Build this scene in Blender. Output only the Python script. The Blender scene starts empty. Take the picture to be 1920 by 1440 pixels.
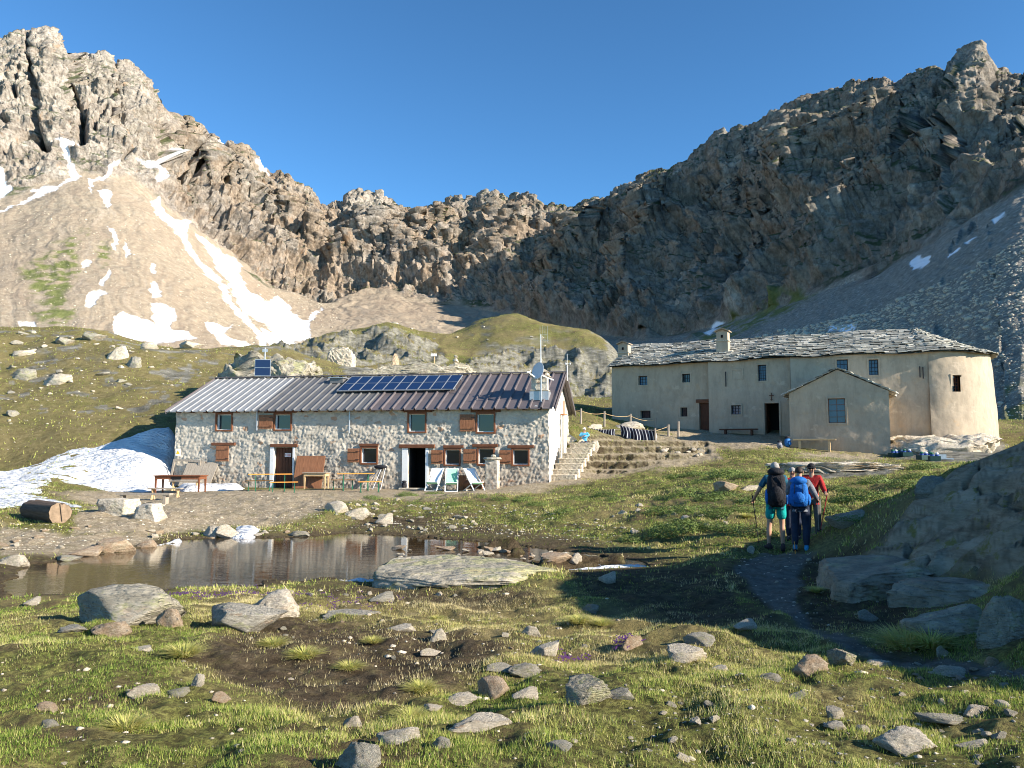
import bpy, bmesh, math, random
import numpy as np
from mathutils import Vector, Matrix, Quaternion
R = math.radians
sc = bpy.context.scene
COL = sc.collection
# ---------------------------------------------------------------- camera
F = 1500.0; PITCH = R(4.5)
cam_d = bpy.data.cameras.new('camera'); cam = bpy.data.objects.new('camera', cam_d); COL.objects.link(cam)
cam_d.sensor_width = 36; cam_d.lens = 36 * F / 1920; cam_d.clip_start = 0.05; cam_d.clip_end = 9000
cam.location = (0, 0, 0); cam.rotation_euler = (R(90) + PITCH, 0, 0)
sc.camera = cam
# ---------------------------------------------------------------- sun, sky, exposure
SUN_AZ, SUN_EL = R(24), R(23.5)            # measured from +X towards the camera side
SUN = Vector((math.cos(SUN_AZ) * math.cos(SUN_EL), -math.sin(SUN_AZ) * math.cos(SUN_EL), math.sin(SUN_EL)))
sd = bpy.data.lights.new('sun', 'SUN'); sd.energy = 5.0; sd.angle = R(0.53); sd.color = (1.0, 0.91, 0.78)
so = bpy.data.objects.new('sun', sd); COL.objects.link(so); so.rotation_euler = SUN.to_track_quat('Z', 'Y').to_euler()
so.location = (30, -20, 30)
w = bpy.data.worlds.new('World'); sc.world = w; w.use_nodes = True
nt = w.node_tree; bg = nt.nodes['Background']
sky = nt.nodes.new('ShaderNodeTexSky'); sky.sky_type = 'NISHITA'; sky.sun_disc = False
sky.sun_elevation = SUN_EL; sky.sun_rotation = R(114); sky.altitude = 2500; sky.air_density = 1.0
sky.dust_density = 0.2; sky.ozone_density = 2.5
gam = nt.nodes.new('ShaderNodeGamma'); gam.inputs[1].default_value = 1.2; nt.links.new(sky.outputs[0], gam.inputs[0])
tnt = nt.nodes.new('ShaderNodeMix'); tnt.data_type = 'RGBA'; tnt.blend_type = 'MULTIPLY'; tnt.inputs[0].default_value = 1; tnt.inputs[7].default_value = (0.60, 0.935, 0.985, 1)
nt.links.new(gam.outputs[0], tnt.inputs[6]); nt.links.new(tnt.outputs[2], bg.inputs[0]); bg.inputs[1].default_value = 0.088
vs = sc.view_settings; vs.view_transform = 'Standard'; vs.look = 'None'; vs.exposure = 1.12; vs.gamma = 1.0
vs.use_curve_mapping = False
sc.cycles.pixel_filter_type = 'BLACKMAN_HARRIS'; sc.cycles.filter_width = 1.05; sc.cycles.max_bounces = 6; sc.cycles.diffuse_bounces = 3; sc.cycles.transparent_max_bounces = 6
rng = np.random.default_rng(7); random.seed(7)
# ---------------------------------------------------------------- projection helpers
cP, sP = math.cos(PITCH), math.sin(PITCH)
def at(px, py, D):
    u = (px - 960) / F; v = (720 - py) / F
    y = cP - sP * v; z = sP + cP * v
    return Vector((u * D / y, D, z * D / y))
def at_np(px, py, D):
    u = (px - 960) / F; v = (720 - py) / F
    y = cP - sP * v; z = sP + cP * v
    return np.stack([u * D / y, D + 0 * px, z * D / y], -1)
def proj(x, y, z):
    d = y * cP + z * sP; v = -y * sP + z * cP
    d = np.where(d < 0.2, 0.2, d)
    return 960 + F * x / d, 720 - F * v / d
def atZ(px, py, Z):
    p = at(px, py, 1.0); return p * (Z / p.z)
# ---------------------------------------------------------------- numpy noise
def _hash(ix, iy, iz, s):
    h = (ix.astype(np.int64) * 374761393 + iy.astype(np.int64) * 668265263 + iz.astype(np.int64) * 1440662683 + s * 974634777) & 0xffffffff
    h = ((h ^ (h >> 13)) * 1274126177) & 0xffffffff
    h = ((h ^ (h >> 15)) * 2246822519) & 0xffffffff
    return h ^ (h >> 16)
def noise3(P, s=0):
    P = np.asarray(P, dtype=np.float64); I = np.floor(P); f = P - I; I = I.astype(np.int64)
    t = f * f * f * (f * (f * 6 - 15) + 10); out = 0
    for dx in (0, 1):
        wx = t[..., 0] if dx else 1 - t[..., 0]
        for dy in (0, 1):
            wy = t[..., 1] if dy else 1 - t[..., 1]
            for dz in (0, 1):
                wz = t[..., 2] if dz else 1 - t[..., 2]
                h = _hash(I[..., 0] + dx, I[..., 1] + dy, I[..., 2] + dz, s)
                g = ((h & 255) / 127.5 - 1) * (f[..., 0] - dx) + (((h >> 8) & 255) / 127.5 - 1) * (f[..., 1] - dy) + (((h >> 16) & 255) / 127.5 - 1) * (f[..., 2] - dz)
                out = out + wx * wy * wz * g
    return out * 1.3
def fbm(P, o=4, s=0, g=0.5):
    a = 1; r = 0; P = np.asarray(P, dtype=np.float64)
    for i in range(o):
        r = r + a * noise3(P, s + i * 17); P = P * 2.03 + 11.3; a *= g
    return r
def ridge(P, s=0): return 1 - 2.6 * np.abs(noise3(P, s))
def rmf(P, o=6, s=0, g=0.55):
    a = 1; r = 0; w = 1; P = np.asarray(P, dtype=np.float64); tot = 0
    for i in range(o):
        n = (1 - np.abs(noise3(P, s + i * 13)) * 1.5) ** 2; r = r + a * n * w; w = np.clip(n * 1.6, 0, 1); tot += a; P = P * 2.07 + 5.1; a *= g
    return r / tot - 0.45
def worley(P, s=0):
    P = np.asarray(P, dtype=np.float64); I = np.floor(P).astype(np.int64)
    f1 = np.full(P.shape[:-1], 9.0); f2 = f1.copy(); cid = np.zeros(P.shape[:-1])
    for dx in (-1, 0, 1):
        for dy in (-1, 0, 1):
            for dz in (-1, 0, 1):
                J = I + np.array([dx, dy, dz]); h = _hash(J[..., 0], J[..., 1], J[..., 2], s)
                q = J + np.stack([(h & 1023) / 1023, ((h >> 10) & 1023) / 1023, ((h >> 20) & 1023) / 1023], -1)
                d = np.sqrt(((q - P) ** 2).sum(-1)); n = d < f1
                f2 = np.where(n, f1, np.minimum(f2, d)); cid = np.where(n, (h % 1009) / 1009, cid); f1 = np.where(n, d, f1)
    return f1, f2, cid
def sstep(a, b, x):
    t = np.clip((x - a) / (b - a), 0, 1); return t * t * (3 - 2 * t)
def xyz(x, y, z=0): return np.stack([x, y, np.zeros_like(x) + z], -1)
def poly_sd(px, py, poly):
    """signed distance (negative inside), numpy"""
    pts = np.array(poly, float); d = np.full(px.shape, 1e9); ins = np.zeros(px.shape, bool); n = len(pts)
    for i in range(n):
        a = pts[i]; b = pts[(i + 1) % n]; e = b - a; L = (e ** 2).sum() + 1e-9
        t = np.clip(((px - a[0]) * e[0] + (py - a[1]) * e[1]) / L, 0, 1)
        d = np.minimum(d, (px - a[0] - t * e[0]) ** 2 + (py - a[1] - t * e[1]) ** 2)
        if a[1] != b[1]:
            c = ((a[1] > py) != (b[1] > py)) & (px < (b[0] - a[0]) * (py - a[1]) / (b[1] - a[1]) + a[0]); ins ^= c
    d = np.sqrt(d); return np.where(ins, -d, d)
def pmask(px, py, poly, soft):
    p = np.array(poly); out = np.zeros(px.shape)
    b = (px > p[:, 0].min() - soft) & (px < p[:, 0].max() + soft) & (py > p[:, 1].min() - soft) & (py < p[:, 1].max() + soft)
    if b.any(): out[b] = sstep(soft, -soft, poly_sd(px[b], py[b], poly))
    return out
# ---------------------------------------------------------------- object helpers
def tag(o, label=None, cat=None, group=None, kind=None):
    if label: o['label'] = label
    if cat: o['category'] = cat
    if group: o['group'] = group
    if kind: o['kind'] = kind
    return o
def empty(name, loc, rz=0, label=None, cat=None, group=None):
    o = bpy.data.objects.new(name, None); COL.objects.link(o); o.empty_display_size = 0.3
    o.location = loc; o.rotation_euler = (0, 0, rz); return tag(o, label, cat, group)
def link(name, me, parent=None, loc=None, rz=0):
    o = bpy.data.objects.new(name, me); COL.objects.link(o)
    if parent: o.parent = parent
    if loc is not None: o.location = loc; o.rotation_euler = (0, 0, rz)
    return o
def dup(root, loc, rz=0, sc_=None, label=None, group=None):
    def cp(o, par):
        c = o.copy(); COL.objects.link(c)
        if par: c.parent = par
        for ch in o.children: cp(ch, c)
        return c
    r = cp(root, None); r.location = loc; r.rotation_euler = (root.rotation_euler[0], root.rotation_euler[1], rz)
    if sc_: r.scale = sc_
    if label: r['label'] = label
    if group: r['group'] = group
    return r
def np_mesh(name, V, Q, mats, smooth=True, attrs=None):
    """V (n,3), Q (m,3|4) int"""
    me = bpy.data.meshes.new(name); k = Q.shape[1]
    me.vertices.add(len(V)); me.vertices.foreach_set('co', np.ascontiguousarray(V, dtype=np.float32).ravel())
    me.loops.add(Q.size); me.loops.foreach_set('vertex_index', np.ascontiguousarray(Q, dtype=np.int32).ravel())
    me.polygons.add(len(Q)); me.polygons.foreach_set('loop_start', np.arange(0, Q.size, k, dtype=np.int32))
    me.polygons.foreach_set('loop_total', np.full(len(Q), k, dtype=np.int32))
    me.update(calc_edges=True)
    if smooth: me.polygons.foreach_set('use_smooth', np.ones(len(Q), bool))
    for m in (mats if isinstance(mats, (list, tuple)) else [mats]): me.materials.append(m)
    for kx, v in (attrs or {}).items():
        at_ = me.attributes.new(kx, 'FLOAT', 'POINT'); at_.data.foreach_set('value', np.ascontiguousarray(v, dtype=np.float32).ravel())
    return me
def gridq(nr, nc, keep=None):
    i = np.arange(nr * nc).reshape(nr, nc)
    q = np.stack([i[:-1, :-1], i[:-1, 1:], i[1:, 1:], i[1:, :-1]], -1).reshape(-1, 4)
    return q if keep is None else q[keep.reshape(-1)]
class MB:
    def __init__(s): s.v = []; s.f = []; s.m = []
    def add(s, vs, fs, m=0):
        b = len(s.v); s.v += [tuple(v) for v in vs]; s.f += [tuple(b + i for i in f) for f in fs]; s.m += [m] * len(fs)
    def hexa(s, p, m=0):
        s.add(p, [(0, 3, 2, 1), (4, 5, 6, 7), (0, 1, 5, 4), (1, 2, 6, 5), (2, 3, 7, 6), (3, 0, 4, 7)], m)
    def box(s, x0, x1, y0, y1, z0, z1, m=0):
        s.hexa([(x0, y0, z0), (x1, y0, z0), (x1, y1, z0), (x0, y1, z0), (x0, y0, z1), (x1, y0, z1), (x1, y1, z1), (x0, y1, z1)], m)
    def bar(s, a, b, w, h, up=(0, 0, 1), m=0):
        a = Vector(a); b = Vector(b); d = (b - a).normalized(); up = Vector(up)
        if abs(d.dot(up)) > 0.98: up = Vector((0, 1, 0))
        x = d.cross(up).normalized(); z = x.cross(d)
        x = x * w / 2; z = z * h / 2
        s.hexa([a - x - z, a + x - z, b + x - z, b - x - z, a - x + z, a + x + z, b + x + z, b - x + z], m)
    def tube(s, pts, rs, n=8, m=0, caps=True):
        pts = [Vector(p) for p in pts]; rs = rs if isinstance(rs, (list, tuple)) else [rs] * len(pts)
        rings = []; ref = None
        for i, p in enumerate(pts):
            d = (pts[min(i + 1, len(pts) - 1)] - pts[max(i - 1, 0)]).normalized()
            if ref is None: ref = Vector((0, 0, 1)) if abs(d.z) < 0.9 else Vector((0, 1, 0))
            x = d.cross(ref).normalized(); y = x.cross(d)
            rings.append([p + (x * math.cos(2 * math.pi * k / n) + y * math.sin(2 * math.pi * k / n)) * rs[i] for k in range(n)])
        vs = [v for r_ in rings for v in r_]; fs = []
        for i in range(len(pts) - 1):
            for k in range(n): fs.append((i * n + k, i * n + (k + 1) % n, (i + 1) * n + (k + 1) % n, (i + 1) * n + k))
        if caps: fs.append(tuple(range(n))[::-1]); fs.append(tuple((len(pts) - 1) * n + k for k in range(n)))
        s.add(vs, fs, m)
    def blob(s, c, r, n=8, m=0):
        c = Vector(c); vs = []; fs = []; nr = n // 2
        for i in range(nr + 1):
            a = math.pi * i / nr
            for k in range(n):
                b = 2 * math.pi * k / n; vs.append((c.x + r[0] * math.sin(a) * math.cos(b), c.y + r[1] * math.sin(a) * math.sin(b), c.z + r[2] * math.cos(a)))
        for i in range(nr):
            for k in range(n): fs.append((i * n + k, i * n + (k + 1) % n, (i + 1) * n + (k + 1) % n, (i + 1) * n + k))
        s.add(vs, fs, m)
    def build(s, name, mats, parent=None, loc=None, rz=0, smooth=False, bevel=0):
        me = bpy.data.meshes.new(name); me.from_pydata(s.v, [], s.f); me.update()
        mats = mats if isinstance(mats, (list, tuple)) else [mats]
        for m in mats: me.materials.append(m)
        if len(mats) > 1: me.polygons.foreach_set('material_index', s.m)
        bm = bmesh.new(); bm.from_mesh(me)
        if smooth == 'merge': bmesh.ops.remove_doubles(bm, verts=bm.verts, dist=1e-4)
        bmesh.ops.recalc_face_normals(bm, faces=bm.faces); bm.to_mesh(me); bm.free()
        if smooth: me.polygons.foreach_set('use_smooth', [True] * len(me.polygons))
        o = link(name, me, parent, loc, rz)
        if bevel: b = o.modifiers.new('bevel', 'BEVEL'); b.width = bevel; b.segments = 2; b.limit_method = 'ANGLE'
        return o
# ---------------------------------------------------------------- materials
class N:
    def __init__(s, name):
        s.m = bpy.data.materials.new(name); s.m.use_nodes = True; s.t = s.m.node_tree; s.b = s.t.nodes['Principled BSDF']
        s.b.inputs['Specular IOR Level'].default_value = 0.25
        s.tc = s.t.nodes.new('ShaderNodeTexCoord')
    def n(s, ty, **k):
        x = s.t.nodes.new(ty)
        for a, v in k.items(): setattr(x, a, v)
        return x
    def L(s, a, b): s.t.links.new(a, b)
    def inp(s, sock, v):
        if isinstance(v, bpy.types.NodeSocket): s.L(v, sock)
        elif isinstance(v, (tuple, list)) and sock.type == 'RGBA': sock.default_value = (*v, 1) if len(v) == 3 else v
        else: sock.default_value = v
    def coord(s, scale=(1, 1, 1), rot=(0, 0, 0)):
        mp = s.n('ShaderNodeMapping'); s.L(s.tc.outputs['Object'], mp.inputs[0]); mp.inputs['Scale'].default_value = scale; mp.inputs['Rotation'].default_value = rot
        return mp.outputs[0]
    def noise(s, scale, detail=4, rough=0.55, co=None, dist=0, out=0):
        x = s.n('ShaderNodeTexNoise'); s.L(co or s.tc.outputs['Object'], x.inputs['Vector'])
        x.inputs['Scale'].default_value = scale; x.inputs['Detail'].default_value = detail; x.inputs['Roughness'].default_value = rough; x.inputs['Distortion'].default_value = dist
        return x.outputs[out]
    def vor(s, scale, feat='F1', co=None, out='Distance', rand=1):
        x = s.n('ShaderNodeTexVoronoi', feature=feat); s.L(co or s.tc.outputs['Object'], x.inputs['Vector']); x.inputs['Scale'].default_value = scale
        x.inputs['Randomness'].default_value = rand
        return x.outputs[out]
    def ramp(s, fac, *st, interp='LINEAR'):
        x = s.n('ShaderNodeValToRGB'); s.L(fac, x.inputs[0]); e = x.color_ramp.elements; x.color_ramp.interpolation = interp
        while len(e) < len(st): e.new(0.5)
        for i, (p, c) in enumerate(st):
            e[i].position = p; e[i].color = (c, c, c, 1) if isinstance(c, (int, float)) else (*c, 1)
        return x.outputs[0]
    def mix(s, fac, a, b, mode='MIX'):
        x = s.n('ShaderNodeMix', data_type='RGBA', blend_type=mode); s.inp(x.inputs[0], fac); s.inp(x.inputs[6], a); s.inp(x.inputs[7], b)
        return x.outputs[2]
    def math(s, op, a, b=0.0, clamp=False):
        x = s.n('ShaderNodeMath', operation=op, use_clamp=clamp); s.inp(x.inputs[0], a); s.inp(x.inputs[1], b); return x.outputs[0]
    def attr(s, name): x = s.n('ShaderNodeAttribute', attribute_name=name); return x.outputs['Fac']
    def rnd(s): x = s.n('ShaderNodeObjectInfo'); return x.outputs['Random']
    def bump(s, h, strength=0.5, dist=0.02, prev=None):
        x = s.n('ShaderNodeBump'); s.L(h, x.inputs['Height']); x.inputs['Strength'].default_value = strength; x.inputs['Distance'].default_value = dist
        if prev: s.L(prev, x.inputs['Normal'])
        s.L(x.outputs[0], s.b.inputs['Normal']); return x.outputs[0]
    def col(s, c): s.inp(s.b.inputs['Base Color'], c); return s
    def rough(s, r): s.inp(s.b.inputs['Roughness'], r); return s
def simple(name, c, rough=0.8, var=0.15, scale=8, bump=0.2, bd=0.005, metal=0, stretch=(1, 1, 1), spec=None):
    n = N(name); co = n.coord(stretch); f = n.noise(scale, 5, 0.6, co)
    c2 = tuple(min(1, x * (1 + var)) for x in c); c1 = tuple(x * (1 - var) for x in c)
    n.col(n.ramp(f, (0.3, c1), (0.7, c2))).rough(rough); n.b.inputs['Metallic'].default_value = metal
    if spec is not None: n.b.inputs['Specular IOR Level'].default_value = spec
    if bump: n.bump(n.noise(scale * 4, 4, 0.6, co), bump, bd)
    return n.m
MAT = {}
def _rb(): MAT['rock_brown'] = rockmat('brown_ledge_stone', (0.24, 0.195, 0.135), (0.44, 0.37, 0.27), la=.3, sc_=.6)
def rockmat(name, c1, c2, lich=(0.30, 0.31, 0.10), la=0.35, sc_=1.0):
    n = N(name); a = n.noise(1.3 * sc_, 6, 0.65); b = n.noise(7 * sc_, 6, 0.7)
    rv = n.rnd()
    base = n.mix(n.ramp(a, (0.35, 0.0), (0.65, 1.0)), c1, c2)
    base = n.mix(n.ramp(b, (0.35, 0.75), (0.62, 0.0)), base, tuple(x * 0.55 for x in c1))
    base = n.mix(n.ramp(n.math('ADD', n.noise(3.2 * sc_, 5, 0.7), n.math('MULTIPLY', rv, 0.12)), (0.60, 0.0), (0.67, la)), base, lich)
    base = n.mix(n.ramp(n.noise(2.1 * sc_, 3, 0.6), (0.62, 0.0), (0.72, 0.5)), base, (0.38, 0.22, 0.12))
    base = n.mix(n.ramp(n.noise(26 * sc_, 3, 0.6), (0.58, 0.0), (0.66, 0.55)), base, (0.07, 0.07, 0.065))
    n.col(base).rough(0.88)
    st = n.coord((1, 1, 3.2), (0.3, 0.25, 0)); h = n.math('ADD', n.noise(5 * sc_, 8, 0.68, st), n.math('MULTIPLY', n.vor(9 * sc_, 'DISTANCE_TO_EDGE', st), 0.5))
    n.bump(h, 0.75, 0.07 / sc_); return n.m
MAT['rock'] = rockmat('pale_stone', (0.56, 0.48, 0.37), (0.80, 0.71, 0.56), la=.22)
MAT['rock_rust'] = rockmat('rusty_stone', (0.46, 0.31, 0.19), (0.60, 0.50, 0.37), la=0.1)
MAT['rock_grey'] = rockmat('grey_stone', (0.33, 0.305, 0.245), (0.53, 0.48, 0.39), la=0.4)
MAT['rock_big'] = rockmat('outcrop_stone', (0.35, 0.315, 0.235), (0.55, 0.49, 0.385), la=0.5, sc_=0.35)
_rb()
MAT['wood_red'] = simple('stained_wood', (0.20, 0.075, 0.035), 0.6, 0.3, 3, 0.3, 0.004, stretch=(9, 9, 1))
MAT['wood_shut'] = simple('shutter_wood', (0.27, 0.12, 0.06), 0.65, 0.3, 3, 0.3, 0.004, stretch=(9, 9, 1))
MAT['wood_dark'] = simple('dark_wood', (0.09, 0.035, 0.018), 0.6, 0.3, 3, 0.3, 0.004, stretch=(9, 9, 1))
MAT['wood_grey'] = simple('weathered_wood', (0.33, 0.28, 0.22), 0.8, 0.25, 3, 0.4, 0.006, stretch=(9, 9, 1))
MAT['wood_pale'] = simple('pale_wood', (0.62, 0.42, 0.22), 0.6, 0.2, 3, 0.2, 0.003, stretch=(1, 8, 8))
MAT['wood_orange'] = simple('orange_varnished_wood', (0.70, 0.30, 0.06), 0.45, 0.15, 3, 0.1, 0.002, stretch=(1, 8, 8))
MAT['wood_log'] = simple('log_bark_wood', (0.12, 0.085, 0.06), 0.85, 0.4, 2.5, 0.8, 0.02, stretch=(1, 6, 6))
MAT['log_end'] = simple('log_end_grain', (0.24, 0.17, 0.11), 0.8, 0.3, 8, 0.5, 0.008)
MAT['white'] = simple('white_paint', (0.80, 0.80, 0.77), 0.6, 0.05, 6, 0.15, 0.003)
MAT['green_metal'] = simple('green_metal', (0.02, 0.13, 0.07), 0.45, 0.1, 6, 0)
MAT['black'] = simple('black_fabric', (0.022, 0.022, 0.027), 0.75, 0.3, 20, 0.3, 0.004)
MAT['steel'] = simple('galvanised_steel', (0.50, 0.51, 0.52), 0.4, 0.1, 5, 0.05, 0.002, metal=0.6)
MAT['dishmat'] = simple('dish_enamel', (0.55, 0.57, 0.60), 0.45, 0.03, 5, 0)
MAT['cloth_white'] = simple('white_canvas', (0.82, 0.83, 0.86), 0.9, 0.05, 12, 0.1, 0.003)
MAT['cloth_green'] = simple('green_canvas', (0.32, 0.68, 0.42), 0.9, 0.06, 12, 0.1, 0.003)
def glass():
    n = N('window_glass'); n.col((0.012, 0.02, 0.03)).rough(0.06); n.b.inputs['Specular IOR Level'].default_value = 0.7
    n.bump(n.noise(2, 2), 0.08, 0.02); return n.m
MAT['glass'] = glass()
def glass_b():
    n = N('blue_window_glass'); n.col((0.03, 0.08, 0.17)).rough(0.1); n.b.inputs['Specular IOR Level'].default_value = 0.6; return n.m
MAT['glassb'] = glass_b()
def snowmat():
    n = N('snow'); a = n.noise(1.2, 5, 0.6); n.col(n.ramp(a, (0.3, (0.60, 0.61, 0.63)), (0.6, (0.76, 0.77, 0.78)))).rough(0.6)
    d = n.noise(0.55, 5, 0.7); n.col(n.mix(n.ramp(d, (0.60, 0.0), (0.74, 0.45)), n.ramp(a, (0.3, (0.60, 0.61, 0.63)), (0.6, (0.76, 0.77, 0.78))), (0.40, 0.35, 0.28)))
    n.bump(n.noise(3.5, 3, 0.5, n.coord((1, 2.6, 1), (0, 0, 0.5))), 1.0, 0.25)
    n.b.inputs['Subsurface Weight'].default_value = 0.0; return n.m
MAT['snow'] = snowmat()
# ================================================================= TERRAIN
WZ = -2.5
HUT0 = Vector((-16.67, 39.7)); HROT = math.atan2(-3.4, 18.32)
def wpt(px, py, D=None, Z=None):
    p = at(px, py, D) if D else atZ(px, py, Z); return (p.x, p.y, p.z)
CP = []
for px, py, Z in [(0, 1440, -1.62), (480, 1440, -1.6), (960, 1440, -1.6), (1440, 1440, -1.57), (1920, 1440, -1.5), (0, 1300, -1.8), (480, 1300, -1.8), (960, 1300, -1.85),
                  (1440, 1300, -1.74), (1920, 1300, -1.62), (0, 1200, -2.0), (480, 1200, -1.98), (740, 1230, -2.02), (960, 1200, -2.02), (1200, 1210, -1.93), (1400, 1200, -1.93),
                  (1430, 1100, -2.1), (1560, 1190, -1.97), (1800, 1250, -1.78), (100, 1150, -2.2), (500, 1145, -2.2), (800, 1150, -2.25), (1050, 1150, -2.2), (1200, 1150, -2.12),
                  (740, 1098, -2.42), (850, 1068, -2.33), (960, 1064, -2.33), (1060, 1078, -2.36), (1080, 1110, -2.28), (1200, 1090, -2.33), (1300, 1072, -2.3), (1250, 1130, -2.2), (1350, 1070, -2.2),
                  (0, 1118, -2.5), (100, 1115, -2.5), (290, 1107, -2.5), (460, 1100, -2.5), (560, 1092, -2.5), (640, 1088, -2.5), (1190, 1060, -2.5), (1180, 1052, -2.5), (1060, 1034, -2.5),
                  (900, 1016, -2.5), (800, 1008, -2.5), (650, 1000, -2.5), (560, 1006, -2.5), (400, 1008, -2.5), (300, 1020, -2.5), (220, 1034, -2.5), (60, 1050, -2.5),
                  (0, 1045, -2.44), (0, 1000, -2.2), (70, 990, -2.14), (240, 975, -2.1), (450, 985, -2.32), (450, 960, -2.12), (620, 970, -2.2), (600, 936, -1.96), (350, 940, -1.97),
                  (0, 955, -1.95), (150, 928, -1.93), (300, 918, -1.93), (760, 920, -1.94), (760, 935, -1.98), (900, 935, -1.93), (900, 985, -2.38), (750, 980, -2.4), (1050, 1000, -2.36),
                  (1200, 1030, -2.42), (1300, 1018, -2.26), (1400, 1028, -2.13), (1500, 1030, -2.1), (1560, 1050, -2.05)]:
    CP.append(wpt(px, py, Z=Z))
for px, py, D in [(1540, 1000, 15.7), (1640, 960, 15.2), (1750, 910, 14.7), (1850, 872, 14.2), (1920, 847, 13.7), (1640, 1058, 12.6), (1770, 1050, 11.5), (1900, 1075, 9.6), (1700, 1110, 10.8), (1860, 1150, 8.3),
                  (1560, 980, 19.5), (1650, 940, 22), (1750, 905, 23.5), (1600, 895, 28), (1750, 884, 27), (1850, 870, 28), (1920, 866, 30), (1400, 885, 31), (1500, 862, 37), (1600, 868, 36), (1670, 858, 41.5),
                  (1780, 860, 38), (1860, 850, 42), (1870, 838, 46.5), (1745, 838, 43.8), (1480, 838, 43.8), (1450, 815, 48.4), (1400, 836, 43), (1390, 852, 40), (1330, 812, 50.2), (1230, 800, 53), (1150, 787, 54.8), (1100, 775, 58), (1100, 752, 70), (1075, 746, 80),
                  (1100, 903, 35.6), (1200, 887, 36.5), (1320, 866, 39.5), (1200, 920, 30), (1330, 905, 28), (1100, 955, 25.3), (1250, 950, 24.3), (1370, 960, 21.5), (1030, 905, 36.0), (1060, 892, 37.5), (1092, 880, 40),
                  (1110, 822, 44.5), (1200, 818, 46.3), (1310, 824, 46.6), (1150, 803, 48.5), (1070, 796, 45.5), (1340, 842, 43.5), (960, 905, 35.9),
                  (0, 905, 35.5), (0, 878, 40), (200, 852, 41.2), (310, 856, 42), (160, 830, 42), (0, 850, 42.5), (250, 795, 46), (0, 800, 46.5), (0, 750, 52.5), (0, 700, 60), (0, 650, 69), (0, 612, 78),
                  (150, 615, 80), (260, 640, 78), (200, 700, 60), (200, 780, 48.5), (310, 745, 53), (330, 700, 60), (400, 655, 74), (520, 655, 82), (600, 680, 81), (700, 690, 80), (850, 700, 82), (950, 714, 80), (1060, 742, 77),
                  (530, 657, 104), (600, 632, 117), (680, 612, 124), (740, 609, 127), (850, 624, 134), (900, 606, 140), (970, 601, 141), (1060, 626, 136), (1120, 645, 129), (1158, 664, 122),
                  (560, 674, 96), (680, 674, 103), (780, 684, 102), (850, 690, 101), (950, 706, 98), (1060, 738, 97), (1140, 748, 99), (640, 636, 110), (720, 626, 112), (800, 650, 112), (900, 655, 113), (1000, 657, 111), (1100, 674, 107), (1150, 682, 106), (1000, 712, 104), (1110, 738, 101), (1190, 745, 104)]:
    CP.append(wpt(px, py, D=D))
CP += [(0, 0.5, -1.6), (-5, 1, -1.7), (4, 1, -1.5), (0, -8, -1.4), (-10, -4, -1.8), (10, -5, -0.9), (-14, 8, -2.2), (-20, 18, -2.3), (-30, 30, -1.0), (-40, 45, 3), (-60, 70, 12), (-80, 90, 16),
       (6.1, 6.3, -0.25), (8, 8, 1.1), (10, 9.2, 2.15), (12, 10, 2.9), (12.5, 13, 1.6), (9.5, 5.0, 0.1), (12, 3.5, 0.6), (15, 8, 1.9), (20, 12, 2.6), (15, 16, 1.2), (20, 22, 1.0), (26, 30, 0.2), (30, 0, 1.5), (-30, -20, -2), (20, -30, -1),
       (-2, 50, 1.5), (-10, 52, 1.9), (3, 47, 1.4), (-16, 50, 1.8), (18, 60, 2.6), (30, 58, 2.0), (42, 55, 1.2), (38, 45, -0.2), (34, 36, -0.6), (60, 60, 2), (12, 80, 5), (40, 100, 4), (0, 92, 6.5), (30, 140, 4), (-30, 190, 0), (60, 180, 0), (5, 190, 0), (-60, 125, 6), (-35, 120, 8), (-90, 160, 4), (-75, 190, 0)]
CP = np.array(CP)
def _rbf_phi(d2): return np.sqrt(d2 + 0.6)
def _warp(x, y):   # log-ish radial warp so near and far share a scale
    r = np.sqrt(x * x + y * y) + 1e-6; k = np.log1p(r / 6.0) * 12 / r; return x * k, y * k
_cx, _cy = _warp(CP[:, 0], CP[:, 1])
_A = _rbf_phi((_cx[:, None] - _cx[None]) ** 2 + (_cy[:, None] - _cy[None]) ** 2)
_n = len(CP); _M = np.zeros((_n + 3, _n + 3)); _M[:_n, :_n] = _A - np.eye(_n) * 0.01
_P = np.stack([np.ones(_n), _cx, _cy], 1); _M[:_n, _n:] = _P; _M[_n:, :_n] = _P.T
_W = np.linalg.solve(_M, np.concatenate([CP[:, 2], np.zeros(3)]))
def rbf(x, y):
    a, b = _warp(x, y); out = np.empty(a.size); af = a.ravel(); bf = b.ravel()
    for i in range(0, a.size, 20000):
        s = slice(i, i + 20000)
        out[s] = _rbf_phi((af[s, None] - _cx) ** 2 + (bf[s, None] - _cy) ** 2) @ _W[:_n] + _W[_n] + _W[_n + 1] * af[s] + _W[_n + 2] * bf[s]
    return out.reshape(a.shape)
POND_PX = [(20, 1120), (0, 1095), (30, 1075), (60, 1058), (110, 1050), (180, 1042), (230, 1034), (300, 1022), (350, 1012), (420, 1008), (500, 1009), (560, 1007), (650, 1000), (720, 1003), (800, 1008), (900, 1016), (980, 1024),
           (1060, 1034), (1130, 1042), (1200, 1052), (1210, 1062), (1120, 1066), (1040, 1070), (960, 1072), (850, 1076), (740, 1082), (690, 1090), (640, 1088), (600, 1084), (560, 1092), (500, 1090), (460, 1100), (330, 1101), (290, 1107), (200, 1112), (100, 1116)]
POND = [tuple(atZ(a, b, WZ))[:2] for a, b in POND_PX]
TERR = [(-19.5, 36.2), (-10, 33.2), (-4.2, 32.6), (1.2, 34.6), (2.4, 36.2), (2.6, 44), (-15, 48), (-17, 47), (-17, 39.9), (-19.5, 38.5)]
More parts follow.
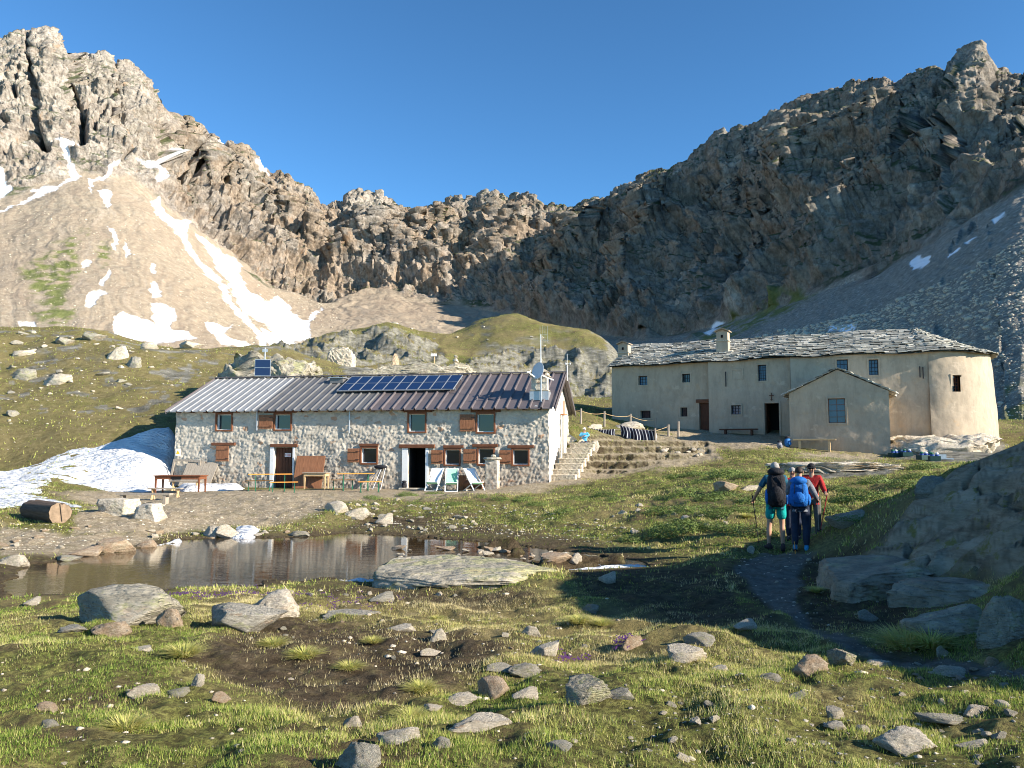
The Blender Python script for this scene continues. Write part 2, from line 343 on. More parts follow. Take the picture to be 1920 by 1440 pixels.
CHF = [(7.2, 55), (12.6, 51.2), (16.8, 48.4), (16.2, 45.3), (20.1, 43.2), (21.8, 46.4), (23.8, 46.2), (29, 48.5), (28, 53), (10, 60)]
KN1 = [(500, 662), (560, 640), (640, 628), (700, 616), (760, 626), (815, 645), (840, 690), (760, 702), (640, 684), (540, 674)]
KN2 = [(850, 694), (900, 668), (960, 655), (1050, 652), (1120, 662), (1165, 672), (1200, 760), (1060, 750), (960, 722), (880, 706)]
SLAB = [(1585, 1072), (1640, 1035), (1690, 985), (1720, 950), (1790, 900), (1860, 868), (1925, 840), (2400, 640), (2400, 1000), (1950, 1080), (1870, 1085), (1800, 1078), (1700, 1082)]
def H(x, y, full=False):
    x = np.atleast_1d(np.asarray(x, float)); y = np.atleast_1d(np.asarray(y, float)); r = np.sqrt(x * x + y * y)
    z = rbf(x, y); px, py = proj(x, y, z); front = y > 1
    z = np.where(r > 185, z + (-12 - z) * sstep(185, 300, r), z)
    kn = np.where(front & (r > 85), np.maximum(pmask(px, py, KN1, 10), pmask(px, py, KN2, 10)), 0)
    sl = np.where(front & (r < 26), pmask(px, py, SLAB, 12), 0)
    far = sstep(40, 60, r)
    z = z + (fbm(xyz(x / 3.2, y / 3.2), 3, 5) * 0.12 + np.where(r < 30, fbm(xyz(x / 1.1, y / 1.1), 3, 6) * 0.07, 0)) * (1 - far) + (fbm(xyz(x / 0.55, y / 0.55), 3, 9) * 0.075 + np.where(r < 14, fbm(xyz(x / 0.16, y / 0.16), 2, 19) * 0.02, 0)) * (1 - far) * (1 - sl)
    z = z + fbm(xyz(x / 9, y / 9), 5, 15) * 0.75 * far * (1 - 0.3 * kn)
    if (kn > 0).any():
        z = z + kn * (rmf(xyz(x / 6, y / 6, z / 5), 5, 21) * 2.4)
    if (sl > 0).any():
        u = x * 0.75 + y * 0.35; v = -x * 0.35 + y * 0.75 + z * 2.2; q = v * 1.5 + fbm(xyz(x / 2.5, y / 2.5), 3, 33) * 1.4
        st = q - np.floor(q); z = z + sl * (0.20 * sstep(0, 0.6, st) - 0.22 * sstep(0.72, 0.96, st) - 0.14 * np.exp(-((fbm(xyz(x / 1.5, y / 3), 3, 37)) / 0.04) ** 2) + fbm(xyz(u / 1.2, v / 0.4), 4, 35) * 0.05 + fbm(xyz(x / 2.2, y / 2.2), 3, 71) * 0.16)
    t = sstep(0.9, -0.9, poly_sd(x, y, TERR)) * (r < 60); z = z * (1 - t) + t * (-1.95 + 0.36 * sstep(-2.2, 1.9, x) * sstep(33.5, 35.5, y) + 0.02 * fbm(xyz(x, y), 2, 3))
    stp = np.where(front & (r > 34) & (r < 52), pmask(px, py, [(1093, 820), (1200, 818), (1325, 824), (1330, 850), (1240, 862), (1170, 886), (1090, 884)], 5), 0)
    if (stp > 0).any(): q_ = z / 0.36 + fbm(xyz(x / 3, y / 3), 2, 77) * 0.25; fq = q_ - np.floor(q_); z = z + stp * ((np.floor(q_) + sstep(0.55, 0.95, fq)) - q_) * 0.36
    d = poly_sd(x, y, POND) + fbm(xyz(x / 0.8, y / 0.8), 3, 41) * 0.28
    sho = sstep(.10, .38, fbm(xyz(x / 1.9 + 3, y / 0.55), 3, 43)) * sstep(-1.6, -0.4, x) * .40
    z = np.where(r < 40, np.where(d < 0, np.minimum(z, WZ) - 0.35 * sstep(0, -1.5, d) - 0.03 + sho * sstep(0, -.5, d), np.maximum(z, WZ + 0.015 + 0.10 * sstep(0, 1.0, d))), z)
    if full: return z, px, py, kn, sl, d
    return z
def Hs(x, y): return float(H(x, y)[0])
_Dm = np.exp(np.linspace(math.log(2.2), math.log(215), 900))
def hit(px, py):
    p = at_np(np.full(900, float(px)), np.full(900, float(py)), _Dm); h = H(p[:, 0], p[:, 1]); b = np.where(p[:, 2] < h)[0]
    if len(b) == 0: return Vector(p[-1])
    i = b[0]
    if i == 0: return Vector(p[0])
    a0 = p[i - 1, 2] - h[i - 1]; a1 = p[i, 2] - h[i]; t = a0 / (a0 - a1); q = p[i - 1] * (1 - t) + p[i] * t
    return Vector(q)
def on(px, D, dz=0.0):
    x = (px - 960) / F * D / 1.0; z = Hs(x, D); k = at(px, 838, D).x
    return Vector((k, D, Hs(k, D) + dz))
# ground colour masks (where soil, gravel, dry turf and bare rock really lie)
SOIL = [[(330, 1230), (450, 1180), (560, 1150), (700, 1170), (820, 1180), (960, 1210), (900, 1260), (800, 1290), (680, 1330), (560, 1315), (430, 1265)],
        [(640, 1000), (680, 960), (760, 965), (900, 985), (1050, 1005), (1150, 1025), (1200, 1040), (1060, 1030), (900, 1010), (760, 1005)],
        [(1340, 1070), (1400, 1052), (1560, 1040), (1640, 1010), (1600, 1070), (1720, 1120), (1700, 1180), (1600, 1190), (1500, 1170), (1420, 1130)],
        [(540, 1100), (660, 1100), (1000, 1110), (1040, 1130), (800, 1130), (600, 1120)], [(1040, 1070), (1340, 1060), (1400, 1130), (1480, 1180), (1300, 1170), (1100, 1120)]]
GRAV = [[(280, 905), (520, 895), (1000, 890), (1100, 876), (1230, 866), (1340, 860), (1290, 872), (1200, 886), (1040, 914), (900, 930), (760, 934), (640, 940), (600, 960), (500, 985), (300, 1000), (130, 1000), (150, 960), (280, 935)],
        [(1385, 1066), (1430, 1034), (1535, 1034), (1500, 1080), (1490, 1130), (1520, 1172), (1640, 1215), (1930, 1248), (1930, 1272), (1720, 1256), (1580, 1226), (1460, 1150), (1410, 1100)],
        [(0, 985), (120, 1000), (300, 1000), (280, 1018), (100, 1045), (0, 1050)], [(1090, 815), (1330, 815), (1350, 860), (1090, 890)], [(100, 925), (290, 915), (290, 950), (180, 950)],
        [(1230, 800), (1460, 812), (1500, 835), (1380, 842), (1300, 830)], [(1490, 852), (1560, 842), (1670, 860), (1600, 862), (1520, 858)]]
DRY = [[(360, 1110), (700, 1110), (1100, 1100), (1400, 1180), (1300, 1230), (1000, 1230), (820, 1300), (560, 1330), (330, 1250)],
       [(100, 760), (330, 740), (330, 860), (150, 860), (0, 880), (0, 800)], [(0, 600), (330, 640), (560, 650), (330, 760), (0, 790)], [(560, 605), (900, 600), (1160, 660), (1160, 700), (560, 700)], [(300, 640), (560, 650), (700, 700), (500, 740), (300, 700)]]
RK = [[(1670, 838), (1880, 832), (1915, 856), (1880, 872), (1780, 868), (1690, 858)], [(1510, 868), (1600, 864), (1700, 872), (1660, 890), (1540, 896), (1500, 884)], [(640, 684), (760, 682), (900, 700), (860, 714), (650, 716)]]
def crack_shade(x, y, z):  # mask of cracks and step edges, used to paint their shade
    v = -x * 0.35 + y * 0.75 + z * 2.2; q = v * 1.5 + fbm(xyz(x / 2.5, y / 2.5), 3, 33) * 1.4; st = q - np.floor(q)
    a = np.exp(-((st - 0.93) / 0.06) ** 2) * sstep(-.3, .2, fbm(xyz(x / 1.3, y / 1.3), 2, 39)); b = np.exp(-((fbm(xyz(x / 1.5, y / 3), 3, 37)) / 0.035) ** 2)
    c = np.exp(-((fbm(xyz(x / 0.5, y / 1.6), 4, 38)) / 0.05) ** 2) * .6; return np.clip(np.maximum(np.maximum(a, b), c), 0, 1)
def masks(x, y, z, px, py, kn, sl, slope):
    r = np.sqrt(x * x + y * y); n1 = fbm(xyz(x / 1.5, y / 1.5), 4, 51) * 14; n2 = fbm(xyz(x / 1.5, y / 1.5), 4, 53) * 7
    ppx = px + n1; ppy = py + n2; fr = (y > 1) & (r < 90)
    g = lambda L, s: np.where(fr, np.max([pmask(ppx, ppy, p, s) for p in L], 0), 0)
    soil = g(SOIL, 14); grav = g(GRAV, 7); dry = g(DRY, 40); rk = g(RK, 4)
    dp = poly_sd(x, y, POND) + n2 * 0.03; soil = np.maximum(soil, np.where(r < 40, sstep(1.1, 0.1, dp), 0))
    tz = fbm(xyz(x / 12, y / 12), 3, 61)
    rk = np.maximum(rk, np.maximum(sl, kn * sstep(0.62, 1.0, slope)))
    rk = np.maximum(rk, sstep(60, 75, r) * sstep(0.5, 0.75, slope)) ; dry = np.maximum(dry, 0.6 * sstep(45, 60, r) * sstep(-0.2, 0.3, tz))
    out = (r > 45) & (r < 90) & (py < 780); spots = fbm(xyz(x / 3.0, y / 2.5), 5, 63, .6); rk = np.maximum(rk, np.where(out, sstep(0.22, 0.36, spots), 0))
    stp = fr & (py > 816) & (py < 890) & (px > 1085) & (px < 1330); soil = np.maximum(soil, np.where(stp, sstep(0.35, 0.7, slope), 0)); grav = grav * (1 - np.where(stp, sstep(0.35, 0.7, slope), 0))
    return soil, grav, dry, rk
cols = np.concatenate([np.linspace(-R(178), -R(38), 90)[:-1], np.arctan((np.linspace(-220, 2140, 1250) - 960) / F), np.linspace(R(39), R(178), 120)[1:]])
rad = np.concatenate([[0.15, 0.8, 1.4, 2.0], np.exp(np.linspace(math.log(2.5), math.log(190), 760)), [205, 230, 260, 300, 420, 700, 1200, 2500, 5000]])
TH, RR = np.meshgrid(cols, rad); gx = RR * np.sin(TH); gy = RR * np.cos(TH)
gz, gpx, gpy, gkn, gsl, gd = H(gx.ravel(), gy.ravel(), True); sh = gx.shape
GX, GY, GZ = gx.ravel(), gy.ravel(), gz
dzr = np.abs(np.gradient(gz.reshape(sh), axis=0) / np.gradient(RR, axis=0)); dzt = np.abs(np.gradient(gz.reshape(sh), axis=1) / (RR * np.gradient(TH, axis=1)))
slope = np.sqrt(dzr ** 2 + dzt ** 2).ravel()
soil, grav, dry, rk = masks(GX, GY, GZ, gpx, gpy, gkn, gsl, slope)
def groundmat():
    n = N('alpine_ground'); so_, gr, dr, rk_ = n.attr('soil'), n.attr('gravel'), n.attr('dry'), n.attr('rock')
    g = n.ramp(n.noise(1.1, 5, 0.65), (0.3, (0.15, 0.175, 0.038)), (0.5, (0.245, 0.245, 0.07)), (0.72, (0.37, 0.325, 0.13)))
    g = n.mix(n.ramp(n.noise(14, 4, 0.7), (0.38, 0.0), (0.58, 0.85)), g, (0.060, 0.050, 0.022))
    g = n.mix(n.ramp(n.noise(0.22, 4, 0.6), (0.42, 0.0), (0.62, 0.65)), g, (0.26, 0.20, 0.095))
    g = n.mix(n.ramp(n.noise(0.75, 6, 0.72), (0.54, 0.0), (0.61, 0.75)), g, (0.12, 0.085, 0.05))
    dcol = n.ramp(n.noise(2.6, 6, 0.7), (0.3, (0.11, 0.085, 0.04)), (0.5, (0.20, 0.165, 0.07)), (0.7, (0.31, 0.25, 0.13)))
    c = n.mix(n.math('MULTIPLY', dr, n.ramp(n.noise(0.8, 4, 0.6), (0.3, 0.25), (0.6, 1.0))), g, dcol)
    sc1 = n.ramp(n.noise(6, 6, 0.75), (0.35, (0.05, 0.036, 0.022)), (0.55, (0.10, 0.075, 0.045)), (0.72, (0.20, 0.16, 0.10)))
    f = n.math('MULTIPLY', so_, n.ramp(n.noise(3.5, 5, 0.7), (0.3, 0.45), (0.5, 1.0)), True); c = n.mix(f, c, sc1)
    gc = n.ramp(n.noise(9, 6, 0.75), (0.3, (0.21, 0.165, 0.105)), (0.5, (0.37, 0.30, 0.205)), (0.7, (0.54, 0.46, 0.34)))
    gc = n.mix(n.attr('track'), gc, n.ramp(n.noise(7, 6, 0.75), (0.3, (0.10, 0.09, 0.075)), (0.7, (0.25, 0.23, 0.195))))
    gf = n.math('MULTIPLY', gr, n.ramp(n.noise(2.0, 5, 0.7), (0.32, 0.55), (0.5, 1.0)), True); c = n.mix(gf, c, gc)
    rc = n.ramp(n.noise(0.9, 8, 0.7, n.coord((1, 1, 3))), (0.32, (0.08, 0.075, 0.06)), (0.5, (0.19, 0.18, 0.145)), (0.66, (0.33, 0.31, 0.26)))
    rc = n.mix(n.ramp(n.noise(4.5, 4, 0.65), (0.60, 0.0), (0.68, 0.55)), rc, (0.27, 0.27, 0.06))
    rc = n.mix(n.ramp(n.noise(11, 4, 0.7), (0.55, 0.0), (0.66, 0.7)), rc, (0.07, 0.065, 0.055))
    rc = n.mix(n.math('MULTIPLY', n.attr('slab'), 0.9), rc, n.ramp(n.noise(1.4, 8, 0.75, n.coord((0.5, 0.5, 3), (0.2, 0.3, 0.3))), (0.35, (0.26, 0.20, 0.135)), (0.5, (0.50, 0.415, 0.295)), (0.65, (0.64, 0.55, 0.41))))
    rc = n.mix(n.math('MULTIPLY', n.attr('crack_shade'), 0.65), rc, (0.045, 0.036, 0.026)); rc = n.mix(n.math('MULTIPLY', n.attr('slab'), n.ramp(n.noise(3.3, 6, 0.75), (0.56, 0.0), (0.62, 0.8))), rc, (0.30, 0.27, 0.07))  # cracks and strata edges: their shade put into the colour as dark brown
    rc = n.mix(n.math('MULTIPLY', n.attr('slab'), n.ramp(n.noise(1.1, 6, 0.75), (0.55, 0.0), (0.64, 0.45))), rc, (0.13, 0.105, 0.07))
    rf = n.math('MULTIPLY', rk_, n.ramp(n.noise(1.6, 5, 0.7), (0.30, 0.3), (0.42, 1.0)), True); c = n.mix(rf, c, rc)
    n.col(c).rough(0.95); n.b.inputs['Specular IOR Level'].default_value = 0.1
    h = n.math('ADD', n.noise(26, 6, 0.75), n.math('MULTIPLY', n.noise(5, 6, 0.7), 2.2)); b1 = n.bump(h, 0.9, 0.06)
    h2 = n.math('MULTIPLY', n.math('ADD', n.noise(2.6, 8, 0.75, n.coord((0.6, 0.6, 3.4), (0.2, 0.35, 0.4))), n.math('MULTIPLY', n.vor(1.7, 'DISTANCE_TO_EDGE', n.coord((0.5, 1, 2.5))), 0.5)), n.attr('slab')); n.bump(h2, 0.8, 0.22, b1)
    return n.m
MAT['ground'] = groundmat()
ground = link('ground', np_mesh('ground', np.stack([GX, GY, GZ], 1), gridq(*sh)[:, ::-1], MAT['ground'], True, dict(soil=soil, gravel=grav, dry=dry, rock=rk, slab=gsl, crack_shade=gsl * crack_shade(GX, GY, GZ), track=((GY > 1) & (GY < 19) & (GX > 1)).astype(float))))
tag(ground, 'rough alpine turf with bare soil, gravel and outcropping rock', None, None, 'structure')
# ---- pond water
def watermat():
    n = N('pond_water'); n.b.inputs['Roughness'].default_value = 0.03; n.b.inputs['IOR'].default_value = 1.33
    n.col((0.30, 0.21, 0.11)); n.b.inputs['Transmission Weight'].default_value = 0.85; n.b.inputs['Specular IOR Level'].default_value = 0.5
    n.bump(n.noise(5, 3, 0.5, n.coord((0.5, 2.4, 1), (0, 0, 0.1))), 0.10, 0.02); return n.m
mb = MB(); c = np.array(POND); cc = c.mean(0); mb.add([(p[0] + (p[0] - cc[0]) * 0.07, p[1] + (p[1] - cc[1]) * 0.15, WZ) for p in POND], [tuple(range(len(POND)))])
pw = mb.build('pond_water', watermat()); tag(pw, 'still brown pond reflecting the stone hut', None, None, 'structure')
if pw.data.polygons[0].normal.z < 0: pw.data.flip_normals()
# ================================================================= MOUNTAINS
SKY = [(-900, 260), (-500, 150), (-200, 70), (-40, 85), (0, 75), (22, 62), (50, 60), (56, 66), (62, 52), (85, 48), (105, 55), (118, 72), (127, 100), (133, 108), (138, 102), (150, 100), (175, 100), (213, 104), (219, 120), (235, 115), (255, 125), (275, 145), (290, 165), (305, 190), (312, 210), (314, 238), (322, 242), (335, 228),
       (352, 220), (370, 230), (385, 245), (400, 256), (410, 267), (425, 269), (440, 265), (460, 275), (475, 295), (490, 311), (505, 323), (520, 320), (535, 325), (550, 338), (565, 343), (580, 352), (590, 366), (600, 379), (615, 383), (630, 377), (640, 380), (650, 370), (665, 362), (685, 359), (705, 363), (720, 365), (735, 379), (745, 389), (760, 390), (780, 391),
       (800, 388), (820, 385), (835, 380), (845, 370), (860, 368), (875, 379), (895, 372), (910, 364), (930, 361), (950, 367), (965, 362), (985, 364), (1000, 373), (1020, 386), (1035, 380), (1050, 386), (1075, 388), (1100, 378), (1130, 375), (1150, 365), (1165, 354), (1190, 335), (1215, 323), (1235, 315), (1250, 319), (1270, 310), (1290, 296), (1310, 280),
       (1340, 254), (1360, 241), (1400, 238), (1425, 222), (1450, 209), (1475, 195), (1500, 181), (1520, 176), (1550, 175), (1565, 170), (1585, 158), (1600, 149), (1620, 153), (1640, 145), (1660, 149), (1690, 150), (1705, 138), (1720, 132), (1750, 129), (1768, 136), (1775, 118), (1785, 108), (1796, 94), (1810, 85), (1830, 82), (1846, 91), (1855, 110), (1863, 132), (1880, 136), (1900, 141), (1920, 134), (2100, 110), (2400, 150), (3500, 60)]
JUN = [(-900, 480), (-300, 330), (0, 372), (40, 355), (120, 335), (155, 318), (200, 345), (250, 335), (290, 372), (340, 410), (400, 452), (440, 482), (480, 520), (520, 548), (560, 552), (600, 572), (640, 560), (680, 545), (740, 545), (800, 565), (900, 580), (1000, 600), (1100, 628), (1200, 640), (1300, 628), (1350, 606), (1450, 582), (1550, 545), (1650, 510), (1700, 482), (1800, 425), (1900, 365), (1920, 352), (2400, 330), (3500, 380)]
BAS = [(-900, 760), (0, 705), (1000, 735), (1120, 765), (1250, 790), (1500, 810), (1800, 835), (1920, 850), (2400, 870), (3500, 900)]
DS = [(-900, 420), (-500, 520), (0, 690), (300, 780), (320, 830), (500, 800), (700, 800), (900, 780), (1100, 700), (1300, 600), (1500, 500), (1700, 425), (1920, 365), (2400, 300), (3500, 190)]
DM = [(-900, 300), (0, 510), (300, 560), (500, 610), (700, 650), (900, 610), (1100, 480), (1300, 400), (1500, 320), (1700, 270), (1920, 225), (2400, 190), (3500, 130)]
DB = [(-900, 190), (0, 235), (500, 265), (700, 285), (1000, 262), (1120, 215), (1250, 165), (1400, 125), (1700, 88), (1900, 64), (2400, 58), (3500, 55)]
ip = lambda T, x: np.interp(x, [a for a, b in T], [b for a, b in T])
def ips(T, x, w=90): return sum(ip(T, x + k * w / 6) * math.exp(-(k / 3.5) ** 2) for k in range(-6, 7)) / sum(math.exp(-(k / 3.5) ** 2) for k in range(-6, 7))
xs = np.concatenate([np.linspace(-900, -40, 130)[:-1], np.linspace(-40, 1960, 1420), np.linspace(1960, 3500, 170)[1:]])
jag = fbm(xyz(xs / 26, xs * 0), 5, 91, 0.62) * 9 * np.where(xs > 320, 1, 0.4); jag = np.where((xs > 1775) & (xs < 1860), jag * 0.3, jag)
nS, nC, nB = 230, 340, 10
B0 = at_np(xs, ips(BAS, xs), ips(DB, xs)); J0 = at_np(xs, ips(JUN, xs, 130), ips(DM, xs)); S0 = at_np(xs, ip(SKY, xs) - jag, ips(DS, xs))
rows = []; TT = []
for i in range(nS):
    t = i / nS; rows.append(B0 * (1 - t) + J0 * t - np.array([0, 0, 1]) * ((t * (1 - t)) * 0.10 * (J0[:, 2:3] - B0[:, 2:3]))); TT.append(np.full(len(xs), t - 1))
for i in range(nC + 1):
    t = i / nC; rows.append(J0 * (1 - t) + S0 * t); TT.append(np.full(len(xs), t))
for i in range(1, nB + 1):
    d = S0 * np.array([1, 1, 0]); d = d / np.linalg.norm(d, axis=1, keepdims=True); rows.append(S0 + d * i * 14 - np.array([0, 0, 1]) * i * 12.0); TT.append(np.full(len(xs), 1.0))
MP = np.array(rows); TT = np.array(TT); msh = TT.shape
du = np.gradient(MP, axis=1); dv = np.gradient(MP, axis=0); NN = np.cross(du, dv); NN /= np.linalg.norm(NN, axis=-1, keepdims=True) + 1e-9
P = MP.reshape(-1, 3); NN = NN.reshape(-1, 3); T = TT.ravel(); mpx, mpy = proj(P[:, 0], P[:, 1], P[:, 2])
sz = np.clip(P[:, 1] / 650, 0.45, 1.2)
q = P * np.array([1, 1, 0.42]); q = q + np.stack([fbm(P / 70, 2, 101), fbm(P / 70, 2, 102), fbm(P / 70, 2, 103)], -1) * 14
jl = ip(JUN, mpx) - mpy + fbm(P / 22, 3, 104) * 16; wc = np.where(T >= 0.35, 1.0, sstep(-5, 9, jl)); wd_ = np.where(T >= 0.4, 1.0, sstep(-3, 32, jl))
left = sstep(360, 250, mpx)                                   # the smooth-walled towers of the left peak
qd = q + (P[:, 2:3] * np.array([0.35, 0.1, 0]))
lite = (1 - 0.40 * sstep(1150, 900, mpx)) * (1 - .45 * sstep(1550, 1750, mpx))
big = (rmf(qd / 120, 3, 111) * 58 + rmf(qd / 38, 4, 112, 0.6) * 22) * lite
g1, g2, gid = worley(q / np.array([9.5, 9.5, 8]), 6)
frac = rmf(np.stack([P[:, 0] + P[:, 2] * .18, P[:, 1], P[:, 2] * .16], -1) / 15, 4, 121, .6) * 15 + rmf(np.stack([P[:, 0] - P[:, 2] * .1, P[:, 1], P[:, 2] * .2], -1) / 42, 3, 122, .5) * 18
mid = frac; fine = rmf(q / 9, 3, 114) * 3.6 + (g2 - g1) * 1.2 + (gid - .5) * 1.8 + fbm(P / 2.2, 2, 118) * 0.6
strat = ridge(np.stack([P[:, 0] / 60, P[:, 1] / 60, P[:, 2] / 5.0], -1) + fbm(P / 40, 2, 116)[:, None] * 0.8, 117) * 1.2
top = 1 - 0.92 * sstep(0.62, 0.97, T)
disp = wd_ * sz * ((big * (1 - 0.55 * left)) * top + mid * (1 - 0.35 * left) * (0.3 + 0.7 * top) + fine * (1 - 0.5 * left) * (0.45 + 0.55 * top) + strat * left * 1.2)
CLEFT = [([(52, 60), (53, 107), (61, 150)], 3, 26), ([(61, 150), (64, 180), (63, 225), (72, 260), (90, 285)], 6, 46), ([(131, 104), (128, 157), (143, 183), (155, 213)], 3.2, 30), ([(155, 205), (155, 240), (156, 275)], 6, 42), ([(183, 180), (160, 200), (156, 215)], 4, 26),
         ([(200, 197), (180, 220), (177, 245)], 4, 20), ([(205, 225), (215, 235)], 5, 16), ([(245, 280), (235, 298), (228, 305)], 4, 22), ([(34, 125), (25, 150), (27, 175)], 3, 22), ([(50, 250), (30, 275), (15, 290)], 6, 30), ([(0, 220), (15, 235)], 5, 18),
         ([(313, 215), (316, 245), (330, 262), (300, 310), (285, 322)], 5, 22), ([(385, 262), (370, 280), (350, 310), (330, 330)], 5, 26), ([(405, 290), (375, 308), (362, 330)], 5, 34), ([(340, 240), (330, 262)], 4, 14)]
for pl, wd, am in CLEFT:
    dmin = np.full(P.shape[0], 1e9); sel = (mpx < 480) & (T > 0)
    sx, sy = mpx[sel], mpy[sel]; dd = np.full(sx.shape, 1e9); wob = fbm(P[sel] / 15, 2, 120) * 3
    for (a, b), (c_, d_) in zip(pl[:-1], pl[1:]):
        ex, ey = c_ - a, d_ - b; t = np.clip(((sx - a) * ex + (sy - b) * ey) / (ex * ex + ey * ey), 0, 1); dd = np.minimum(dd, np.hypot(sx - a - t * ex + wob, sy - b - t * ey))
    disp[sel] -= am * 0.75 * np.exp(-(dd / wd) ** 2)
scr = (1 - wc) * sz * (fbm(np.stack([(mpx + fbm(P / 40, 3, 154) * 30) / 22, T * 4.0, T * 0], -1), 3, 152) * np.where(mpx > 1100, .4, 1.0) + fbm(P / 30, 3, 131) * 2.0 + fbm(P / 6, 3, 132) * 0.55 + np.where(mpx > 1150, 1, 0) * fbm(P / 2.0, 3, 133) * 0.5)
NV = NN * np.where(NN[:, 1:2] > 0, -1, 1); NV[:, 2] *= np.where(T > 0, 0.75, 1.0); P2 = P + NV * (disp + scr)[:, None]
SN = [[(845, 230), (895, 210), (920, 290), (1010, 350), (1040, 335), (1075, 345), (1040, 390), (1060, 450), (1100, 530), (1140, 590), (1220, 650), (1290, 740), (1300, 790), (1380, 870), (1430, 940), (1490, 1000), (1500, 1060), (1470, 1055), (1440, 980), (1330, 870), (1250, 750), (1240, 700), (1130, 610), (1060, 520), (1000, 420), (930, 350), (870, 290)],
      [(1090, 410), (1160, 460), (1250, 515), (1330, 560), (1355, 600), (1350, 650), (1400, 740), (1510, 800), (1560, 765), (1600, 790), (1640, 850), (1700, 900), (1730, 900), (1760, 860), (1820, 830), (1780, 870), (1740, 920), (1750, 1000), (1640, 1040), (1530, 1060), (1460, 950), (1550, 970), (1380, 860), (1330, 780), (1290, 700), (1220, 610), (1190, 540), (1130, 460)],
      [(640, 870), (690, 855), (760, 880), (830, 890), (880, 930), (860, 880), (850, 800), (900, 810), (980, 840), (1000, 890), (960, 920), (960, 950), (1050, 960), (1100, 1000), (960, 1030), (860, 1030), (640, 1000)],
      [(850, 770), (850, 740), (845, 700), (870, 690), (890, 730), (915, 740), (900, 775)], [(1150, 910), (1210, 905), (1260, 935), (1310, 930), (1250, 960), (1290, 1000), (1390, 1020), (1440, 1055), (1380, 1060), (1250, 1030), (1200, 980)],
      [(0, 290), (100, 240), (220, 180), (180, 165), (250, 140), (320, 140), (400, 105), (390, 60), (370, 0), (345, -50), (310, -100), (345, -90), (390, -60), (460, -50), (455, -25), (400, -40), (390, -10), (420, 40), (430, 80), (460, 100), (330, 150), (220, 200), (100, 255), (0, 305)],
      [(500, 105), (580, 100), (600, 90), (610, 60), (690, 10), (700, 20), (630, 60), (620, 90), (580, 110), (525, 115), (515, 185), (505, 150)], [(550, 175), (610, 165), (625, 190), (620, 250), (605, 275), (580, 220)],
      [(745, 25), (790, 50), (840, 60), (870, 30), (925, -20), (940, -100), (960, -110), (1005, -75), (1000, -60), (930, -20), (880, 60), (885, 150), (860, 150), (840, 100), (790, 60)],
      [(610, 370), (640, 380), (665, 450), (650, 495), (635, 490), (640, 430)], [(700, 460), (735, 515), (710, 545)], [(-900, 0), (0, 50), (20, 60), (30, 130), (80, 170), (0, 215), (-300, 240)], [(475, 810), (500, 750), (560, 735), (600, 755), (560, 770), (520, 815)],
      [(560, 690), (620, 625), (628, 638), (575, 705)], [(455, 570), (480, 555), (515, 565), (500, 595), (460, 600)], [(100, 905), (200, 910), (200, 940), (110, 935)], [(1215, -100), (1240, -115), (1275, -90), (1220, -88)], [(1430, 0), (1460, 20), (1515, 75), (1470, 55)], [(845, 590), (865, 585), (875, 640), (850, 640)],
      [(5115, 570), (5160, 540), (5235, 540), (5235, 585), (5130, 621)], [(3960, 975), (4035, 909), (4080, 906), (3990, 984)], [(4680, 945), (4830, 925), (4800, 965), (4650, 975)], [(5580, 345), (5655, 300), (5660, 308), (5590, 355)], [(5430, 465), (5490, 430), (5495, 440), (5440, 475)], [(5325, 540), (5400, 490), (5405, 500), (5335, 552)]]
nz1 = fbm(P / 9, 4, 141, .6) * 5.0; nz2 = fbm(P / 9, 4, 142, .6) * 4.0; snow = np.zeros(len(P))
for pl in SN: snow = np.maximum(snow, pmask(mpx + nz1, mpy + nz2, [(a / 3, b / 3 + 300) for a, b in pl], 1.6))
GR = [[(450, 400), (500, 400), (440, 450), (430, 560), (440, 640), (350, 760), (410, 820), (420, 870), (340, 930), (250, 920), (190, 860), (240, 790), (150, 740), (190, 680), (110, 640), (160, 590), (260, 540), (300, 490), (380, 440)], [(550, 450), (610, 460), (615, 590), (580, 600), (540, 520)],
      [(3900, 1000), (4250, 860), (4450, 740), (4600, 760), (4200, 960), (4000, 1050)], [(5700, 1200), (5760, 1150), (5760, 1500), (5640, 1500), (5640, 1300)]]
gm = np.zeros(len(P))
for pl in GR: gm = np.maximum(gm, pmask(mpx + nz1 * 2.5, mpy + nz2 * 2.5, [(a / 3, b / 3 + 300) for a, b in pl], 8))
gm = gm * sstep(-0.30, 0.15, fbm(P / 7, 4, 143))
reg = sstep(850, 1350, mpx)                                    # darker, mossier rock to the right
pale = np.maximum(left, 0.8 * sstep(60, 25, np.hypot(mpx - 690, (mpy - 400) * 0.8))); pale = np.maximum(pale, pmask(mpx, mpy, [(1775, 150), (1790, 90), (1830, 80), (1860, 130), (1850, 170)], 8) * .6)
streak = 0.5 + 0.45 * fbm(np.stack([(mpx + fbm(P / 40, 3, 154) * 30) / 16, T * 6.0, T * 0], -1), 5, 151, 0.6)
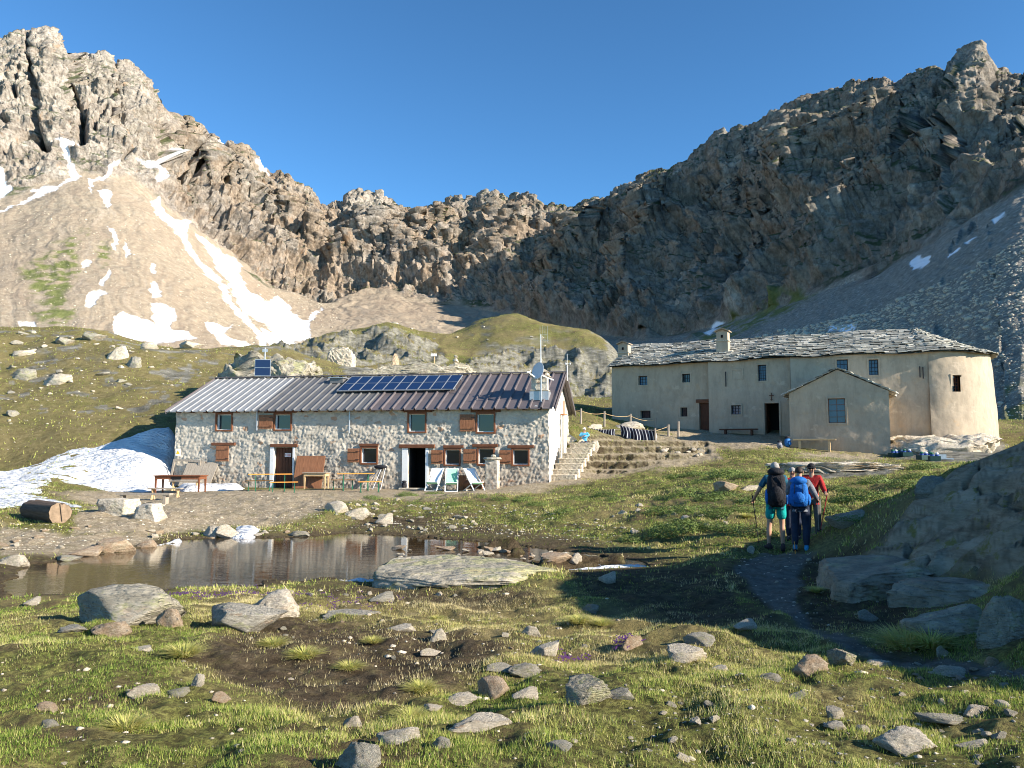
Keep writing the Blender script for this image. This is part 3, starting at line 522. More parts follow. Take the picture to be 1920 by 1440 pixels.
def mountmat():
    n = N('mountain_rock'); sn, gmk, sc_, rg, pl = n.attr('snow'), n.attr('grass'), n.attr('scree'), n.attr('region'), n.attr('pale')
    a = n.noise(0.028, 7, 0.65); b = n.noise(0.16, 7, 0.72)
    c1 = n.ramp(a, (0.32, (0.22, 0.175, 0.13)), (0.45, (0.37, 0.29, 0.215)), (0.55, (0.32, 0.28, 0.235)), (0.68, (0.47, 0.39, 0.31)))
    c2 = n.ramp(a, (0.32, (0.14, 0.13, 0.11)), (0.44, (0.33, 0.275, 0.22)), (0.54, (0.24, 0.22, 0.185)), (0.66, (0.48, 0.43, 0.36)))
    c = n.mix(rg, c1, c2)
    pc = n.ramp(n.noise(0.05, 7, 0.7, n.coord((0.35, 0.35, 2.2), (0, 0.1, 0))), (0.35, (0.29, 0.245, 0.20)), (0.55, (0.42, 0.37, 0.31)), (0.7, (0.52, 0.47, 0.40)))
    c = n.mix(pl, c, pc)
    c = n.mix(n.ramp(b, (0.40, 0.75), (0.54, 0.0)), c, n.mix(0.5, c, (0.05, 0.045, 0.04), 'MULTIPLY'))
    c = n.mix(n.ramp(n.noise(0.5, 6, 0.8, n.coord((1, 1, .5))), (0.42, 0.6), (0.52, 0.0)), c, n.mix(1.0, c, (0.42, 0.38, 0.34), 'MULTIPLY'))
    c = n.mix(n.ramp(n.noise(0.33, 6, 0.8), (0.54, 0.0), (0.64, 0.55)), c, n.mix(1.0, c, (1.5, 1.48, 1.42), 'MULTIPLY'))
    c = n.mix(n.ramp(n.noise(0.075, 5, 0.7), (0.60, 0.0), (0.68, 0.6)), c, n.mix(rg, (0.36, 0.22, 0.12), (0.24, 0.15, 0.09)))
    geo = n.n('ShaderNodeNewGeometry'); sx = n.n('ShaderNodeSeparateXYZ'); n.L(geo.outputs['Normal'], sx.inputs[0])
    ms = n.math('MULTIPLY', n.ramp(sx.outputs[2], (0.52, 0.0), (0.72, 1.0)), n.ramp(n.noise(0.035, 5, 0.65), (0.47, 0.0), (0.58, 0.85)), True)
    c = n.mix(n.math('MULTIPLY', ms, n.math('SUBTRACT', 1.0, sc_, True)), c, (0.065, 0.085, 0.03))
    s1 = n.ramp(n.noise(0.35, 7, 0.75), (0.32, (0.25, 0.20, 0.145)), (0.5, (0.345, 0.285, 0.205)), (0.7, (0.45, 0.385, 0.29)))
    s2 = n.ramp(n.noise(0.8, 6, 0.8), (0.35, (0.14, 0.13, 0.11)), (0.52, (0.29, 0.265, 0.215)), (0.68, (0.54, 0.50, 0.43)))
    s1 = n.mix(n.ramp(n.attr('streak'), (0.25, 0.30), (0.45, 0.0)), s1, (0.24, 0.18, 0.135)); s1 = n.mix(n.ramp(n.attr('streak'), (0.60, 0.0), (0.85, 0.3)), s1, (0.50, 0.42, 0.34))
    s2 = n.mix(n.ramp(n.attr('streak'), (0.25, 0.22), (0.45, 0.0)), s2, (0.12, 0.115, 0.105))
    s1 = n.mix(n.ramp(n.noise(0.012, 4, 0.6, n.coord((1, 1, 0.3))), (0.4, 0.0), (0.65, 0.35)), s1, (0.27, 0.195, 0.14))
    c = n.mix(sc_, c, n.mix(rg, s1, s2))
    c = n.mix(gmk, c, n.ramp(n.noise(0.3, 5, 0.7), (0.3, (0.10, 0.12, 0.035)), (0.7, (0.22, 0.23, 0.09))))
    c = n.mix(sn, c, (0.86, 0.87, 0.89)); n.col(c).rough(0.93); n.b.inputs['Specular IOR Level'].default_value = 0.1
    h = n.math('ADD', n.noise(0.45, 8, 0.75), n.math('MULTIPLY', n.vor(0.28, 'DISTANCE_TO_EDGE'), 0.35))
    h = n.math('MULTIPLY', h, n.math('SUBTRACT', 1.0, n.math('MULTIPLY', sn, 0.85))); h = n.math('MULTIPLY', h, n.math('SUBTRACT', 1.0, n.math('MULTIPLY', sc_, 0.6)))
    n.bump(h, 0.9, 1.7); return n.m
MAT['mount'] = mountmat()
mo = link('mountain', np_mesh('mountain', P2, gridq(*msh), MAT['mount'], False, dict(snow=snow, grass=gm, scree=1 - wc, region=reg, pale=pale, streak=streak)))
tag(mo, 'rocky mountain cirque with snow gullies and scree, its right wall in shade', None, None, 'structure')
# ================================================================= BUILDINGS
class Frame:
    """local frame: x along the facade, y into the building, z up"""
    def __init__(s, o, rot): s.o = Vector(o); s.r = rot; s.c = math.cos(rot); s.s = math.sin(rot)
    def loc(s, p):
        d = Vector(p) - s.o; return Vector((d.x * s.c + d.y * s.s, -d.x * s.s + d.y * s.c, d.z))
    def wor(s, p): return Vector((s.o.x + p[0] * s.c - p[1] * s.s, s.o.y + p[0] * s.s + p[1] * s.c, s.o.z + p[2]))
    def face(s, px, py, y0=0.0):
        """pixel -> (u, z) on the plane local y = y0"""
        d = at(px, py, 1.0); o = s.loc((0, 0, 0)); e = s.loc(d); v = e - o; t = (y0 - o.y) / v.y; q = o + v * t; return q.x, q.z
def wall_grid(name, mat, parent, u0, u1, z0, z1, holes, cell, disp, depth=0.2, y0=0.0, top=None, xf=None, reveal_mat=None):
    """one rough wall face with true openings and reveals; top(u) gives a varying top"""
    us = np.arange(u0, u1 + cell * 0.5, cell); us[-1] = u1; zs = np.arange(z0, z1 + cell * 0.5, cell); zs[-1] = z1
    for h in holes:
        for e in h[:2]: us[np.argmin(abs(us - e))] = e
        for e in h[2:]: zs[np.argmin(abs(zs - e))] = e
    U, Z = np.meshgrid(us, zs); zt = (Z - z0) / (z1 - z0)
    if top is not None: Z = z0 + zt * (top(U) - z0)
    V = np.stack([U, np.full_like(U, y0), Z], -1).reshape(-1, 3); d = disp(V)
    um = (us[:-1] + us[1:]) / 2; zm = (zs[:-1] + zs[1:]) / 2; UM, ZM = np.meshgrid(um, zm); keep = np.ones(UM.shape, bool)
    for h in holes:
        keep &= ~((UM > h[0]) & (UM < h[1]) & (ZM > h[2]) & (ZM < h[3]))
        e = np.maximum(np.maximum(h[0] - V[:, 0], V[:, 0] - h[1]), np.maximum(h[2] - V[:, 2], V[:, 2] - h[3])); d = d * sstep(0.0, cell * 1.5, np.maximum(e, 0))
    V[:, 1] -= d; Q = gridq(len(zs), len(us), keep)
    V2 = [V]; Q2 = [Q]; b = len(V)
    for h in holes:
        a, c_, e, f = h; y1 = y0 + depth; vv = np.array([(a, y0, e), (c_, y0, e), (c_, y0, f), (a, y0, f), (a, y1, e), (c_, y1, e), (c_, y1, f), (a, y1, f)])
        V2.append(vv); Q2.append(np.array([(0, 4, 5, 1), (1, 5, 6, 2), (2, 6, 7, 3), (3, 7, 4, 0)]) + b); b += 8
    V = np.concatenate(V2); Q = np.concatenate(Q2)
    if xf: V = np.array([xf(v) for v in V])
    me = np_mesh(name, V, Q, mat, True); me.validate(); me.polygons.foreach_set('use_smooth', np.arange(len(me.polygons)) < len(Q2[0])); return link(name, me, parent)
def plastermat(name, c, stone=0.0):
    n = N(name); a = n.noise(0.7, 6, 0.65); b = n.noise(2.4, 7, 0.7, n.coord((1, 1, 0.6)))
    k = n.ramp(a, (0.3, tuple(x * 0.80 for x in c)), (0.7, c)); k = n.mix(n.ramp(b, (0.48, 0.0), (0.68, 0.6)), k, tuple(x * 0.62 for x in c))
    k = n.mix(n.ramp(n.noise(0.9, 6, 0.75, n.coord((1.6, 1.6, .35))), (0.50, 0.0), (0.66, 0.8)), k, tuple(x * 0.66 for x in c)); k = n.mix(n.ramp(n.noise(1.1, 6, 0.7, n.coord((1, 1, 1.3), (0, 0, 1))), (0.60, 0.0), (0.66, 0.5)), k, tuple(min(.75, x * 1.22) for x in c))
    k = n.mix(n.ramp(n.noise(1.4, 5, 0.7), (0.56, 0.0), (0.72, 0.6)), k, (c[0] * 0.95, c[1] * 0.78, c[2] * 0.60))
    n.col(k).rough(0.92); n.bump(n.math('ADD', n.noise(1.6, 3), n.math('MULTIPLY', n.noise(30, 4, 0.7), 0.12)), 0.6, 0.07); return n.m
def rubblemat():
    n = N('limewashed_rubble'); a = n.noise(1.8, 6, 0.7); v = n.vor(4.2, 'F1', n.coord((1, 1, 1.4)), 'Color')
    c = n.ramp(a, (0.3, (0.43, 0.385, 0.31)), (0.65, (0.60, 0.54, 0.445)))
    sep = n.n('ShaderNodeSeparateColor'); n.L(v, sep.inputs[0])
    c = n.mix(n.ramp(sep.outputs[0], (0.97, 0.0), (0.975, 0.65), interp='CONSTANT'), c, (0.42, 0.20, 0.09))
    c = n.mix(n.ramp(sep.outputs[1], (0.90, 0.0), (0.91, 0.6), interp='CONSTANT'), c, (0.33, 0.29, 0.23))
    sx = n.n('ShaderNodeSeparateXYZ'); n.L(n.tc.outputs['Object'], sx.inputs[0])
    low = n.math('MULTIPLY', n.ramp(n.math('ADD', n.math('MULTIPLY', sx.outputs[2], 0.25), n.math('MULTIPLY', n.noise(0.8, 4), 0.5)), (0.42, 1.0), (0.60, 0.0)), n.ramp(n.noise(5, 5, 0.7), (0.4, 0.0), (0.6, 0.9)), True)
    c = n.mix(low, c, (0.30, 0.23, 0.17)); c = n.mix(n.ramp(n.noise(17, 4, 0.7), (0.54, 0.0), (0.72, 0.5)), c, (0.26, 0.235, 0.20))
    n.col(c).rough(0.93); n.bump(n.noise(28, 5, 0.7), 0.6, 0.02); return n.m
MAT['rubble'] = rubblemat(); MAT['gablew'] = plastermat('bright_limewash', (0.62, 0.58, 0.50))
MAT['plaster'] = plastermat('ochre_plaster', (0.50, 0.405, 0.295))
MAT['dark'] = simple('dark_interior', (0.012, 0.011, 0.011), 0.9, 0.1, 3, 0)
MAT['wood_lintel'] = simple('lintel_wood', (0.15, 0.06, 0.03), 0.7, 0.3, 4, 0.5, 0.01, stretch=(1, 8, 8))
def roofmetal(name, c, metal=0.25, r=0.5):
    n = N(name); f = n.noise(1.5, 4, 0.6); n.col(n.ramp(f, (0.3, tuple(x * 0.85 for x in c)), (0.7, tuple(min(1, x * 1.12) for x in c)))).rough(r); n.b.inputs['Metallic'].default_value = metal; n.b.inputs['Specular IOR Level'].default_value = 0.4
    n.bump(n.noise(3, 2), 0.15, 0.02); return n.m
MAT['roof_light'] = roofmetal('light_zinc_roof', (0.33, 0.33, 0.325)); MAT['roof_grey'] = roofmetal('grey_roof', (0.17, 0.165, 0.16)); MAT['roof_brown'] = roofmetal('plum_brown_roof', (0.155, 0.13, 0.13))
# ---------------------------------------------------------------- the stone hut
HF = Frame((HUT0.x, HUT0.y, -1.95), HROT); HL = 18.63
hut = empty('stone_hut', HF.o, HROT, 'long rubble stone hut with a ribbed metal roof beside the pond', 'hut')
ZE = 3.80; ZR = 5.62; YR = 4.05
def rub(V):
    a, b, c_ = worley(V * np.array([5.6, 1, 7.4]) + fbm(V * 2.2, 2, 201)[:, None] * 0.35, 77)
    return 0.036 * np.clip((b - a) * 1.6, 0, 1) + 0.026 * (c_ - 0.5) + fbm(V * 1.1, 3, 202) * 0.045 + fbm(V * 10, 3, 203, .6) * 0.030
WH = []   # (px x0,x1,y0,y1) openings in the facade
def box_uz(x0, x1, y0, y1, fr=HF):
    a, t = fr.face(x0, (y0 + y1) / 2)[0], fr.face((x0 + x1) / 2, y0)[1]; b, e = fr.face(x1, (y0 + y1) / 2)[0], fr.face((x0 + x1) / 2, y1)[1]
    return a, b, e, t
winpx = [('upper', 407, 434, 777, 806, None), ('upper', 516, 545, 777, 805, (487, 514)), ('upper', 767, 797, 776, 809, None), ('upper', 895, 926, 776, 810, (863, 892)),
         ('lower', 678, 706, 840, 868, (654, 677)), ('lower', 835, 861, 843, 871, (810, 833)), ('lower', 897, 925, 841, 870, (870, 895)), ('lower', 962, 990, 843, 871, (937, 960))]
wins = [(box_uz(a, b, c_, d), s) for _, a, b, c_, d, s in winpx]
doors = [box_uz(514, 549, 839, 912), box_uz(765, 798, 840, 914)]; doors = [(a, b, -0.02, t) for a, b, e, t in doors]
holes = [w_[0] for w_ in wins] + doors
holes_w = [(a, b, max(e, -0.3), t) for a, b, e, t in holes]
fw = wall_grid('front_wall', MAT['rubble'], hut, 0, HL, -0.4, ZE, holes_w, 0.045, rub, 0.24); tag(fw, 'limewashed rubble front wall')
gt = lambda W: (lambda U: ZE + (ZR - 0.1 - ZE) * (1 - np.abs(U - YR) / YR))
gr_ = wall_grid('gable_wall', MAT['gablew'], hut, 0, 2 * YR, -0.4, ZE, [], 0.09, lambda V: rub(V) * 0.8, 0.2, top=gt(0), xf=lambda v: (HL + -v[1], v[0], v[2]))
gl_ = wall_grid('gable_wall', MAT['rubble'], hut, 0, 2 * YR, -0.4, ZE, [], 0.12, lambda V: rub(V) * 0.8, 0.2, top=gt(0), xf=lambda v: (v[1], v[0], v[2]))
mb = MB(); mb.box(0.1, HL - 0.1, 2 * YR - 0.1, 2 * YR, -0.4, ZE); mb.box(0.1, HL - 0.1, 0.3, 2 * YR - 0.15, -0.3, -0.03); mb.build('back_wall', MAT['rubble'], hut)
mb = MB()
for z_ in (1.85,): mb.box(0.1, HL - 0.1, 0.5, 2 * YR - 0.2, z_, z_ + 0.1)
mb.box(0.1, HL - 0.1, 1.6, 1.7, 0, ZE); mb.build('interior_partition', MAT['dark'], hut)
def window(parent, a, b, e, t, fr_m='wood_red', glass_m='glass', proud=0.06, bar=0.075, depth=0.17, mull=(0, 0), lintel=None, sill=True, sash='white', y0=0.0):
    m = MB(); P_ = proud
    m.box(a - bar, a, y0 - P_, y0 + 0.06, e - bar, t + bar); m.box(b, b + bar, y0 - P_, y0 + 0.06, e - bar, t + bar); m.box(a, b, y0 - P_, y0 + 0.06, t, t + bar); m.box(a, b, y0 - P_, y0 + 0.06, e - bar, e)
    w_ = m.build('window', MAT[fr_m], parent, bevel=0.006)
    m = MB(); y = y0 + depth; s = 0.035
    m.box(a, a + s, y - 0.03, y + 0.02, e, t); m.box(b - s, b, y - 0.03, y + 0.02, e, t); m.box(a + s, b - s, y - 0.03, y + 0.02, t - s, t); m.box(a + s, b - s, y - 0.03, y + 0.02, e, e + s)
    for k in range(mull[0]): x = a + (b - a) * (k + 1) / (mull[0] + 1); m.box(x - 0.012, x + 0.012, y - 0.028, y + 0.004, e + s, t - s)
    for k in range(mull[1]): z = e + (t - e) * (k + 1) / (mull[1] + 1); m.box(a + s, b - s, y - 0.025, y + 0.002, z - 0.011, z + 0.011)
    m.build('sash', MAT[sash], w_)
    m = MB(); m.box(a + 0.01, b - 0.01, y + 0.006, y + 0.016, e + 0.01, t - 0.01); m.build('pane', MAT[glass_m], w_)
    if sash == 'white':
        m = MB(); m.box(a + 0.002, a + 0.03, y0 + 0.062, y - 0.032, e + 0.002, t - 0.002); m.box(a + 0.03, b - 0.002, y0 + 0.062, y - 0.032, e + 0.002, e + 0.03); m.build('reveal_lining', MAT['white'], w_)
    if lintel: m = MB(); m.box(lintel[0], lintel[1], y0 - P_ - 0.03, y0 + 0.05, t + bar + 0.003, t + bar + 0.13); m.build('lintel', MAT['wood_lintel'], w_, bevel=0.01)
    return w_
def shutter(parent, a, b, e, t, y=-0.10, hz=True):
    m = MB(); n = max(3, int((b - a) / 0.12)); wv = (b - a) / n
    for k in range(n): m.box(a + k * wv + 0.003, a + (k + 1) * wv - 0.003, y - 0.03, y, e, t)
    for z in ((e + (t - e) * 0.2), (e + (t - e) * 0.8)): m.box(a + 0.02, b - 0.02, y - 0.055, y - 0.031, z - 0.04, z + 0.04)
    s_ = m.build('shutter', MAT['wood_shut'], parent, bevel=0.004)
    for z in ((e + (t - e) * 0.2), (e + (t - e) * 0.8)): m = MB(); m.box(b - 0.16, b + 0.02, y - 0.062, y - 0.056, z - 0.012, z + 0.012); m.build('hinge', MAT['black'], s_)
lint = [(-0.22, 0.45), (-0.55, 0.35), (-0.25, 0.35), (-0.3, 0.32), (-0.1, 0.1), (-0.1, 0.2), (-0.28, 0.22), (-0.25, 0.28)]
for (bx, s), ll in zip(wins, lint):
    a, b, e, t = bx; w_ = window(hut, a, b, e, t, lintel=(a + ll[0], b + ll[1]))
    if s:
        u0, u1 = HF.face(s[0], 800)[0], HF.face(s[1], 800)[0]; shutter(hut, u0, u1 - 0.03, e + 0.03, t - 0.02)
a, b, e, t = box_uz(407, 431, 836, 865); shutter(hut, a, b, e, t); m = MB(); m.box(a - 0.25, b + 0.3, -0.14, 0.0, t + 0.02, t + 0.16); m.build('lintel', MAT['wood_lintel'], hut, bevel=0.01)
# doors
a, b, e, t = doors[0]; d_ = MB(); d_.box(a + 0.01, b - 0.01, 0.19, 0.23, 0, t - 0.01)
for k in range(6): x = a + (b - a) * k / 6; d_.box(x + 0.014, x + (b - a) / 6 - 0.004, 0.17, 0.19, 0.02, t - 0.03)
dr_ = d_.build('door', MAT['wood_dark'], hut); m = MB(); m.tube([(b - 0.12, 0.15, 1.0), (b - 0.02, 0.15, 1.0)], 0.014, 6); m.build('handle', MAT['steel'], dr_)
m = MB(); m.box(a - 0.20, a - 0.003, -0.075, 0.1, -0.02, t + 0.02); m.box(b + 0.003, b + 0.10, -0.075, 0.1, 0.6, t + 0.02); m.build('door_jamb', MAT['white'], hut, bevel=0.01)
m = MB(); m.box(a - 0.18, b + 0.25, -0.12, 0.05, t + 0.023, t + 0.17); m.build('lintel', MAT['wood_lintel'], hut, bevel=0.01)
a, b, e, t = doors[1]; m = MB(); m.box(a - 0.28, a - 0.003, -0.07, 0.2, -0.02, t); m.box(b + 0.003, b + 0.14, -0.07, 0.2, -0.02, t); m.build('door_jamb', MAT['white'], hut, bevel=0.01)
m = MB(); m.box(a - 0.42, b + 0.45, -0.13, 0.05, t + 0.003, t + 0.17); m.build('lintel', MAT['wood_lintel'], hut, bevel=0.015)
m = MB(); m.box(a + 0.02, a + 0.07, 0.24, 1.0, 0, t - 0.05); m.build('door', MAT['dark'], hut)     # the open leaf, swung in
m = MB(); m.box(a - 0.35, b + 0.3, -0.32, -0.08, -0.1, 0.06); m.build('doorstep', MAT['rock'], hut, bevel=0.02)
# downpipes
for px_, zt_, zb_ in ((484, 3.62, 2.75), (657, 3.62, 2.6)):
    u = HF.face(px_, 790)[0]; m = MB(); m.tube([(u, -0.12, zt_ + 0.1), (u, -0.12, zb_)], 0.035, 8); m.box(u - 0.05, u + 0.05, -0.09, 0.0, zb_ + 0.2, zb_ + 0.23); m.build('downpipe', MAT['steel'], hut, smooth=False)
# roof: three ribbed zones, real ribs
sl_ = (ZR - ZE) / (YR + 0.0)
def rz(y): return ZE + 0.06 + (y) * sl_
def roof_zone(u0, u1, pitch, rib_w, rib_h, mat, label, eave=-0.38, back=False):
    us = [u0]; hs = [0.0]; u = u0 + pitch * 0.35
    while u < u1 - rib_w: us += [u, u + rib_w * 0.25, u + rib_w * 0.75, u + rib_w]; hs += [0, rib_h, rib_h, 0]; u += pitch
    us.append(u1); hs.append(0.0); yy = [eave, YR] if not back else [YR, 2 * YR + 0.3]
    m = MB(); n = len(us)
    for lay in (0, -0.035):
        for y in yy: m.v += [(us[i], y, (rz(y) if not back else rz(2 * YR - y)) + hs[i] + lay) for i in range(n)]
    for i in range(n - 1):
        m.f += [(i, i + 1, n + i + 1, n + i), (2 * n + i, 3 * n + i, 3 * n + i + 1, 2 * n + i + 1), (i, 2 * n + i, 2 * n + i + 1, i + 1), (n + i, n + i + 1, 3 * n + i + 1, 3 * n + i)]; m.m += [0] * 4
    m.f += [(0, n, 3 * n, 2 * n), (n - 1, 3 * n - 1, 4 * n - 1, 2 * n - 1)]; m.m += [0, 0]
    return tag(m.build('roof_sheet', MAT[mat], hut), label)
uA = HF.face(485, 765)[0]; uB = HF.face(690, 765)[0]
roof_zone(-0.32, uA, 0.40, 0.10, 0.05, 'roof_light', 'light grey ribbed sheets of the roof'); roof_zone(uA + 0.004, uB, 0.44, 0.11, 0.06, 'roof_grey', 'dark grey ribbed sheets of the roof')
roof_zone(uB + 0.004, HL + 0.36, 0.54, 0.10, 0.085, 'roof_brown', 'plum brown ribbed sheets of the roof'); roof_zone(-0.3, HL + 0.36, 0.54, 0.10, 0.06, 'roof_brown', 'rear slope of the roof', back=True)
m = MB(); m.bar((-0.3, YR, rz(YR) + 0.055), (HL + 0.38, YR, rz(YR) + 0.055), 0.26, 0.05); m.build('ridge_cap', MAT['roof_brown'], hut)
for x_ in (HL + 0.375, -0.335):
    m = MB(); m.bar((x_, -0.4, rz(-0.4) - 0.03), (x_, YR, rz(YR) - 0.03), 0.03, 0.20, (0, 0, 1)); m.bar((x_, YR, rz(YR) - 0.03), (x_, 2 * YR + 0.3, rz(-0.3) - 0.03), 0.03, 0.2); m.build('bargeboard', MAT['roof_brown'], hut)
m = MB()
for k in range(26): u = 0.2 + k * 0.72; m.box(u, u + 0.10, -0.30, 0.3, ZE - 0.18, ZE - 0.075)
m.build('rafter_ends', MAT['wood_dark'], hut)
# hut chimney
u, z_ = HF.face(1013, 745, 0.9)
ch = wall_grid('chimney', MAT['rubble'], hut, u - 0.36, u + 0.36, rz(0.75) - 0.1, rz(0.9) + 0.95, [], 0.05, lambda V: rub(V) * 0.6, y0=0.55)
m = MB(); zc = rz(0.9) + 0.95; m.box(u - 0.34, u + 0.34, 0.58, 1.25, rz(0.75) - 0.1, zc - 0.01); m.build('chimney_core', MAT['gablew'], ch)
m = MB(); m.box(u - 0.46, u + 0.46, 0.45, 1.4, zc, zc + 0.05); m.box(u - 0.42, u + 0.42, 0.49, 1.3, rz(0.9) + 0.28, rz(0.9) + 0.33); m.hexa([(u - .45, .45, zc + .2), (u + .45, .45, zc + .2), (u + .45, 1.4, zc + .2), (u - .45, 1.4, zc + .2), (u - .25, .6, zc + .34), (u + .25, .6, zc + .34), (u + .25, 1.2, zc + .34), (u - .25, 1.2, zc + .34)])
for q_ in (-0.38, 0.28): m.box(u + q_, u + q_ + 0.1, 0.5, 1.3, zc + 0.05, zc + 0.2)
m.build('chimney_cap', MAT['rock'], ch, bevel=0.015); m = MB(); m.box(u - 0.44, u + 0.44, 0.5, 1.38, rz(0.5) + 0.02, rz(0.9) + 0.25); m.build('flashing', MAT['steel'], ch)
# solar array on the roof
sol = empty('roof_solar_array', HF.o, HROT, 'long blue solar array of ten panels lying on the hut roof', 'solar array')
uS0 = HF.face(633, 733, 1.7)[0]; uS1 = HF.face(851, 731, 1.7)[0]; y0_, y1_ = 1.62, 3.55; n_ = 10; wv = (uS1 - uS0) / n_
def cellmat():
    n = N('solar_cells'); n.col((0.010, 0.025, 0.075)).rough(0.3); n.b.inputs['Specular IOR Level'].default_value = 0.4; return n.m
MAT['cell'] = cellmat()
def rp(u, y, o): return (u, y - o * sl_ / math.hypot(1, sl_), rz(y) + o)
for k in range(n_):
    a = uS0 + k * wv; b = a + wv; m = MB()
    for (p, q_) in ((a, a + 0.02), (b - 0.02, b)): m.hexa([rp(p, y0_, .12), rp(q_, y0_, .12), rp(q_, y1_, .12), rp(p, y1_, .12), rp(p, y0_, .17), rp(q_, y0_, .17), rp(q_, y1_, .17), rp(p, y1_, .17)])
    for (p, q_) in ((y0_, y0_ + 0.03), (y1_ - 0.03, y1_), ((y0_ + y1_) / 2 - 0.012, (y0_ + y1_) / 2 + 0.012)): m.hexa([rp(a + .02, p, .122), rp(b - .02, p, .122), rp(b - .02, q_, .122), rp(a + .02, q_, .122), rp(a + .02, p, .168), rp(b - .02, p, .168), rp(b - .02, q_, .168), rp(a + .02, q_, .168)])
    f_ = m.build('panel', MAT['steel'], sol); m = MB(); m.hexa([rp(a + .03, y0_ + .03, .13), rp(b - .03, y0_ + .03, .13), rp(b - .03, y1_ - .03, .13), rp(a + .03, y1_ - .03, .13), rp(a + .03, y0_ + .03, .158), rp(b - .03, y0_ + .03, .158), rp(b - .03, y1_ - .03, .158), rp(a + .03, y1_ - .03, .158)]); m.build('cells', MAT['cell'], f_)
m = MB()
for y in (1.9, 3.2): m.bar(rp(uS0 - .05, y, 0.1), rp(uS1 + .05, y, 0.1), 0.05, 0.03)
for k in range(11):
    for y in (1.9, 3.2): m.bar(rp(uS0 + k * wv * .995 + .03, y, 0.0), rp(uS0 + k * wv * .995 + .03, y, 0.1), 0.04, 0.04)
m.build('mounting_rail', MAT['steel'], sol)
# small roof hatch left of the array
u = HF.face(632, 716, 3.1)[0]; hh = empty('roof_vent', HF.wor((u, 3.3, rz(3.3))), HROT, 'small grey vent box near the ridge left of the roof solar array', 'vent')
m = MB(); m.box(-.35, .35, -.3, .3, -0.1, 0.16); m.build('vent_body', MAT['roof_grey'], hh); m = MB(); m.box(-.42, .42, -.38, .36, 0.17, 0.21); m.build('vent_lid', MAT['steel'], hh)
# mast with dish
u, z_ = HF.face(1015, 752, 0.35); zb = rz(0.3)
ms = empty('satellite_dish', HF.wor((u, 0.3, zb)), HROT, 'grey satellite dish with feed arm on a pole in front of the roof chimney', 'satellite dish')
p = HF.face(1008, 697, 0.2); dz_ = p[1] - zb; dx_ = p[0] - u
m = MB(); m.tube([(0, 0, 0), (0, 0, dz_ + .1)], 0.03, 8); m.build('pole', MAT['steel'], ms)
m = MB(); rgs = 8; vs_ = []; fs_ = []; cx, cz = dx_, dz_ + 0.05; R_ = 0.36; nrm = Vector((-0.55, -0.80, 0.22)).normalized(); ax = nrm.cross(Vector((0, 0, 1))).normalized(); ay = ax.cross(nrm) * -1
for s_ in (0, 1):
    for i in range(rgs + 1):
        for k in range(28):
            a_ = 2 * math.pi * k / 28; rr = R_ * i / rgs; q_ = Vector((cx, -0.12, cz)) + ax * rr * math.cos(a_) + ay * rr * 1.12 * math.sin(a_) + nrm * (rr * rr * 0.5 - 0.08 - s_ * 0.012); vs_.append(q_)
for s_ in (0, 1):
    o_ = s_ * (rgs + 1) * 28
    for i in range(rgs):
        for k in range(28): fs_.append((o_ + i * 28 + k, o_ + i * 28 + (k + 1) % 28, o_ + (i + 1) * 28 + (k + 1) % 28, o_ + (i + 1) * 28 + k))
o_ = (rgs + 1) * 28
for k in range(28): fs_.append((rgs * 28 + k, rgs * 28 + (k + 1) % 28, o_ + rgs * 28 + (k + 1) % 28, o_ + rgs * 28 + k))
m.add(vs_, fs_); m.build('dish', MAT['dishmat'], ms, smooth=True)
m = MB(); base = Vector((cx, -0.12, cz)) - ay * R_ * 1.0; tip = Vector((cx - .36, -.45, cz - 0.12)); m.bar((cx, -.1, cz - .38), tip, .035, .045); m.bar((cx - .3, -.2, cz - 0.0), tip, .02, .03); m.tube([tip - Vector((0.07, 0.05, -0.03)), tip + Vector((.06, .03, 0))], .04, 8); m.build('feed_arm', MAT['white'], ms)
m = MB(); m.bar((0.02, 0, cz - .2), (0.55, 0.2, cz - .42), .03, .05); m.build('side_arm', MAT['white'], ms)
# tall antenna mast behind the dish
u2 = HF.face(1015, 700, 0.62)[0]; zt_ = HF.face(1015, 628, 0.62)[1]
an = empty('antenna_mast', HF.wor((u2, 0.45, rz(0.45))), HROT, 'tall thin white antenna mast rising above the satellite dish', 'antenna'); hh_ = zt_ - rz(0.45)
m = MB(); m.tube([(0, 0, 0), (0, 0, hh_)], [0.03, 0.022], 8); m.build('pole', MAT['white'], an)
for dx_, lo, hi in ((-0.03, -0.3, 0.38), (0.10, -0.55, 0.42), (0.20, -0.4, 0.36), (0.31, -0.35, 0.40)):
    m = MB(); m.tube([(dx_, 0, hh_ + lo), (dx_, 0, hh_ + hi)], 0.006, 5); m.build('rod', MAT['steel'], an)
m = MB(); m.bar((0, 0, hh_ - 0.02), (0.3, 0, hh_ - 0.02), .01, .01); m.bar((0.1, 0, hh_ - 0.3), (0.38, 0, hh_ - 0.3), .01, .01); m.build('cross_rod', MAT['steel'], an)
# weather station on gable end
ws = empty('wind_gauge', HF.wor((HL + 0.42, YR - 0.1, rz(YR))), HROT, 'small cup wind gauge on a thin pole at the gable end of the hut roof', 'wind gauge')
m = MB(); m.tube([(0, 0, -0.4), (0, 0, 0.35)], .03, 8); m.tube([(0, 0, 0.35), (0, 0, 0.95)], .01, 6); m.build('pole', MAT['white'], ws)
for k in range(3):
    a_ = 2.1 * k + .1; m = MB(); m.tube([(0, 0, .45), (.14 * math.cos(a_), .14 * math.sin(a_), .45)], .006, 5); m.blob((.15 * math.cos(a_), .15 * math.sin(a_), .45), (.04, .04, .045)); m.build('cup', MAT['white'], ws)
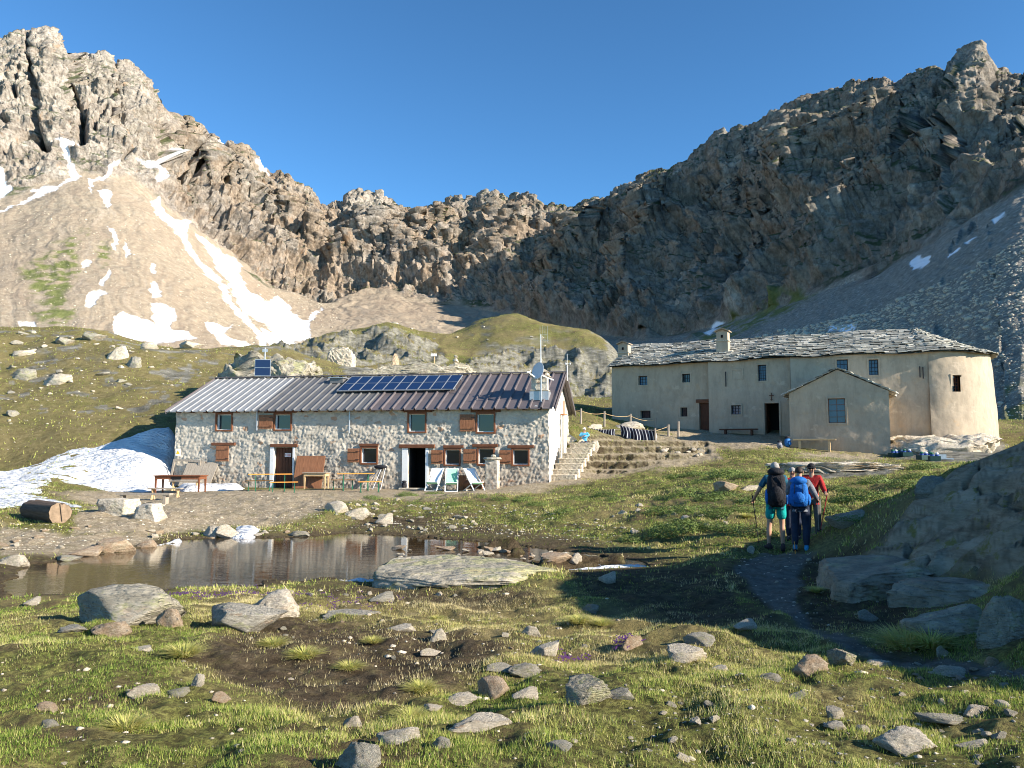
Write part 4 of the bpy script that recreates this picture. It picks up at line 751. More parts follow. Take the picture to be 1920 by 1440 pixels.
# gable vent pipe, little round lamp, door sign, warning sign
vp = empty('vent_pipe', HF.wor((HL + 0.2, 4.35, 0)), HROT, 'white vertical flue pipe on the bright gable wall', 'pipe')
m = MB(); m.tube([(0, 0, 1.1), (0, 0, 3.55)], 0.11, 12); m.build('pipe', MAT['white'], vp, smooth=False); m = MB(); m.tube([(0, 0, 3.56), (0, 0, 3.62)], 0.17, 12); m.box(-.03, .03, -.03, .03, 3.62, 4.3); m.build('clay_collar', simple('terracotta', (0.55, 0.22, 0.10)), vp)
u, z_ = HF.face(1006, 765); lm = MB(); lm.tube([(0, -0.03, 0), (0, 0.03, 0)], 0.11, 18); rl = lm.build('wall_lamp', MAT['white'], None, HF.wor((u, -0.12, z_)), HROT); tag(rl, 'round white lamp under the eave at the right end of the hut', 'lamp')
u, z_ = HF.face(540, 853, 0.15); sg = empty('door_sign', HF.wor((u, 0.15, z_)), HROT, 'small white sign with red cross and red lettering on the brown hut door', 'sign')
m = MB(); m.box(-.16, .16, -.01, .01, -.09, .09); m.build('plate', MAT['white'], sg); m = MB(); m.box(-.115, -.095, -.016, -.011, -.055, .055); m.box(-.14, -.07, -.017, -.012, -.012, .012)
for z2 in (.045, .0, -.045): m.box(-.03, .13, -.016, -.011, z2 - .012, z2 + .012)
m.build('lettering', simple('red_print', (0.6, 0.03, 0.03), bump=0), sg)
u, z_ = HF.face(333, 848); sg = empty('warning_sign', HF.wor((u + 0.08, -0.09, z_)), HROT, 'white plate with yellow warning triangle at the left corner of the hut', 'sign')
m = MB(); m.box(-.13, .13, -.01, .01, -.17, .17); m.build('plate', MAT['white'], sg); m = MB(); m.add([(-.1, -.014, -.08), (.1, -.014, -.08), (0, -.014, .1), (-.1, -.011, -.08), (.1, -.011, -.08), (0, -.011, .1)], [(0, 1, 2), (5, 4, 3), (0, 3, 4, 1), (1, 4, 5, 2), (2, 5, 3, 0)]); m.build('triangle', simple('yellow_print', (0.85, 0.5, 0.02), bump=0), sg)
# ---------------------------------------------------------------- the plastered church building
A0 = Vector((6.8, 54.3)); A1 = Vector((12.62, 51.05)); B0_ = Vector((12.5, 50.75)); B1 = Vector((16.85, 48.25)); C0 = Vector((16.78, 48.02)); C1 = Vector((23.8, 45.5))
EZ = 5.42
ch0 = empty('church_house', (A0.x, A0.y, 1.5), 0, 'long ochre plastered church house with stone slab roof and round apse', 'church')
OV = Vector((A0.x, A0.y, 1.5))
def seg(p, q_): d = q_ - p; return math.atan2(d.y, d.x), d.length
def plas(V): return fbm(V / 1.6, 3, 301) * 0.05 + fbm(V / 0.35, 2, 302) * 0.012
def ch_win(fr, x0, x1, y0, y1, recess=0.16, frm='plaster', gl='glass', mull=(2, 3), side_ext=0, sash='black'):
    a, b, e, t = box_uz(x0, x1, y0, y1, fr); return (a, b, e, t)
def rel(fr, p): q_ = fr.wor(p); return tuple(q_ - OV)
def relobj(fr): # place child built in frame coordinates
    return (fr.o - OV, fr.r)
segs = []
for (p, q_, zb_) in ((A0, A1, 0.2), (B0_, B1, -0.2), (C0, C1, -1.2)):
    r_, L_ = seg(p, q_); fr = Frame((p.x, p.y, 0), r_); segs.append((fr, L_, zb_))
CW = [[(1197, 1214, 705, 722, 'glassb', (2, 2)), (1279, 1294, 701, 717, 'dark', (3, 1)), (1201, 1220, 770, 784, 'glass', (3, 2)), (1276, 1289, 764, 781, 'glass', (2, 2)), (1311, 1336.5, 755, 812, 'door', None)],
      [(1421, 1437, 684, 714, 'glassb', (3, 5)), (1371, 1389, 760, 777, 'glassb', (2, 2)), (1434, 1461, 756, 818, 'open', None)],
      [(1569, 1590, 674, 700, 'glassb', (2, 2)), (1629, 1647, 674, 703, 'glassb', (2, 3))]]
for (fr, L_, zb_), ws_ in zip(segs, CW):
    hs = []
    for x0, x1, y0, y1, g_, mu in ws_:
        a, b, e, t = box_uz(x0, x1, y0, y1, fr)
        if g_ in ('door', 'open'): e = max(e, zb_ + 0.3); b = min(b, L_ - 0.02)
        hs.append((a, b, e, t))
    wl = wall_grid('wall', MAT['plaster'], ch0, 0, L_, zb_, EZ, hs, 0.10, plas, 0.30); wl.location = fr.o - OV; wl.rotation_euler = (0, 0, fr.r)
    for (a, b, e, t), (x0, x1, y0, y1, g_, mu) in zip(hs, ws_):
        if g_ == 'door':
            m = MB(); m.box(a + .01, b - .01, .24, .29, e, t - .01)
            for k in range(4): zz = e + (t - e) * k / 4; m.box(a + .03, b - .03, .22, .24, zz + .02, zz + (t - e) / 4 - .02)
            m.build('door', MAT['wood_dark'], ch0, fr.o - OV, fr.r); m = MB(); m.box(a - .18, b - .003, -.09, .1, t + .003, t + .22); m.build('lintel', MAT['wood_lintel'], ch0, fr.o - OV, fr.r, bevel=.01); continue
        if g_ == 'open':
            m = MB(); m.box(a - .12, a - .003, -.035, .02, e, t + .12); m.box(b + .003, b + .12, -.035, .02, e, t + .12); m.box(a - .003, b + .003, -.035, .02, t, t + .12); m.build('door_surround', MAT['plaster'], ch0, fr.o - OV, fr.r, bevel=.01)
            m = MB(); m.box(a + .02, a + .07, .31, 1.2, e, t); m.build('door', MAT['wood_dark'], ch0, fr.o - OV, fr.r); continue
        w_ = window(ch0, a, b, e, t, 'plaster', 'glass' if g_ == 'dark' else g_, 0.035, 0.10, 0.26, mu, None, False, 'black'); w_.location = fr.o - OV; w_.rotation_euler = (0, 0, fr.r)
frA, frB, frC = [s_[0] for s_ in segs]
# blind window, iron wall ties and the cross
a, b, e, t = box_uz(1374, 1391, 694, 709, frB); m = MB(); m.box(a - .1, a, -.03, .02, e - .1, t + .1); m.box(b, b + .1, -.03, .02, e - .1, t + .1); m.box(a, b, -.03, .02, t, t + .1); m.box(a, b, -.03, .02, e - .1, e); m.build('blind_window', MAT['plaster'], ch0, frB.o - OV, frB.r, bevel=.01)
for fr, x_, ya, yb in ((frB, 1361, 697, 725), (frC, 1724, 687, 708), (frC, 1730, 688, 710)):
    p = fr.face(x_, ya); q_ = fr.face(x_, yb); m = MB(); m.box(p[0] - .025, p[0] + .025, -.09, -.05, q_[1], p[1]); m.build('iron_tie', MAT['black'], ch0, fr.o - OV, fr.r)
p = frB.face(1447, 744); cr = MB(); cr.box(-.022, .022, -.02, .02, -.24, .24); cr.box(-.14, -.023, -.018, .018, .06, .10); cr.box(.023, .14, -.018, .018, .06, .10); cr.box(-.08, -.023, -.018, .018, -.2, -.17); cr.box(.023, .08, -.018, .018, -.2, -.17)
tag(cr.build('wall_cross', MAT['wood_dark'], None, frB.wor((p[0], -.1, p[1])), frB.r), 'small dark iron cross on the wall above the open church door', 'cross')
# apse: battered half round
rot_ax = R(-24); axd = Vector((math.cos(rot_ax), math.sin(rot_ax))); bkd = Vector((-axd.y, axd.x)); CN = C1 + bkd * 4.4; AE = 3.55
def apse_pt(th, z, off=0.0):   # th 0 = front (C1 side) .. pi = back
    bat = (EZ - z) * 0.055 + off; return CN - bkd * (4.4 + bat) * math.cos(th) + axd * (AE + bat) * math.sin(th)
wp = box_uz(1786, 1800, 704, 733, frC)
nth, nz = 150, 66; th = np.linspace(0.0, math.pi, nth); zs = np.linspace(-1.4, EZ, nz); V = []; 
for z in zs:
    for t_ in th: q_ = apse_pt(t_, z, 0.03); V.append((q_.x, q_.y, z))
V = np.array(V); pxx, pyy = proj(V[:, 0], V[:, 1], V[:, 2]); d = plas(V); cx_, cy_ = np.array([CN.x, CN.y]); nn = V[:, :2] - np.array([cx_, cy_]); nn /= np.linalg.norm(nn, axis=1, keepdims=True); V[:, :2] += nn * d[:, None]
TH2, ZZ = np.meshgrid((th[:-1] + th[1:]) / 2, (zs[:-1] + zs[1:]) / 2); qq = np.array([[*apse_pt(t_, z), z] for z, t_ in zip(ZZ.ravel(), TH2.ravel())]); ax_, ay_ = proj(qq[:, 0], qq[:, 1], qq[:, 2]); front_ = TH2.ravel() < 1.4
hole = (ax_ > 1786) & (ax_ < 1800) & (ay_ > 704) & (ay_ < 733) & front_; thh = TH2.ravel()[hole]; zhh = ZZ.ravel()[hole]
me = np_mesh('apse_wall', V - np.array([OV.x, OV.y, OV.z]), gridq(nz, nth, ~hole), MAT['plaster'], True); link('apse_wall', me, ch0)
t0, t1 = thh.min() - .5 * (th[1] - th[0]), thh.max() + .5 * (th[1] - th[0]); z0_, z1_ = zhh.min() - .5 * (zs[1] - zs[0]), zhh.max() + .5 * (zs[1] - zs[0])
zm = (z0_ + z1_) / 2; pL = apse_pt(t0, zm); pR = apse_pt(t1, zm); r_, L_ = seg(pL, pR); w_ = window(ch0, 0.0, L_, z0_, z1_, 'plaster', 'glass', .05, .07, .28, (2, 4), None, False, 'wood_red', ); w_.location = Vector((pL.x, pL.y, 0)) - OV; w_.rotation_euler = (0, 0, r_)
# back and end walls
bk = bkd * 8.6; m = MB()
def wq(p, q_, z0, z1, th_=0.25):
    d = (q_ - p).normalized(); n_2 = Vector((-d.y, d.x)) * th_; P4 = [p, q_, q_ + n_2, p + n_2]; m.hexa([(*(v - OV.xy), z0 - OV.z) for v in P4] + [(*(v - OV.xy), z1 - OV.z) for v in P4])
wq(A0 + bk, A0, 0.0, EZ); wq(C1 + bk, A0 + bk, 0.0, EZ); m.build('back_wall', MAT['plaster'], ch0)
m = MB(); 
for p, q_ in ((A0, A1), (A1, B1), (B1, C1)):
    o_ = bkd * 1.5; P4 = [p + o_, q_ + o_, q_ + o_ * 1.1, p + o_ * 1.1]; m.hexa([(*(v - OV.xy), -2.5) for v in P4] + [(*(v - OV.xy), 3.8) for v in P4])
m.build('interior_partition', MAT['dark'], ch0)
# slab roof: every course of slabs laid in one rough mesh
def slabmat():
    n = N('roof_slabs'); a = n.noise(1.7, 5, 0.6); v = n.vor(2.2, 'F1', None, 'Color'); sp = n.n('ShaderNodeSeparateColor'); n.L(v, sp.inputs[0])
    c = n.ramp(n.attr('tone'), (0.0, (0.18, 0.175, 0.15)), (0.4, (0.29, 0.28, 0.24)), (0.8, (0.42, 0.40, 0.34)), (1.0, (0.60, 0.57, 0.49)))
    c = n.mix(n.ramp(n.noise(5, 5, 0.7), (0.52, 0.0), (0.66, 0.6)), c, (0.14, 0.15, 0.13)); c = n.mix(n.ramp(n.noise(1.1, 4, 0.6), (0.60, 0.0), (0.70, 0.5)), c, (0.36, 0.33, 0.20))
    n.col(c).rough(0.85); n.bump(n.noise(14, 5, 0.7), 0.6, 0.03); return n.m
MAT['slab'] = slabmat()
def ogee(p, d): return p
eave = [A0 - axd * 0.25 - bkd * 0.3, A0 - bkd * .32, A1 - bkd * .45, B1 - bkd * .42, C1 - bkd * .3 - axd * .2] ; ridge_z = 7.42
EV = []; 
for i in range(len(eave) - 1):
    L_ = (eave[i + 1] - eave[i]).length; k = max(1, int(L_ / .25))
    for j in range(k): EV.append(eave[i].lerp(eave[i + 1], j / k))
for t_ in np.linspace(0.02, math.pi, 46): EV.append(apse_pt(t_, EZ, 0.33))
EV = [Vector((e_.x, e_.y)) for e_ in EV]; RA = A0 + bkd * 4.4 - axd * .25; RB = C1 + bkd * 4.4 - axd * 0.6
sA = 0.0; RV = []
for e_ in EV:
    t_ = max(0, min(1, (e_ - RA).dot(RB - RA) / (RB - RA).length_squared)); RV.append(RA.lerp(RB, t_))
arc = [0.0]
for i in range(1, len(EV)): arc.append(arc[-1] + (EV[i] - EV[i - 1]).length)
arc = np.array(arc); EVn = np.array([tuple(e_) for e_ in EV]); RVn = np.array([tuple(e_) for e_ in RV])
def roofp(s_, v, h):
    e_ = np.array([np.interp(s_, arc, EVn[:, 0]), np.interp(s_, arc, EVn[:, 1])]); r_ = np.array([np.interp(s_, arc, RVn[:, 0]), np.interp(s_, arc, RVn[:, 1])])
    q_ = e_ * (1 - v) + r_ * v; sag = -0.10 * math.sin(math.pi * min(max(v, 0), 1)); return (q_[0] - OV.x, q_[1] - OV.y, EZ + 0.02 + (ridge_z - EZ) * v + sag + h + 0.05 * math.sin(s_ * 1.3) - OV.z)
def slab_roof(roofp, total, ncourse, wlo, whi, name, parent, th=(0.025, 0.055), scale_v=None, both=False):
    V = []; Fc = []; tone = []
    for c_ in range(ncourse):
        v0 = c_ / ncourse - 0.01; v1 = (c_ + 1.9) / ncourse
        if v1 > 1.0: v1 = 1.0
        s_ = -random.random() * .3
        while s_ < total:
            sc2 = 1.0 if scale_v is None else scale_v(s_, v0); wd = random.uniform(wlo, whi) * sc2; a = max(s_, 0); b = min(s_ + wd - 0.015, total); s_ += wd
            if b - a < .08: continue
            tk = random.uniform(*th); l0 = 0.09 + random.uniform(-.03, .045); l1 = 0.0 + random.uniform(-.02, .02); j = [random.uniform(-.35, .12) / ncourse for _ in range(2)]; cn = random.uniform(0, .3) * (b - a)
            bot = [roofp(a, v0 + j[0], l0 - tk), roofp(a + cn, v0 + j[0] - .25 / ncourse, l0 - tk), roofp(b, v0 + j[1], l0 - tk), roofp(b, v1, l1 - tk), roofp(a, v1, l1 - tk)]; top_ = [(p[0], p[1], p[2] + tk) for p in bot]
            k = len(V); V += bot + top_; Fc += [(k + 4, k + 3, k + 2, k + 1, k), (k + 5, k + 6, k + 7, k + 8, k + 9)] + [(k + i, k + (i + 1) % 5, k + 5 + (i + 1) % 5, k + 5 + i) for i in range(5)]; tone += [random.random()] * 10
    me = bpy.data.meshes.new(name); me.from_pydata(V, [], Fc); me.update(); me.materials.append(MAT['slab']); at_ = me.attributes.new('tone', 'FLOAT', 'POINT'); at_.data.foreach_set('value', tone)
    return link(name, me, parent)
Lf = (EVn[-1][0], arc[-1])[1]
s_main = np.interp(0, [0], [0])
def sv(s_, v): return 1.0 if s_ < arc[-46] else max(1.0, min(3.5, 1 / (1.05 - v)))
rf = slab_roof(roofp, Lf, 19, .26, .70, 'roof', ch0, scale_v=sv)
m = MB(); P0_ = [roofp(s_, v, -.06) for v in (0, .5, 1) for s_ in arc]; n_ = len(arc); m.add(P0_, [(r_ * n_ + i, r_ * n_ + i + 1, (r_ + 1) * n_ + i + 1, (r_ + 1) * n_ + i) for r_ in (0, 1) for i in range(n_ - 1)])
bkp = [(A0 + bkd * 9.0 - axd * .25), (C1 + bkd * 9.0)]; R0 = (RA.x - OV.x, RA.y - OV.y, ridge_z - OV.z); R1 = (RB.x - OV.x, RB.y - OV.y, ridge_z - OV.z)
m.add([R0, R1, (bkp[1].x - OV.x, bkp[1].y - OV.y, EZ - OV.z), (bkp[0].x - OV.x, bkp[0].y - OV.y, EZ - OV.z)], [(0, 1, 2, 3)]); m.add([(A0.x - OV.x, A0.y - OV.y, EZ - OV.z), R0, (bkp[0].x - OV.x, bkp[0].y - OV.y, EZ - OV.z)], [(0, 1, 2)]); m.build('roof_underlay', MAT['slab'], ch0)
# annex
ax0 = at(1482, 838, 44.55); ax1 = at(1670, 838, 42.5); r_, L_ = seg(ax0.xy, ax1.xy); AF = Frame((ax0.x, ax0.y, 0), r_)
zeA = 2.98; zap = 4.22
a, b, e, t = box_uz(1553, 1585, 747, 793, AF); topf = lambda U: zeA + (zap - zeA) * (1 - np.abs(U - L_ / 2) / (L_ / 2))
wl = wall_grid('annex_wall', MAT['plaster'], ch0, 0, L_, -1.2, zeA, [(a, b, e, t)], .1, plas, .3); wl.location = AF.o - OV; wl.rotation_euler = (0, 0, AF.r)
m = MB(); m.add([(0, 0, zeA), (L_, 0, zeA), (L_ / 2, 0, zap), (0, .3, zeA), (L_, .3, zeA), (L_ / 2, .3, zap)], [(0, 1, 2), (5, 4, 3), (0, 2, 5, 3), (1, 4, 5, 2)]); m.build('annex_gable', MAT['plaster'], ch0, AF.o - OV, AF.r)
w_ = window(ch0, a, b, e, t, 'plaster', 'glassb', .04, .10, .25, (1, 3), None, True, 'wood_red'); w_.location = AF.o - OV; w_.rotation_euler = (0, 0, AF.r)
m = MB(); m.box(0, .25, 0.02, 4.6, -1.2, zeA); m.box(L_ - .25, L_, 0.02, 4.6, -1.2, zeA); m.build('annex_side_wall', MAT['plaster'], ch0, AF.o - OV, AF.r)
for side in (0, 1):
    def ap(s_, v, h, side=side):
        u = (-.28 + (L_ / 2 + .28) * v) if side == 0 else (L_ + .28 - (L_ / 2 + .28) * v); z = zeA - .14 + (zap + .03 - zeA + .14) * v
        y = (s_ - .22) if side == 0 else (4.7 - s_); return (u, y - 0.0, z + h + .06)
    o = slab_roof(ap, 4.8, 8, .3, .7, 'annex_roof', ch0); o.location = AF.o - OV; o.rotation_euler = (0, 0, AF.r)
# church chimneys
for i, (px_, pyb, pyt, D_) in enumerate(((1171, 672, 641, 56.2), (1356, 651, 617, 52.5))):
    p = at(px_, pyb, D_); tp = at(px_, pyt, D_).z - p.z; cz = empty('roof_chimney', (p.x, p.y, p.z - .35), R(-26), ('square stone chimney at the left end of the slab roof', 'taller stone chimney in the middle of the slab roof')[i], 'chimney', 'chimneys of the slab roof')
    hb = tp + .35; wv = .38; m = MB(); m.box(-wv, wv, -wv, wv, 0, hb * .45); m.build('base', MAT['plaster'], cz)
    m = MB(); m.box(-wv * .95, wv * .95, -wv * .95, wv * .95, hb * .45 + .06, hb * .85); m.build('stack', MAT['plaster'], cz); m = MB(); m.box(-wv * 1.15, wv * 1.15, -wv * 1.15, wv * 1.15, hb * .45, hb * .45 + .06); m.build('collar', MAT['rock'], cz)
    m = MB(); m.box(-.07, .07, -wv - .01, -wv * .5, hb * .60, hb * .72); m.build('smoke_hole', MAT['dark'], cz)
    m = MB(); m.hexa([(-wv * 1.25, -wv * 1.3, hb * .86), (0, -wv * 1.3, hb * .98), (0, wv * 1.3, hb * .98), (-wv * 1.25, wv * 1.3, hb * .86), (-wv * 1.25, -wv * 1.3, hb * .9), (0, -wv * 1.3, hb * 1.03), (0, wv * 1.3, hb * 1.03), (-wv * 1.25, wv * 1.3, hb * .9)])
    m.hexa([(0, -wv * 1.3, hb * .98), (wv * 1.25, -wv * 1.3, hb * .86), (wv * 1.25, wv * 1.3, hb * .86), (0, wv * 1.3, hb * .98), (0, -wv * 1.3, hb * 1.03), (wv * 1.25, -wv * 1.3, hb * .9), (wv * 1.25, wv * 1.3, hb * .9), (0, wv * 1.3, hb * 1.03)]); m.add([(-wv, -wv * .95, hb * .85), (wv, -wv * .95, hb * .85), (0, -wv * .95, hb * .97)], [(0, 1, 2)]); m.build('cap', MAT['rock_rust'], cz)
# ================================================================= SNOW BANK
def px_poly(P_): return [tuple(hit(a, b).xy) for a, b in P_]
def snow_patch(name, outline, ctrl, label, cell=0.14, rise=0.9, lump=0.05):
    poly = outline; a = np.array(poly); x0, y0 = a.min(0) - .3; x1, y1 = a.max(0) + .3
    X, Y = np.meshgrid(np.arange(x0, x1, cell), np.arange(y0, y1, cell)); x, y = X.ravel(), Y.ravel(); h = H(x, y); d = -poly_sd(x, y, poly) + fbm(xyz(x / 1.2, y / 1.2), 3, 401) * 0.25
    if ctrl is not None:
        c = np.array([tuple(at(*k)) for k in ctrl]); A = np.sqrt(((c[:, None, :2] - c[None, :, :2]) ** 2).sum(-1) + .3); n = len(c); M_ = np.block([[A, np.ones((n, 1))], [np.ones((1, n)), np.zeros((1, 1))]]); w_ = np.linalg.solve(M_, np.append(c[:, 2], 0))
        zs = np.sqrt((x[:, None] - c[:, 0]) ** 2 + (y[:, None] - c[:, 1]) ** 2 + .3) @ w_[:n] + w_[n]; th_ = np.clip(zs - h, 0.03, 2.6)
    else: th_ = np.full(x.shape, rise)
    z = h + th_ * sstep(0, 0.7 if ctrl is not None else .35, d) + fbm(xyz(x / 0.9, y / 0.45), 3, 402) * lump * sstep(0, .5, d) - .06 * sstep(0.02, -.1, d)
    keep = (d > -.12).reshape(X.shape); k = keep[:-1, :-1] & keep[1:, :-1] & keep[:-1, 1:] & keep[1:, 1:]
    me = np_mesh(name, np.stack([x, y, z], 1), gridq(*X.shape, k), MAT['snow'], True); return tag(link(name, me), label, 'snow')
SB = [(-60, 884), (0, 880), (51, 876), (103, 862), (154, 845), (180, 836), (231, 822), (283, 812), (312, 808), (340, 812), (340, 850), (329, 886), (325, 905), (300, 921), (205, 921), (103, 917), (75, 921), (80, 934), (115, 935), (144, 944), (159, 955), (121, 958), (60, 950), (0, 952), (-60, 955)]
SB3 = [tuple(at(a, b, D_).xy) for a, b, D_ in [(-60, 884, 38.5), (0, 880, 39.2), (51, 876, 40), (103, 862, 40.8), (154, 845, 41.8), (180, 836, 42.2), (231, 822, 43), (283, 812, 43.6), (312, 806, 44), (340, 810, 44.5), (340, 850, 41), (331, 886, 39.6), (327, 905, 39), (300, 921, 35.5), (205, 921, 35.2), (103, 917, 35.5), (75, 921, 34), (80, 934, 30.5), (115, 935, 30), (144, 944, 27.6), (159, 955, 25.4), (121, 958, 25.2), (60, 950, 26), (0, 952, 25.8), (-60, 955, 25)]]
snow_patch('snow_bank', SB3, [(0, 880, 39.2), (103, 862, 40.8), (180, 835, 42.2), (231, 821, 42.6), (290, 808, 42.8), (335, 806, 43.5), (0, 951, 25.9), (121, 957, 25.2), (115, 935, 30), (75, 922, 33.8), (0, 905, 35), (283, 919, 35.8), (205, 920, 35.3), (200, 880, 38.4), (275, 866, 39.0), (250, 846, 40.6), (300, 845, 41.6), (310, 884, 39.3), (292, 900, 38.4), (100, 900, 36.8)], 'big melting white snow bank lying against the left end of the stone hut', lump=0.10)
snow_patch('snow_strip', [tuple(at(a, b, D_).xy) for a, b, D_ in [(332, 905, 38.6), (380, 905, 38.9), (430, 905, 38.7), (458, 910, 37.9), (455, 918, 36.6), (400, 921, 35.8), (335, 922, 35.4)]], None, 'low strip of old snow along the foot of the hut wall behind the brown table', 0.1, 0.22, .06)
def lay(P_): return [tuple(atZ(a, b, WZ).xy) for a, b in P_]
snow_patch('snow_remnant', lay([(292, 1026), (325, 1012), (350, 1014), (372, 1020), (340, 1030)]), None, 'thin snow remnant on the far pond shore, leftmost of the shore snow', .06, .10, .02)
snow_patch('snow_remnant', lay([(432, 1012), (450, 1000), (480, 1000), (488, 1008), (460, 1014)]), None, 'small snow remnant beside the pale rocks on the far pond shore', .06, .12, .02)
snow_patch('snow_remnant', lay([(636, 1089), (665, 1080), (708, 1083), (700, 1092), (655, 1096)]), None, 'snow remnant at the near pond shore left of the smooth grey slab', .05, .10, .02)
snow_patch('snow_remnant', lay([(1070, 1070), (1120, 1063), (1200, 1061), (1216, 1064), (1190, 1069), (1110, 1072)]), None, 'thin white snow strip on the near shore at the right tip of the pond', .05, .07, .01)
# ================================================================= ROCKS
def rock_mesh(seed, sub=4, flat=0.0, cuts=9, rough=0.10, strata=0.0):
    r_ = random.Random(seed); bm = bmesh.new(); bmesh.ops.create_icosphere(bm, subdivisions=sub, radius=1.0); V = np.array([v.co[:] for v in bm.verts])
    nn = V / (np.linalg.norm(V, axis=1, keepdims=True) + 1e-6); V = V + nn * (fbm(V * 1.3 + seed * 3.1, 3, seed)[:, None] * rough * 2.6)
    for k in range(cuts):
        n = np.array([r_.gauss(0, 1), r_.gauss(0, 1), r_.gauss(0, .8)]); n /= np.linalg.norm(n); d = r_.uniform(0.40, 0.84); p = V @ n; V = V - np.maximum(p - d, 0)[:, None] * n * 0.97
    V[:, 2] = np.where(V[:, 2] > 0, V[:, 2] * (1 - flat), V[:, 2]); nn = V / (np.linalg.norm(V, axis=1, keepdims=True) + 1e-6)
    V = V + nn * ((fbm(V * 3.2 + seed, 3, seed + 2)[:, None]) * rough * .5 + fbm(V * 8 + seed, 3, seed + 3)[:, None] * rough * 0.35)
    if strata: q_ = V[:, 2] * 5 + V[:, 0] * 1.6 + fbm(V * 2 + seed, 2, seed + 9) * 1.2; V = V + nn * ((q_ - np.floor(q_))[:, None] - .5) * strata
    lo, hi = V.min(0), V.max(0); V = (V - (lo + hi) / 2) / (hi - lo) * 2
    F_ = np.array([[v.index for v in f.verts] for f in bm.faces]); bm.free(); return V, F_
ROCKV = [rock_mesh(s_, 4, cuts=16, rough=.075, strata=(0.09 if s_ % 2 else 0.04)) for s_ in range(1, 13)]
def rock_data(seed, mat, smooth=False):
    key = (seed % 12, mat)
    if key not in _RC: V, F_ = ROCKV[seed % 12]; _RC[key] = np_mesh('rock', V, F_, MAT[mat], smooth)
    return _RC[key]
_RC = {}
def put_rock(name, p, sx, sy, sz_, rz_, seed, mat, label, cat='rock', group=None, tilt=(0, 0), bury=0.3):
    o = bpy.data.objects.new(name, rock_data(seed, mat)); COL.objects.link(o); o.location = (p[0], p[1], p[2] + sz_ * (1 - 2 * bury)); o.scale = (sx, sy, sz_); o.rotation_euler = (tilt[0], tilt[1], rz_)
    return tag(o, label, cat, group)
def rock_px(x0, x1, y0, y1, label=None, mat='rock', seed=0, group=None, name='rock', dr=0.75, rz_=None, tilt=0.0, bury=.25):
    p = hit((x0 + x1) / 2, y1 - 1); D_ = p.y; w_ = (x1 - x0) / F * D_ * 1.08; h_ = (y1 - y0) / F * D_; d_ = w_ * dr; hh_ = max(h_ - d_ * max(0, -p.z) / D_ * 0.5, h_ * .55)
    big_ = (y1 - y0) > 40 and (y1 < 1190 or x0 > 1700); bury = bury + (.05 if big_ else .14); hh_ = h_ * .92 if big_ else hh_; sz_ = hh_ / (2 * (1 - bury)) * (1.12 if big_ else .88); q_ = Vector((p.x, p.y + d_ * .42, 0)); q_.z = min(Hs(q_.x, q_.y), p.z + .12)
    return put_rock(name, q_, w_ / 2, d_ / 2, sz_, rz_ if rz_ is not None else random.uniform(-.25, .25), seed, mat, label, 'rock', group, (0, tilt), bury)
